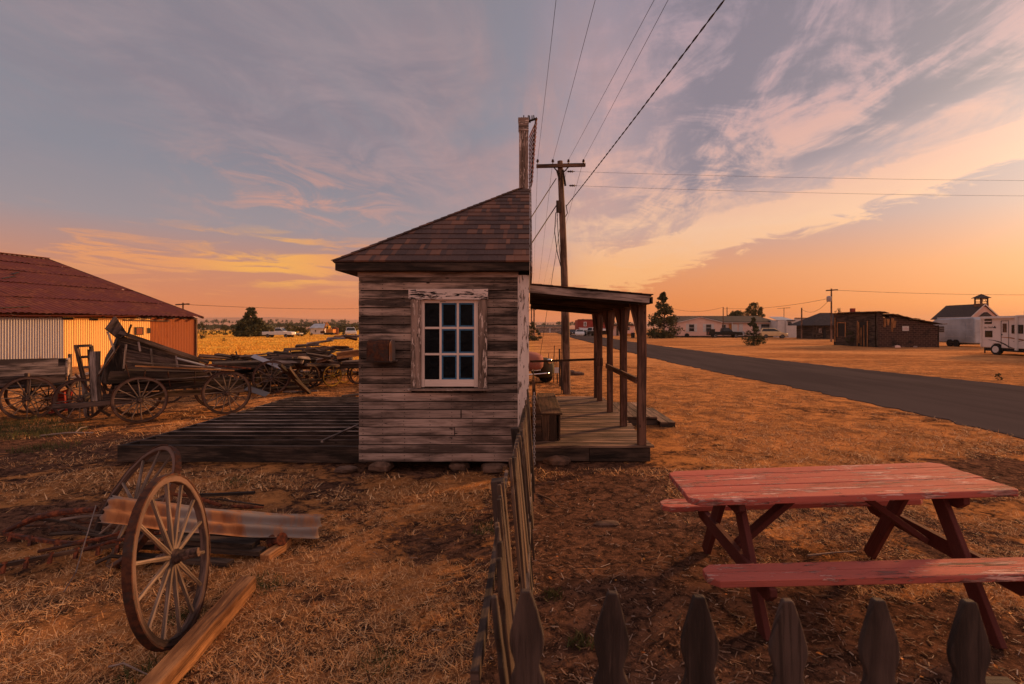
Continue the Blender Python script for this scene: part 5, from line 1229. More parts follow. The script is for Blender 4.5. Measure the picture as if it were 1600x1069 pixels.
tree('low_shrub', 'low shrub at the foot of the tall conifer by the pink house', tpx(1023,80), 80, 1.2, 1.9, kind='bush', seed=26, n=18, per=50, cat='bush')
tree('small_weed_bush', 'small dark tuft on the far edge of the road at right', tpx(1560,16.6), 16.6, .24, .20, kind='bush', seed=27, n=14, per=40, cat='weed')
tree('small_weed_bush', 'tiny grey bush in the golden field left of the pointed conifer', tpx(349,62), 62, .45, .9, kind='bush', seed=28, n=14, per=30, cat='weed')
tree('dead_weed_bush', 'brown dead weed clump grown against the street face of the ruined shed', 29.6, 47.0, 1.5, 1.2, kind='bush', seed=29, n=20, per=50, cat='bush')
# far juniper woodland on the left and beyond the porch: one mass
r_ = np.random.RandomState(8); out = []
def far_wood(n, x0, x1, Y0, Y1, hh, z0, thr=0):
    px = x0+(x1-x0)*r_.rand(n); Y = Y0+(Y1-Y0)*r_.rand(n); X = (px-CX)*Y/F
    for x, y in zip(X, Y):
        h = hh*(.6+.7*r_.rand()); k = 26; dv = r_.normal(size=(k, 3)); dv /= np.linalg.norm(dv, axis=1)[:, None]
        p = np.array([x, y, z0+h*.5])+dv*np.array([h*.42, h*.42, h*.5]); a = r_.normal(size=(k, 3))*h*.22; b = r_.normal(size=(k, 3))*h*.22
        out.append(np.stack([p-a, p+a, p+b], 1))
far_wood(330, 385, 566, 620, 760, 3.4, 3.4); far_wood(120, 300, 390, 480, 700, 3.2, 1.0); far_wood(160, 300, 566, 900, 1500, 4., 12.); far_wood(70, 300, 566, 300, 430, 2.4, -.5); far_wood(120, 835, 1060, 800, 1600, 4.5, 7.); far_wood(40, 420, 566, 180, 260, 2.0, 0)
tag(soup('far_juniper_wood', np.concatenate(out), M['needle']), kind='stuff')

# ---------------------------------------------------------------- power poles and wires
def ztop(py, Y): return H+(HY-py)*Y/F
pole = thing('utility_pole', 'tall brown wooden utility pole with a four-wire crossarm beside the porch', 'utility pole', (.97, 13.3, 0))
PX, PYp = .96, 13.3
q = MB(); q.tube([(PX+.03, PYp, -.1), (PX, PYp, 2), (PX-.07, PYp, 4.2), (tpx(875,PYp), PYp, ztop(252,PYp))], [.105,.10,.085,.07], 14); q.build('pole', M['pole'], pole, 'auto')
xa0, xa1 = tpx(838,PYp), tpx(914,PYp); q = MB(); q.beam((xa0, PYp-.11, ztop(262,PYp)), (xa1, PYp-.11, ztop(260,PYp)), .07, .085, segs=3, jit=.002); q.build('crossarm', M['darkb'], pole)
q = MB(); q.beam((tpx(863,PYp), PYp-.13, ztop(262,PYp)), (tpx(874,PYp), PYp-.13, ztop(274,PYp)), .02, .03); q.beam((tpx(889,PYp), PYp-.13, ztop(262,PYp)), (tpx(878,PYp), PYp-.13, ztop(274,PYp)), .02, .03)
q.beam((tpx(870,PYp), PYp-.09, ztop(268,PYp)), (tpx(874,PYp), PYp-.09, ztop(282,PYp)), .04, .05); q.beam((tpx(879,PYp), PYp-.09, ztop(267,PYp)), (tpx(883,PYp), PYp-.09, ztop(292,PYp)), .04, .05); q.build('arm_brace', M['dark'], pole)
ins = []
for px in (840, 863.5, 887.7, 911):
    q = MB(); z = ztop(260,PYp)+.04; q.lathe([(0,.012),(.03,.012),(.035,.035),(.055,.038),(.06,.022),(.085,.034),(.10,.02),(.11,.01)], (tpx(px,PYp), PYp-.11, z), (0,0,1), 12); q.build('insulator', M['insul'], pole, 'auto'); ins.append(Vector((tpx(px,PYp), PYp-.11, z+.09)))
for (px, py) in ((886,269),(889,291)):
    q = MB(); q.lathe([(0,.01),(.04,.03),(.05,.012),(.09,.035),(.10,.012),(.14,.035),(.15,.012),(.2,.008)], (tpx(px,PYp), PYp-.05, ztop(py,PYp)), (1,0,0), 12); q.build('insulator', M['insul'], pole, 'auto')
q = MB(); q.beam((tpx(872,PYp), PYp-.14, ztop(334,PYp)), (tpx(872,PYp), PYp-.14, ztop(316,PYp)), .11, .10, up=(0,1,0)); q.build('meter_box', M['dark'], pole)
q = MB(); q.tube([(tpx(884,PYp), PYp-.1, ztop(322,PYp)), (tpx(886,PYp), PYp-.12, ztop(335,PYp)), (tpx(883,PYp), PYp-.1, ztop(340,PYp))], .012, 6)
q.tube([(tpx(868,PYp), PYp-.13, ztop(334,PYp)), (tpx(866,PYp), PYp-.2, ztop(365,PYp)), (tpx(870,PYp), PYp-.15, ztop(395,PYp)), (tpx(876,PYp), PYp-.12, ztop(418,PYp))], .012, 6); q.tube([(tpx(870,PYp), PYp-.12, ztop(334,PYp)), (tpx(872,PYp), PYp-.14, ztop(375,PYp)), (tpx(877,PYp), PYp-.1, ztop(425,PYp)), (tpx(877,PYp), PYp-.1, 0)], .010, 6); q.build('riser_cable', M['wire'], pole, 'auto')
def wire(pts, r, lab, m='wire', n=24, name='power_line', sag=0.):
    A, B = Vector(pts[0]), Vector(pts[-1]); q = MB(); P = [A.lerp(B, i/n)-Vector((0,0,4*sag*(i/n)*(1-i/n))) for i in range(n+1)]
    q.tube(P, r, 5); return tag(q.build(name, M[m], recalc=False), lab, 'wire')
names = ['leftmost', 'second from the left', 'third from the left', 'rightmost']
for k, (a, xn) in enumerate(zip(ins, (.35, .85, 1.60, 1.78))):
    d_ = (xn-a.x)/(6.6-a.y); wire([a, (a.x+d_*(-30-a.y), -30, a.z)], .0034, names[k]+' of the four wires running overhead from the crossarm toward the viewer', sag=.25)
    wire([a, (tpx(836+k*1.5, 100)+k*.35-.5, 100, 5.95)], .0045, names[k]+' of the four wires leaving the crossarm for the distant poles', sag=.55)
q = MB(); A = Vector((tpx(884,PYp), PYp-.1, ztop(324,PYp))); n = 900
for kk in range(2):
    P = []
    for i in range(n+1):
        u = i/n; p = A+(Vector((3.9, -9.5, 5.9))-A)*u; p.z -= .32*4*u*(1-u)*.55; th = i*.42+kk*math.pi; p += Vector((math.cos(th)*.006, 0, math.sin(th)*.006)); P.append(p)
    q.tube(P, .006, 5)
tag(q.build('twisted_cable', M['wire'], recalc=False), 'thick twisted black cable sweeping from the pole up to the top edge', 'cable')
wire([(tpx(893,PYp), PYp-.05, ztop(269,PYp)), (34, PYp+.8, 6.05)], .0032, 'upper of the two long wires crossing the sky to the right edge', sag=.28, n=40); wire([(tpx(897,PYp), PYp-.05, ztop(291,PYp)), (34, PYp+.8, 5.75)], .0032, 'lower of the two long wires crossing the sky to the right edge', sag=.35, n=40)
wire([(tpx(869,PYp), PYp, ztop(279,PYp)), (tpx(758,10), 10, 2.45)], .012, 'upper dark service cable slanting from the pole down behind the shed roof', name='service_cable'); wire([(tpx(870,PYp), PYp, ztop(320,PYp)), (tpx(770,10.3), 10.3, 2.2)], .014, 'lower dark service cable slanting from the pole down behind the shed roof', name='service_cable')
wire([(tpx(878,PYp), PYp-.05, ztop(335,PYp)), (tpx(838,15.5), 15.5, .1)], .006, 'thin guy wire slanting from the pole to the ground behind the porch', name='guy_wire')
def small_pole(px, Y, pt, lab, arm=None, r=.11, box=False, dx=0):
    root = thing('utility_pole', lab, 'utility pole', (tpx(px, Y), Y, 0)); x = tpx(px, Y); z = ztop(pt, Y)
    q = MB(); q.tube([(x, Y, -.1), (x+dx, Y, z)], [r, r*.75], 8); q.build('pole', M['pole'], root, 'auto')
    if arm: q = MB(); q.beam((x+dx-arm/2, Y-.1, z-.25), (x+dx+arm/2, Y-.1, z-.15), .12, .14); q.build('crossarm', M['dark'], root)
    if box: q = MB(); q.lathe([(0,.22),(.05,.26),(.6,.26),(.7,.12)], (x-.35, Y-.1, z-1.6), (0,0,1), 12); q.build('transformer', M['galv'], root, 'auto')
    return Vector((x+dx, Y, z))
a1 = small_pole(1299, 62, 451, 'utility pole with a grey transformer can standing left of the ruined shed', arm=1.4, box=True)
a2 = small_pole(286, 60, 473, 'distant utility pole with crossarm showing above the barn roof end', arm=1.6)
a3 = small_pole(1252.6, 78, 481, 'plain bare pole in front of the white false-front building', r=.13)
a4 = small_pole(1130, 88, 480, 'left of two thin bare poles rising behind the pink house roof', r=.10); a5 = small_pole(1136, 100, 480, 'right of two thin bare poles rising behind the pink house roof', r=.10)
a6 = small_pole(834.5, 100, 478, 'taller right one of two distant poles seen under the porch roof', arm=2.4, r=.18); a7 = small_pole(830.5, 120, 483, 'fainter left one of two distant poles seen under the porch roof', arm=2.2, r=.18)
wire([a1-Vector((.3,0,1.2)), a4+Vector((0,0,-.2))], .02, 'wire hanging from the transformer pole to the poles behind the pink house', sag=.5); wire([a1-Vector((.3,0,1.4)), a3-Vector((0,0,.2))], .02, 'short drooping wire from the transformer pole to the plain pole', sag=.9); wire([a4, (tpx(1040,90), 90, 5.4)], .02, 'sagging wire from the paired poles to behind the tall conifer', sag=.8); wire([a2+Vector((0,0,-.2)), (tpx(600,110), 110, 6.0)], .025, 'faint wire crossing the sky above the golden field', sag=.4)
wire([a1+Vector((.4,0,-.2)), (90, 70, 6.6)], .018, 'faint wire leaving the transformer pole for the right edge', sag=.5)
ant = thing('tv_antenna', 'thin television antenna on a mast above the white false-front building', 'antenna', (tpx(1225,92), 92, 0))
q = MB(); q.tube([(tpx(1225,92), 92, 2.9), (tpx(1225,92), 92, ztop(481,92))], .05, 5); q.build('mast', M['dark'], ant); q = MB(); xq = tpx(1225,92); zq = ztop(482,92); q.beam((xq-1.0, 92, zq), (xq+1.1, 92, zq+.1), .06, .06)
for i in range(7): q.beam((xq-.95+i*.3, 91.5, zq+.02*i), (xq-.95+i*.3, 92.5, zq+.02*i), .04, .04)
q.build('boom', M['dark'], ant)

# ---------------------------------------------------------------- houses across the road
def bbox(root, name, m, x0, x1, y0, y1, z0, z1): q = MB(); q.box(x0, x1, y0, y1, z0, z1); return q.build(name, M[m], root)
def win(root, x0, x1, Y, z0, z1, fr='white', fw=.09, shutters=False, sm='white', mull=True):
    q = MB(); q.box(x0-fw, x1+fw, Y-.06, Y, z1, z1+fw); q.box(x0-fw, x1+fw, Y-.06, Y, z0-fw, z0); q.box(x0-fw, x0, Y-.06, Y, z0, z1); q.box(x1, x1+fw, Y-.06, Y, z0, z1)
    if mull: q.box(x0, x1, Y-.05, Y-.01, (z0+z1)/2-.03, (z0+z1)/2+.03)
    w_ = q.build('window', M[fr], root); p = MB(); p.box(x0, x1, Y-.03, Y-.015, z0, z1); p.build('pane', M['glass'], w_)
    if shutters:
        for (a, b) in ((x0-fw-.42, x0-fw-.02), (x1+fw+.02, x1+fw+.42)): s_ = MB(); s_.box(a, b, Y-.05, Y, z0-fw, z1+fw); s_.build('shutter', M[sm], root)
    return w_
HYY = 90; h_ = thing('pink_house', 'long low pinkish single-storey house with dark grey roof and white shutters', 'house', (tpx(1140,HYY), HYY, 0))
X = lambda px: tpx(px, HYY); Z = lambda py: ztop(py, HYY)
bbox(h_, 'wall', 'pink', X(1061), X(1128), HYY, HYY+8, .25, 2.62); bbox(h_, 'rear_wall', 'pink', X(1128.2), X(1216), HYY+1.5, HYY+8, .25, 2.62); bbox(h_, 'skirting', 'dark', X(1061)+.05, X(1216), HYY+.06, HYY+7.9, -.1, .25)
q = MB(); q.prism([(X(1061), HYY-.02, 2.62), (X(1128), HYY-.02, 2.62), (X(1094), HYY-.02, Z(496.5))], (0,.2,0)); q.build('gable', M['pink'], h_)
q = MB(); q.beam((X(1059), HYY-.3, 2.62), (X(1094), HYY-.3, Z(495.4)), .06, .16, up=(0,0,1)); q.beam((X(1094), HYY-.3, Z(495.4)), (X(1129.5), HYY-.3, 2.62), .06, .16); q.beam((X(1129), HYY+1.0, 2.66), (X(1218), HYY+1.0, 2.66), .06, .14); q.beam((X(1148), HYY+1.1, .3), (X(1148), HYY+1.1, 2.6), .15, .15, up=(0,1,0)); q.build('white_trim', M['white'], h_)
q = MB(); q.prism([(X(1058), HYY-.35, 2.68), (X(1094), HYY-.35, Z(495)), (X(1094), HYY+4, Z(495)), (X(1058), HYY+4, 2.68)], (0,0,.08)); q.prism([(X(1094), HYY-.35, Z(495)), (X(1130), HYY-.35, 2.68), (X(1130), HYY+4, 2.68), (X(1094), HYY+4, Z(495))], (0,0,.08)); q.build('porch_gable_roof', M['roofgrey'], h_)
q = MB(); b = [(X(1055), HYY+.9, 2.70), (X(1219), HYY+.9, 2.70), (X(1203), HYY+5, 3.78), (X(1056), HYY+5, 3.78)]; q.prism(b, (0,0,.08)); q.prism([(X(1056), HYY+5, 3.79), (X(1203), HYY+5, 3.79), (X(1222), HYY+9, 2.6), (X(1050), HYY+9, 2.6)], (0,0,.08)); q.prism([(X(1219), HYY+.9, 2.70), (X(1222), HYY+9, 2.6), (X(1203), HYY+5, 3.78)], (0,0,.07)); q.build('roof', M['roofgrey'], h_)
win(h_, X(1076.5), X(1084.5), HYY, 1.05, 2.25, shutters=True); win(h_, X(1103), X(1111), HYY, 1.05, 2.25, shutters=True); win(h_, X(1195), X(1209), HYY+1.5, 1.25, 2.3, shutters=True); win(h_, X(1132), X(1139), HYY+1.5, .9, 2.2)
bbox(h_, 'siding_panel', 'orange', X(1144), X(1149), HYY+1.40, HYY+1.48, .9, 2.3); bbox(h_, 'white_panel', 'white', X(1149.3), X(1157), HYY+1.40, HYY+1.48, .3, 2.3); bbox(h_, 'door', 'white', X(1160), X(1166), HYY+1.40, HYY+1.48, .3, 2.4); bbox(h_, 'deck_skirt', 'rvgrey', X(1146), X(1164), HYY+.3, HYY+.36, .05, 1.05)
bbox(h_, 'annex_wall', 'pink', X(1052), X(1060.7), HYY+2, HYY+7, .2, 2.5)
# white false-front building
f_ = thing('false_front_building', 'small whitish building with a stepped false front, right of the pink house', 'building', (tpx(1249,88), 88, 0)); X = lambda px: tpx(px, 88); Z = lambda py: ztop(py, 88)
q = MB(); q.prism([(X(1229), 88, 0), (X(1272), 88, 0), (X(1272), 88, Z(501)), (X(1268), 88, Z(501)), (X(1268), 88, Z(497.3)), (X(1242), 88, Z(497.3)), (X(1242), 88, Z(501.5)), (X(1229), 88, Z(501.5))], (0,.3,0)); q.build('front_wall', M['white'], f_)
q = MB(); q.beam((X(1241.5), 87.9, Z(497)), (X(1268.5), 87.9, Z(497)), .2, .10); q.beam((X(1268), 87.9, Z(500.6)), (X(1272.5), 87.9, Z(500.6)), .2, .10); q.beam((X(1229), 87.9, Z(501)), (X(1242), 87.9, Z(501)), .2, .10); q.build('parapet_cap', M['dark'], f_)
q = MB(); q.box(X(1231), X(1237), 87.9, 87.98, Z(508), Z(505)); q.box(X(1231), X(1236), 87.9, 87.98, Z(504.3), Z(502.8)); q.build('sign_board', M['black'], f_); bbox(f_, 'rear_hall', 'white', X(1217), X(1270), 88.4, 96, 0, 3.0)
q = MB(); q.prism([(X(1215), 88.35, 3.0), (X(1242), 88.35, 3.0), (X(1240), 92, 3.6), (X(1218), 92, 3.6)], (0,0,.06)); q.build('metal_roof', M['rvgrey'], f_)
# dark roofed house behind the ruin
d_ = thing('dark_house', 'small dark weathered house with steep hip roof left of the ruined shed', 'house', (tpx(1290,76), 76, 0)); X = lambda px: tpx(px, 76); Z = lambda py: ztop(py, 76)
bbox(d_, 'wall', 'dark', X(1272), X(1330), 76, 81, 0, Z(507)); q = MB(); T = Vector((X(1299), 79, Z(488))); T2_ = Vector((X(1318), 79, Z(488))); c = [Vector((X(1264), 75.3, Z(508.5))), Vector((X(1336), 75.3, Z(508.5))), Vector((X(1340), 82, Z(508.5))), Vector((X(1262), 82, Z(508.5)))]
q.v += c+[T, T2_]; q.f += [(0,1,5,4), (1,2,5), (2,3,4,5), (3,0,4), (3,2,1,0)]; q.uv += [[(0,0)]*4, [(0,0)]*3, [(0,0)]*4, [(0,0)]*3, [(0,0)]*4]; q.build('roof', M['roofgrey'], d_)
bbox(d_, 'window_board', 'grey', X(1279), X(1283), 75.9, 75.98, .9, 1.6); bbox(d_, 'door', 'black', X(1286), X(1290), 75.9, 75.98, 0, 1.7)
for px in (1266.5, 1272): bbox(d_, 'porch_post', 'dark', X(px), X(px)+.12, 75.4, 75.52, 0, Z(508.6))
bbox(d_, 'chimney', 'barnred', tpx(1329,79), tpx(1334,79), 78.6, 79.2, Z(489)-1, ztop(482,79))
# the ruin with brick-patterned shingles
r0 = thing('ruined_shed', 'derelict dark shed clad in brick-patterned shingles with collapsing roof across the road', 'shed', (29.8, 43.9, 0)); YR = 43.9; x0, x1 = tpx(1369, YR), tpx(1467, YR)
def rz(x): return np.interp(x, [x0, x0+1.2, x1], [3.07, 2.85, 1.98])
q = MB(); n = 26
top = [Vector((x0+(x1-x0)*i/n, YR, rz(x0+(x1-x0)*i/n)-.08-(0 if i in (0, n) else abs(rnd.gauss(0, .05))+(.25 if 2 < i < 6 else 0)))) for i in range(n+1)]
q.prism([Vector((x0, YR, -.05))]+top+[Vector((x1, YR, -.05))], (0,.12,0), [(0, 0)]+[(p.x-x0, p.z) for p in top]+[(x1-x0, 0)]); q.build('shingled_wall', M['brick'], r0)
q = MB(); pts = [Vector((x0+.0, 50.0, -.05))]; 
for i in range(13): yv = 50-6.1*i/12; pts.append(Vector((x0-.0, yv, 3.0-abs(rnd.gauss(0, .10)))))
pts.append(Vector((x0, YR, -.05))); q.prism(pts[::-1], (.12,0,0), [(p.y, p.z) for p in pts[::-1]]); q.build('street_wall', M['dark'], r0)
q = MB(); q.box(x0-.03, x0, 45.0, 46.3, 0, 2.2); q.build('door_opening', M['black'], r0); q = MB(); q.box(x0-.03, x0, 48.2, 49.2, .9, 2.1); q.build('window_opening', M['black'], r0)
q = MB()
for (y, a, b) in ((44.95,0,2.3),(46.35,0,2.3),(45.4,0,1.9),(45.8,.1,1.7),(46.1,.3,2.2),(48.1,.8,2.2),(49.3,.8,2.2),(49.7,.3,2.7)): q.beam((x0-.06, y, a), (x0-.06, y+rnd.uniform(-.05,.05), b), .10, .03, up=(1,0,0))
q.beam((x0-.06, 48.1, 2.15), (x0-.06, 49.3, 2.2), .03, .1); q.build('broken_trim', M['beam'], r0)
q = MB()
for (x, z0_, z1_) in ((x0+.7,1.75,2.5),(x0+1.0,1.9,2.45),(x0+1.35,1.35,2.5),(x0+1.55,1.7,2.3)): q.beam((x, YR-.02, z0_), (x+.05, YR-.02, z1_), .16, .03, up=(0,1,0), taper=1.4)
q.build('bare_lath_patch', M['beam'], r0)
q = MB()
for i in range(16):
    xa = x0-.3+(x1-x0+.7)*i/16; xb = xa+(x1-x0+.7)/16+.05
    if i in (3,): continue
    for j in range(5):
        ya = YR-.35+j*1.35
        if rnd.random() < .12: continue
        q.beam((xa, ya+.67, rz(xa)+.02+rnd.gauss(0,.04)), (xb, ya+.67, rz(xb)+.02+rnd.gauss(0,.04)), 1.34, .05)
q.build('roof', M['darkb'], r0)
q = MB(); q.box(x0, x0+.12, YR-.03, YR, 0, 3.0); q.box(x1-.1, x1, YR-.03, YR, 0, 1.9); q.box(x0, x1, YR+5.9, YR+6.0, 0, 1.8); q.box(x1-.1, x1, YR+.13, YR+5.9, 0, 1.85); q.build('frame', M['dark'], r0)
bbox(r0, 'chimney', 'barnred', tpx(1330,49), tpx(1333.5,49), 49.0, 49.5, 2.9, ztop(482.5,49.2)) if False else None
sg = thing('warning_sign', 'small white sign with red lettering fixed to the brick-patterned wall of the ruined shed', 'sign', (tpx(1414,YR), YR, 0)); X = lambda px: tpx(px, YR); Z = lambda py: ztop(py, YR)
bbox(sg, 'board', 'white', X(1409.5), X(1419.5), YR-.05, YR-.03, Z(517), Z(509.7))
def text(body, loc, size, m, root, name='lettering', rot=(R(90), 0, 0), shear=0., ext=.002):
    cu = bpy.data.curves.new(name, 'FONT'); cu.body = body; cu.size = size; cu.extrude = ext; cu.align_x = 'CENTER'; cu.align_y = 'CENTER'; cu.shear = shear
    ob = bpy.data.objects.new('tmp', cu); COL.objects.link(ob); bpy.context.view_layer.update(); me = bpy.data.meshes.new_from_object(ob.evaluated_get(bpy.context.evaluated_depsgraph_get())); bpy.data.objects.remove(ob)
    me.materials.clear(); me.materials.append(M[m]); o = bpy.data.objects.new(name, me); COL.objects.link(o); o.rotation_euler = rot; o.parent = root; o.location = Vector(loc)-(world(root).translation); return o
text('NO\nTRESPASSING', (X(1414.5), YR-.056, Z(513.4)), .095, 'red', sg)
for k, (px, s_, c_) in enumerate(((1402,.14,'pink'),(1396,.10,'stone'),(1430,.10,'grey'),(1411,.08,'stone'))): rock('rubble', (tpx(px,43.3), 43.3, .06), (s_*1.6,s_,s_), ['pink','brown','grey','small dark'][k]+' lump of rubble at the foot of the brick-patterned wall', m=c_, seed=20+k, cat='rubble')
# schoolhouse with belfry
s0 = thing('schoolhouse', 'dark gabled old schoolhouse with an open bell tower, rising behind the trailers', 'building', (97.8, 110, 0)); Fs = Fr((97.8, 110, 0), (.02, 1, 0))
for (a, b_) in ((0, 1),): pass
gw = 2.95
q = MB(); q.prism([Fs(0,gw,0), Fs(0,-gw,0), Fs(0,-gw,3.9), Fs(0,0,6.55), Fs(0,gw,3.9)], Fs.u*9.9); q.build('wall', M['pink'], s0)
q = MB(); Hr = 6.75
for sgn in (-1, 1): q.prism([Fs(-.35,0,Hr), Fs(-.35,sgn*(gw+.5),3.55), Fs(10.4,sgn*(gw+.5),3.55), Fs(10.2,0,Hr)], (0,0,.10))
q.build('roof', M['roofgrey'], s0)
q = MB()
for sgn in (-1, 1): q.beam(Fs(-.38,0,Hr-.05), Fs(-.38,sgn*(gw+.5),3.5), .06, .22)
q.build('white_bargeboard', M['white'], s0)
q = MB(); q.prism([Fs(-.9,1.3,3.9), Fs(-.9,-1.3,3.9), Fs(-.9,0,5.0)], Fs.u*.9); q.build('entry_gable', M['roofgrey'], s0)
bf = Fs(.65,0,0); q = MB(); q.box(bf.x-.85, bf.x+.85, bf.y-.85, bf.y+.85, 6.2, 6.9)
q2 = MB()
for (sx, sy) in ((-1,-1),(1,-1),(1,1),(-1,1)): q2.box(bf.x+sx*.72-.11, bf.x+sx*.72+.11, bf.y+sy*.72-.11, bf.y+sy*.72+.11, 6.9, 8.05)
for s_ in (-1, 1): q2.box(bf.x-.6, bf.x+.6, bf.y+s_*.72-.05, bf.y+s_*.72+.05, 7.2, 7.32); q2.box(bf.x-.6, bf.x+.6, bf.y+s_*.72-.05, bf.y+s_*.72+.05, 7.8, 8.0)
q2.beam((bf.x-.6, bf.y-.72, 7.0), (bf.x-.1, bf.y-.72, 7.9), .06, .08); q2.beam((bf.x+.6, bf.y-.72, 7.0), (bf.x+.1, bf.y-.72, 7.9), .06, .08)
bt = q.build('belfry', M['darkb'], s0); q2.build('belfry_posts', M['darkb'], bt); q = MB(); T = Vector((bf.x, bf.y, 9.0)); c = [Vector((bf.x+sx*1.25, bf.y+sy*1.25, 8.05)) for sx, sy in ((-1,-1),(1,-1),(1,1),(-1,1))]; q.v += c+[T]; q.f += [(0,1,4),(1,2,4),(2,3,4),(3,0,4),(3,2,1,0)]; q.uv += [[(0,0)]*3]*4+[[(0,0)]*4]; q.build('belfry_roof', M['roofgrey'], bt)
q = MB(); q.lathe([(0,.26),(.1,.22),(.3,.15),(.4,.05)], (bf.x, bf.y, 7.3), (0,0,1), 12); q.build('bell', M['iron'], bt, 'auto')
# red building, tan house, low shed, far left things
rb = thing('red_building', 'dark red two-storey building with white window beyond the porch posts', 'building', (tpx(930,125), 125, 0)); X = lambda px: tpx(px, 125); Z = lambda py: ztop(py, 125)
bbox(rb, 'wall', 'barnred', X(903), X(957), 125, 133, 0, Z(500)); win(rb, X(913), X(915.5), 125, Z(509), Z(504), fw=.16); bbox(rb, 'parapet', 'dark', X(902.5), X(957.5), 124.9, 125.1, Z(500), Z(499)); 
for px in (911, 929, 943): bbox(rb, 'vent_pipe', 'dark', X(px), X(px)+.2, 126, 126.2, Z(500), Z(498.2))
q = MB(); q.prism([(X(904), 124.9, Z(512.6)), (X(957), 124.9, Z(514.2)), (X(957), 122.5, Z(517)), (X(906), 122.5, Z(516))], (0,0,.1)); q.build('awning', M['white'], rb); bbox(rb, 'ground_floor_front', 'dark', X(905), X(957), 124.7, 124.86, 0, Z(516.5))
th_ = thing('tan_house', 'small orange-tan house with flat pitched roof between the red building and the pink house', 'house', (tpx(975,105), 105, 0)); X = lambda px: tpx(px, 105); Z = lambda py: ztop(py, 105)
bbox(th_, 'wall', 'pink', X(962), X(991), 105, 111, 0, Z(507)); q = MB(); q.prism([(X(957), 104.6, Z(507.5)), (X(977), 104.6, Z(505)), (X(993), 104.6, Z(507.8)), (X(993), 104.6, Z(509)), (X(957), 104.6, Z(509))], (0,7,0)); q.build('roof', M['roofgrey'], th_); win(th_, X(979), X(984), 105, Z(516), Z(511.5), fw=.12)
bbox(th_, 'door', 'dark', X(963), X(966.5), 104.9, 104.98, .1, Z(510)); bbox(th_, 'porch_post', 'white', X(968), X(969), 104, 104.14, 0, Z(508)); bbox(th_, 'low_wall', 'orange', X(971), X(990), 103.5, 103.7, 0, .5)
ls_ = thing('long_low_shed', 'long low grey shed far down the left side of the road', 'shed', (tpx(860,170), 170, 0)); X = lambda px: tpx(px, 170)
bbox(ls_, 'wall', 'grey', X(838), X(884), 170, 175, 0, 1.7+.1); q = MB(); q.prism([(X(837), 169.6, 1.9), (X(885), 169.6, 1.9), (X(884), 172.5, 2.5), (X(838), 172.5, 2.5)], (0,0,.1)); q.build('roof', M['roofgrey'], ls_); bbox(ls_, 'door', 'white', X(858.5), X(860), 169.9, 169.98, 0, 1.5)
wh_ = thing('far_white_house', 'far white house with grey roof beyond the golden field behind the dark thicket', 'house', (tpx(495,130), 130, 0)); X = lambda px: tpx(px, 130)
bbox(wh_, 'wall', 'white', X(485), X(506), 130, 135, 0, 1.5); q = MB(); q.prism([(X(484), 129.6, 1.5), (X(507), 129.6, 1.5), (X(506), 132.5, 2.6), (X(484.5), 132.5, 2.6)], (0,0,.1)); q.build('roof', M['rvgrey'], wh_); win(wh_, X(492), X(494), 130, .5, 1.1)
ex_ = thing('yellow_excavator', 'yellow-orange excavator parked in the far field beside the white house', 'machine', (tpx(515,120), 120, 0)); X = lambda px: tpx(px, 120)
bbox(ex_, 'body', 'orange', X(509), X(520), 120, 122, .5, 1.3); bbox(ex_, 'cab', 'yellow', X(510), X(514), 119.8, 121, 1.3, 2.1); bbox(ex_, 'track', 'black', X(507), X(522), 119.6, 120.3, -.05, .5); q = MB(); q.beam((X(516), 120.5, 1.2), (X(509), 120.5, 2.9), .2, .3); q.beam((X(509), 120.5, 2.9), (X(503.5), 120.5, .7), .18, .25); q.build('boom', M['orange'], ex_); bbox(ex_, 'bucket', 'iron', X(500), X(505), 120.2, 121, .3, .9); bbox(ex_, 'cab_window', 'glass', X(511), X(513.3), 119.75, 119.79, 1.45, 1.95)
tw_ = thing('water_tank', 'rusty orange round tank standing just right of the yellow excavator', 'tank', (tpx(524.5,124), 124, 0)); q = MB(); q.lathe([(0,.7),(1.5,.7),(1.75,.3),(1.8,.1)], (tpx(524.5,124), 124, 0), (0,0,1), 14); q.build('shell', M['redrust'], tw_, 'auto')

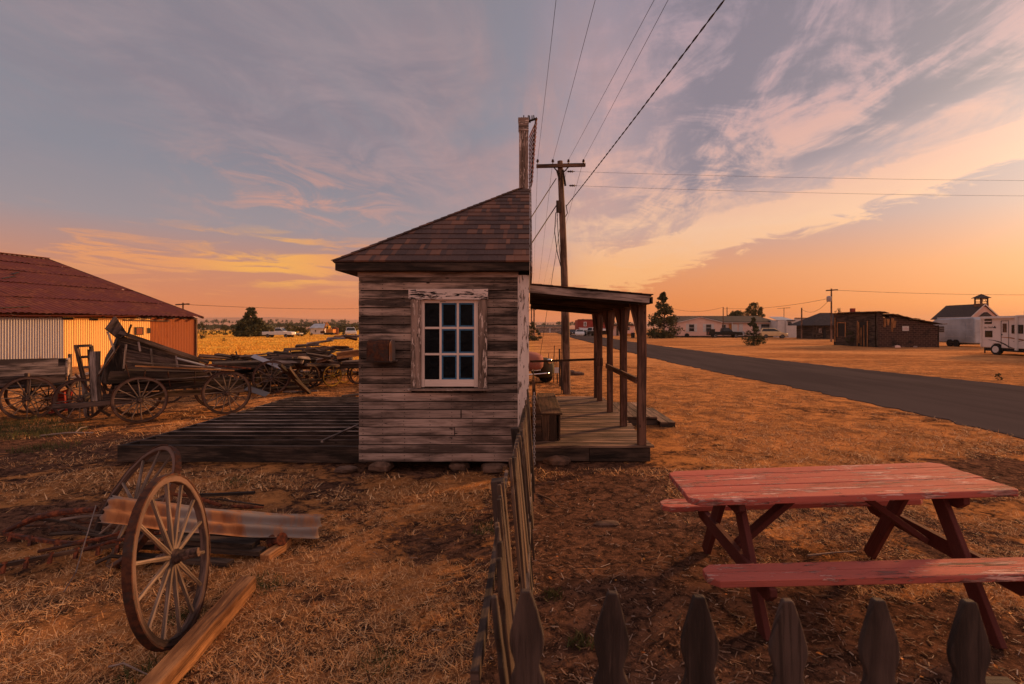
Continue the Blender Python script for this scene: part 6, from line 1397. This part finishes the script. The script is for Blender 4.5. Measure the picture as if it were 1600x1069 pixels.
# ---------------------------------------------------------------- vehicles
def vehicle(name, label, cat, o, fwd, L, Wd, prof, cab, m, wr=.33, glassm='glass', wheels=(.19,.80), z0=0., lights=True, roofm=None):
    """prof: body side outline (u along length 0 rear..1 front, z m); cab: glasshouse outline"""
    root = thing(name, label, cat, (o[0], o[1], 0)); fr = Fr(o, fwd)
    def ext(pts, half, mm, nm, inset=0., par=root, bev=.04):
        n = len(pts); q = MB(); hw = half
        b = len(q.v)
        for sgn in (-1, 1):
            for (u, z) in pts: q.v.append(fr(u*L-L/2, sgn*(hw-inset*max(0, (z-cab[0][1])/(.6))), z))
        q.f.append(tuple(range(n))[::-1]); q.f.append(tuple(range(n, 2*n))); q.uv += [[(0,0)]*n]*2
        for i in range(n): j = (i+1) % n; q.face((i, j, n+j, n+i), [(0,0)]*4)
        ob = q.build(nm, M[mm], par); 
        if bev: mo = ob.modifiers.new('bevel', 'BEVEL'); mo.width = bev; mo.segments = 3; mo.limit_method = 'ANGLE'; ob.data.polygons.foreach_set('use_smooth', [True]*len(ob.data.polygons)); ob.data.set_sharp_from_angle(angle=R(45))
        return ob
    body = ext(prof, Wd/2, m, 'body', bev=.07)
    cabo = ext(cab, Wd/2-.07, roofm or m, 'cab', inset=.16, bev=.06)
    cu_, cz = sum(p[0] for p in cab)/len(cab), sum(p[1] for p in cab)/len(cab)
    gl = [(cu_+(u-cu_)*.88, cz+(z-cz)*.66) for u, z in cab]; ext(gl, Wd/2-.045, glassm, 'side_window', inset=.16, par=cabo, bev=0)
    us = sorted(cab, key=lambda p: p[0]); 
    fcs = [p for p in cab if p[0] >= us[-2][0]-.001]
    zs = sorted(cab, key=lambda p: p[1]); fb, ft = max(cab[:], key=lambda p: p[0]), max([p for p in cab if p[1] > zs[-1][1]-.12], key=lambda p: p[0])
    q = MB(); dn = Vector((0,0,0)); e = fr.u*.012+Vector((0,0,.008)); A = .12; p0 = lambda k, s_, hw: fr((fb[0]+(ft[0]-fb[0])*k)*L-L/2, s_*hw, fb[1]+(ft[1]-fb[1])*k)+e
    q.v += [p0(A,-1,Wd/2-.17), p0(A,1,Wd/2-.17), p0(1-A,1,Wd/2-.28), p0(1-A,-1,Wd/2-.28)]; q.face((0,1,2,3), [(0,0)]*4); q.build('windscreen', M[glassm], cabo)
    for wu in wheels:
        for s_ in (-1, 1):
            q = MB(); c = fr(wu*L-L/2, s_*(Wd/2-.10), wr); q.lathe([(-.11,wr*.55),(-.11,wr*.9),(-.08,wr),(.08,wr),(.11,wr*.9),(.11,wr*.55)], c, fr.v*s_, 20); t_ = q.build('wheel', M['black'], root, 'auto')
            q = MB(); q.lathe([(0,wr*.6),(.10,wr*.58),(.115,wr*.5),(.09,wr*.3),(.10,wr*.12),(.11,.01)], c, fr.v*s_, 16); q.build('hubcap', M['chrome'], t_, 'auto')
    if lights:
        zf = [p for p in prof if p[0] > .97]; zl = (max(p[1] for p in zf)*.55+min(p[1] for p in zf)*.45)
        for s_ in (-1, 1): q = MB(); c = fr(L/2+.0, s_*(Wd/2-.25), zl+.08); q.lathe([(-.05,.10),(.01,.10),(.03,.06)], c, fr.u, 12); q.build('headlight', M['chrome'], root, 'auto'); q = MB(); q.beam(fr(-L/2-.01, s_*(Wd/2-.14), zl), fr(-L/2-.01, s_*(Wd/2-.14), zl+.28), .1, .04, up=fr.v); q.build('tail_light', M['red'], root)
        q = MB(); q.beam(fr(L/2+.05, -Wd/2+.08, zl-.2), fr(L/2+.05, Wd/2-.08, zl-.2), .10, .12); q.build('bumper', M['chrome'], root)
    return root, fr
pick = [(0,.45),(0,1.0),(.40,1.02),(.70,1.05),(.97,.98),(1,.85),(1,.45)]; pcab = [(.40,1.0),(.42,1.62),(.47,1.68),(.60,1.68),(.72,1.03)]
vehicle('pickup_truck', 'black pickup truck parked in front of the pink house', 'pickup', (tpx(1132,86), 86, 0), (1, -.12, 0), 5.4, 1.9, pick, pcab, 'carblack')
van = [(0,.35),(0,1.0),(.60,1.02),(.78,.98),(.96,.80),(1,.6),(1,.35)]; vcab = [(.0,.98),(.05,1.55),(.10,1.62),(.52,1.62),(.76,.99)]
vehicle('minivan', 'pale gold minivan parked right of the small conifer', 'minivan', (tpx(1209,82), 82, 0), (.94, -.34, 0), 3.9, 1.75, van, vcab, 'caryellow')
car = [(0,.35),(0,.85),(.2,.92),(.72,.90),(.97,.75),(1,.6),(1,.35)]; ccab = [(.14,.9),(.26,1.32),(.55,1.34),(.72,.9)]
jeep = [(0,.5),(0,1.05),(.62,1.08),(.98,1.04),(1,.95),(1,.5)]; jcab = [(.02,1.05),(.05,1.75),(.58,1.75),(.64,1.07)]
vehicle('parked_car', 'pale car parked nose-out left of the white-topped jeep before the red building', 'car', (tpx(906,98), 98, 0), (-.1, -1, 0), 4.2, 1.75, car, ccab, 'carwhite')
vehicle('parked_jeep', 'dark jeep with white top parked in front of the red building', 'jeep', (tpx(924,98), 98, 0), (-.75, -.6, 0), 3.6, 1.6, jeep, jcab, 'carblack', roofm='white')
vehicle('parked_car', 'dark small car at the left end of the row before the red building', 'car', (tpx(893,112), 112, 0), (.3, -1, 0), 4.2, 1.75, car, ccab, 'carblack')
vehicle('white_pickup', 'white pickup truck parked broadside in the far golden field', 'pickup', (tpx(436,88), 88, 0), (1, .08, 0), 4.9, 1.9, pick, pcab, 'carwhite')
vehicle('white_truck', 'white truck facing the viewer in the far field beside the shed wall', 'truck', (tpx(548,95), 95, 0), (.35, -.9, 0), 4.6, 1.9, jeep, jcab, 'carwhite')
tr_ = thing('flat_trailer', 'low pale flat trailer behind the white pickup in the far field', 'trailer', (tpx(456,90), 90, 0)); bbox(tr_, 'deck', 'rvgrey', tpx(447,90), tpx(470,90), 89.5, 91, .55, .75); q = MB()
for px in (453, 458): q.lathe([(-.08,.2),(-.08,.3),(.08,.3),(.08,.2)], (tpx(px,90), 89.6, .3), (0,1,0), 14)
q.build('wheels', M['black'], tr_)
# dark trailer next to the pickup
dt = thing('utility_trailer', 'dark boxy utility trailer backed up behind the black pickup', 'trailer', (tpx(1112,86), 86, 0)); bbox(dt, 'box', 'carblack', tpx(1107,86), tpx(1115,86), 85.3, 87, .4, 1.45); bbox(dt, 'wheel', 'black', tpx(1110,86), tpx(1112,86), 85.2, 85.29, 0, .6)
# old rounded car beyond the porch
vt = thing('vintage_car', 'rusting rounded vintage car with pink hood and green fender just beyond the porch', 'car', (-.4, 16.2, 0)); Fv = Fr((-.62, 16.2, 0), (.62, -.78, 0))
def blob(name, m, c, r, n=18, k=12, par=vt, pw=1.):
    q = MB(); C0 = Fv(*c)
    for i in range(k+1):
        ph = math.pi*i/k
        for j in range(n):
            th = 2*math.pi*j/n; sx, sy, sz = math.sin(ph)*math.cos(th), math.sin(ph)*math.sin(th), math.cos(ph); f_ = lambda t: math.copysign(abs(t)**pw, t)
            q.v.append(C0+Fv.u*f_(sx)*r[0]+Fv.v*f_(sy)*r[1]+Vector((0,0,f_(sz)*r[2])))
    for i in range(k):
        for j in range(n): j2 = (j+1) % n; q.face((i*n+j, i*n+j2, (i+1)*n+j2, (i+1)*n+j), [(0,0)]*4)
    return q.build(name, M[m], par, True)
blob('body', 'vintage', (-.7,0,.62), (1.35,.66,.36), pw=.75); blob('hood', 'hood', (.66,0,.68), (.86,.34,.30), pw=.62); blob('cab', 'hood', (-.75,0,1.0), (.95,.58,.40), pw=.8)
for s_ in (-1, 1):
    fe = blob('fender', 'vintage', (.95,s_*.56,.47), (.50,.17,.32), pw=.72); q = MB(); q.lathe([(-.08,.05),(.0,.085),(.05,.085),(.065,.06),(.07,.02)], Fv(1.36,s_*.50,.68), Fv.u, 14); q.build('headlight', M['chrome'], fe, 'auto')
    q = MB(); q.lathe([(-.07,.18),(-.08,.26),(.08,.26),(.07,.18),(.05,.05)], Fv(1.0,s_*.66,.27), Fv.v*s_, 18); q.build('wheel', M['black'], vt, 'auto'); q = MB(); q.lathe([(-.07,.18),(-.08,.26),(.08,.26),(.07,.18),(.05,.05)], Fv(-1.2,s_*.60,.27), Fv.v*s_, 18); q.build('wheel', M['black'], vt, 'auto')
q = MB(); q.tube([Fv(1.30,-.62,.34), Fv(1.44,-.4,.34), Fv(1.48,0,.34), Fv(1.44,.4,.34), Fv(1.30,.62,.34)], .022, 8); q.build('bumper', M['chrome'], vt, 'auto'); q = MB()
for i in range(7): q.beam(Fv(1.36,-.15+i*.05,.42), Fv(1.33,-.15+i*.05,.78), .018, .02, up=(0,1,0))
q.build('grille', M['chrome'], vt)
q = MB(); q.v += [Fv(.02,-.36,1.02), Fv(.02,.36,1.02), Fv(-.18,.32,1.3), Fv(-.18,-.32,1.3)]; q.face((0,1,2,3), [(0,0)]*4); q.build('windscreen', M['glass'], vt)
# stakes and oddments by the pole foot
stakes = [(865,598,540),(870,592,560),(875,604,545),(878,610,565),(868,585,562),(857,588,552),(882,612,575)]
sl5 = ['tallest thin stake left of the utility pole foot', 'second thin stake from the left near the pole foot', 'dark stake close to the left side of the pole', 'short dark stake touching the pole foot', 'short thin rod behind the tall stake', 'thin dry stem above the bonnet of the vintage car', 'stub of wood against the base of the pole']
for k, (px, yb, yt) in enumerate(stakes):
    A = gp(px, yb); q = MB(); q.beam(A, Vector((A.x+rnd.uniform(-.03,.03), A.y, ztop(yt, A.y))), .022 if k not in (2,3,6) else .05, .02, up=(0,1,0), segs=3, jit=.004); tag(q.build('stake', M['dark']), sl5[k], 'stake', 'stakes by the pole foot')
ms = thing('small_white_sign', 'small blank whitish plate on a stake beside the utility pole foot', 'sign', tuple(gp(871,600))); q = MB(); A = gp(871,600); q.box(A.x-.09, A.x+.07, A.y-.02, A.y, .33, .50); q.build('plate', M['white'], ms); q = MB(); q.box(A.x-.02, A.x+.01, A.y+.002, A.y+.03, -.05, .48); q.build('stake', M['dark'], ms)
rock('dark_stone', gp(893,583,.06), (.22,.16,.11), 'dark stone on the straw right of the utility pole foot', seed=31); rock('dark_stone', gp(903,584,.05), (.20,.14,.08), 'flatter dark stone at the right end of the pair near the pole', seed=32)
rp = thing('red_play_frame', 'small red metal play frame on the lawn below the tall conifer', 'play frame', (tpx(1044,84), 84, 0)); X = lambda px: tpx(px, 84)
q = MB(); [q.tube([(X(px), 84, 0), (X(px), 84, .95)], .05, 6) for px in (1038.5, 1042, 1048, 1051)]; q.beam((X(1038), 84, .95), (X(1043), 84, .95), .06, .06); q.beam((X(1047), 84, .95), (X(1051.5), 84, .95), .06, .06); q.build('frame', M['red'], rp); bbox(rp, 'seat', 'white', X(1042.5), X(1047.5), 84.1, 84.3, .5, .8)
wt = thing('spare_tyre', 'black tyre leaning on the front wall of the pink house', 'tyre', (X(1074), 89.4, 0)); q = MB(); q.lathe([(-.1,.18),(-.12,.36),(.12,.36),(.1,.18)], (tpx(1074,89.4), 89.6, .36), (0,1,.15), 18); q.build('tread', M['black'], wt, 'auto')
bin_ = thing('black_bin', 'black bin standing on the lawn right of the nearest porch post', 'bin', (tpx(989,84), 84, 0)); q = MB(); q.lathe([(0,.30),(.75,.36),(.8,.38),(.9,.2)], (tpx(989,84), 84, 0), (0,0,1), 12); q.build('drum', M['black'], bin_, 'auto')
# ---------------------------------------------------------------- trailers on the right
g_ = thing('old_travel_trailer', 'old dull silver-blue travel trailer parked behind the ruined shed', 'trailer', (tpx(1450,46), 46, 0)); Yt = 46; X = lambda px: tpx(px, Yt); Z = lambda py: ztop(py, Yt)
x0_, x1_ = X(1450), X(1534); outl = [(x0_+.35,.35),(x0_+.05,.75),(x0_,1.6),(x0_+.35,2.3),(x0_+.9,2.52),(x1_-.2,2.58),(x1_,2.45),(x1_,.32)]
q = MB(); q.prism([(a, Yt, z) for a, z in outl], (0,2.3,0)); b_ = q.build('body', M['rvgrey'], g_); mo = b_.modifiers.new('b', 'BEVEL'); mo.width = .10; mo.segments = 3; mo.limit_method = 'ANGLE'; b_.data.polygons.foreach_set('use_smooth', [True]*len(b_.data.polygons)); b_.data.set_sharp_from_angle(angle=R(50))
q = MB(); q.box(X(1468.5), X(1481), Yt-.03, Yt-.002, Z(519.5), Z(510)); wq = q.build('window', M['white'], g_); q = MB()
for i in range(3): q.box(X(1469.3), X(1480.3), Yt-.045, Yt-.031, Z(519)+i*.18+.01, Z(519)+i*.18+.15)
q.build('pane', M['darkb'], wq); q = MB(); q.box(X(1508), X(1518), Yt-.03, Yt-.002, Z(530), Z(506)); q.build('door', M['rvgrey'], g_)
q = MB(); [q.box(X(1467), X(1529), Yt-.012, Yt-.002, z, z+.02) for z in (.9, 1.5, 2.0)]; q.build('side_rib', M['rvwhite'], g_)
q = MB(); q.box(x0_+.8, x1_-.3, Yt+.1, Yt+2.2, 2.56, 2.63); q.build('roof', M['rvwhite'], g_)
for px in (1491, 1502):
    q = MB(); q.lathe([(-.10,.2),(-.1,.32),(.1,.32),(.1,.2)], (X(px), Yt-.0, .32), (0,1,0), 18); w_ = q.build('wheel', M['black'], g_, 'auto')
q = MB(); q.box(X(1487), X(1507), Yt+.12, Yt+1.9, .2, .6); q.build('wheel_well', M['black'], g_)
rv = thing('white_caravan', 'white modern travel trailer with awning and dark swoosh, cut off by the right edge', 'caravan', (tpx(1531,33.3), 33.3, 0)); Yt = 33.3
x0_, x1_ = X(1531), X(1531)+7.2; zb_, zt_ = Z(542.5), Z(496)
q = MB(); q.prism([(x0_, Yt, zb_), (x0_, Yt, zt_-.05), (x0_+.1, Yt, zt_), (x1_, Yt, zt_), (x1_, Yt, zb_), (X(1566), Yt, zb_), (X(1563.5), Yt, zb_+.26), (X(1553.5), Yt, zb_+.26), (X(1551.5), Yt, zb_)], (0,2.3,0)); q.build('body', M['rvwhite'], rv, bevel=.03)
q = MB(); q.box(x0_+.02, x1_, Yt-.05, Yt+.05, zt_-.02, zt_+.05); q.box(X(1538), X(1589), Yt-.16, Yt-.052, Z(498.3), Z(495.8)); q.build('awning', M['white'], rv); q = MB(); q.box(X(1589), X(1592), Yt-.12, Yt-.004, Z(545), Z(495)); q.build('awning_arm', M['white'], rv); q = MB(); q.box(X(1533), X(1535), Yt-.05, Yt-.004, Z(541), Z(498)); q.build('awning_arm', M['white'], rv)
def rvwin(a, b, c, d, m='glass', nm='window'): q = MB(); q.box(X(a), X(b), Yt-.02, Yt-.003, Z(d), Z(c)); w = q.build(nm, M['black'], rv); q = MB(); q.box(X(a)+.03, X(b)-.03, Yt-.028, Yt-.0205, Z(d)+.03, Z(c)-.03); q.build('pane', M[m], w); return w
rvwin(1539.3, 1551, 499, 506.3); rvwin(1540, 1552, 516.8, 526.7); rvwin(1582, 1599, 508, 520.7)
q = MB(); q.box(X(1539.4), X(1550.9), Yt-.034, Yt-.029, Z(503.2), Z(502)); q.build('window_bar', M['rvwhite'], rv)
q = MB(); a, b, c, d = X(1566), X(1577.6), Z(502), Z(542); e = .018
for (p0_, p1_) in (((a,d),(a,c)),((b,d),(b,c)),((a,c),(b,c))): q.beam((p0_[0], Yt-.008, p0_[1]), (p1_[0], Yt-.008, p1_[1]), .012, .03, up=(0,1,0) if p0_[0] == p1_[0] else (0,0,1))
dr_ = q.build('door', M['dark'], rv); q = MB(); q.box(X(1568.5), X(1574.5), Yt-.02, Yt-.009, Z(519), Z(506)); q.build('door_window', M['darkb'], dr_); q = MB(); q.box(X(1567), X(1568), Yt-.05, Yt-.009, Z(523.5), Z(521.5)); q.build('door_handle', M['black'], dr_)
def band(name, pts, m):
    q = MB(); n = len(pts); 
    for i in range(n-1):
        (xa, ya, wa), (xb, yb, wb) = pts[i], pts[i+1]; b = len(q.v); q.v += [Vector((X(xa), Yt-.005, Z(ya-wa))), Vector((X(xb), Yt-.005, Z(yb-wb))), Vector((X(xb), Yt-.005, Z(yb+wb))), Vector((X(xa), Yt-.005, Z(ya+wa)))]; q.face((b, b+1, b+2, b+3), [(0,0)]*4)
    return q.build(name, M[m], rv)
band('dark_swoosh', [(1545,530.5,.2),(1555,531.5,.5),(1565,534,.9),(1573,537.5,1.2),(1578,540.5,.9),(1584,541.8,.1)], 'roofgrey'); band('orange_stripe', [(1566,526.3,.4),(1580,527,.8),(1600,530,.9),(1640,536,.6)], 'beam'); band('tan_stripe', [(1584,532.5,.2),(1592,532,.4),(1606,529,.2)], 'roofgrey')
text('Jay Feather', (X(1547.5), Yt-.008, Z(511.6)), .17, 'roofgrey', rv, shear=.35, ext=.001); band('feather_mark', [(1554,512,.1),(1555.5,511,1.8),(1556.5,511.5,1.6),(1558,512.5,.2)], 'roofgrey')
q = MB(); q.box(X(1583), X(1583)+1.1, Yt+.7, Yt+1.5, zt_+.06, zt_+.38); q.box(X(1570), X(1582), Yt+.7, Yt+1.5, zt_+.06, zt_+.10); q.build('roof_air_conditioner', M['white'], rv, bevel=.03)
q = MB(); q.lathe([(-.10,.2),(-.11,.33),(.11,.33),(.1,.2)], (X(1559), Yt+.02, .33), (0,1,0), 20); w_ = q.build('wheel', M['black'], rv, 'auto'); q = MB(); q.lathe([(-.02,.21),(.02,.21),(.03,.16),(.0,.1),(.02,.05)], (X(1559), Yt-.09, .33), (0,-1,0), 16); q.build('rim', M['white'], w_, 'auto')
q = MB(); q.box(x0_+.3, x1_, Yt+.06, Yt+2.2, .22, zb_-.002); q.build('chassis', M['black'], rv); q = MB(); q.beam((x0_-1.0, Yt+1.1, .45), (x0_+.3, Yt+1.1, .40), .08, .1); q.tube([(x0_-.8, Yt+1.1, 0), (x0_-.8, Yt+1.1, .6)], .04, 6); q.build('drawbar', M['black'], rv)
rv.rotation_euler.z = R(-88); g_.rotation_euler.z = R(-88); g_.location = (38.0, 48.6, 0)

# ---------------------------------------------------------------- the thin evening haze
hz = bpy.data.materials.new('evening_haze'); hz.use_nodes = True; t = NT(hz.node_tree); t.n.clear(); pv = t.node('ShaderNodeVolumePrincipled'); pv.inputs['Color'].default_value = C(.93,.85,.80); pv.inputs['Density'].default_value = .00009; pv.inputs['Anisotropy'].default_value = .1
t.l.new(pv.outputs[0], t.node('ShaderNodeOutputMaterial').inputs['Volume'])
q = MB(); q.v += [Vector((x, y, z)) for z in (-5, 75) for (x, y) in ((-12000,-60),(12000,-60),(12000,3600),(-12000,3600))]; q.f += [(3,2,1,0),(4,5,6,7),(0,1,5,4),(1,2,6,5),(2,3,7,6),(3,0,4,7)]; q.uv += [[(0,0)]*4]*6
if HAZE: tag(q.build('haze', hz), kind='stuff')
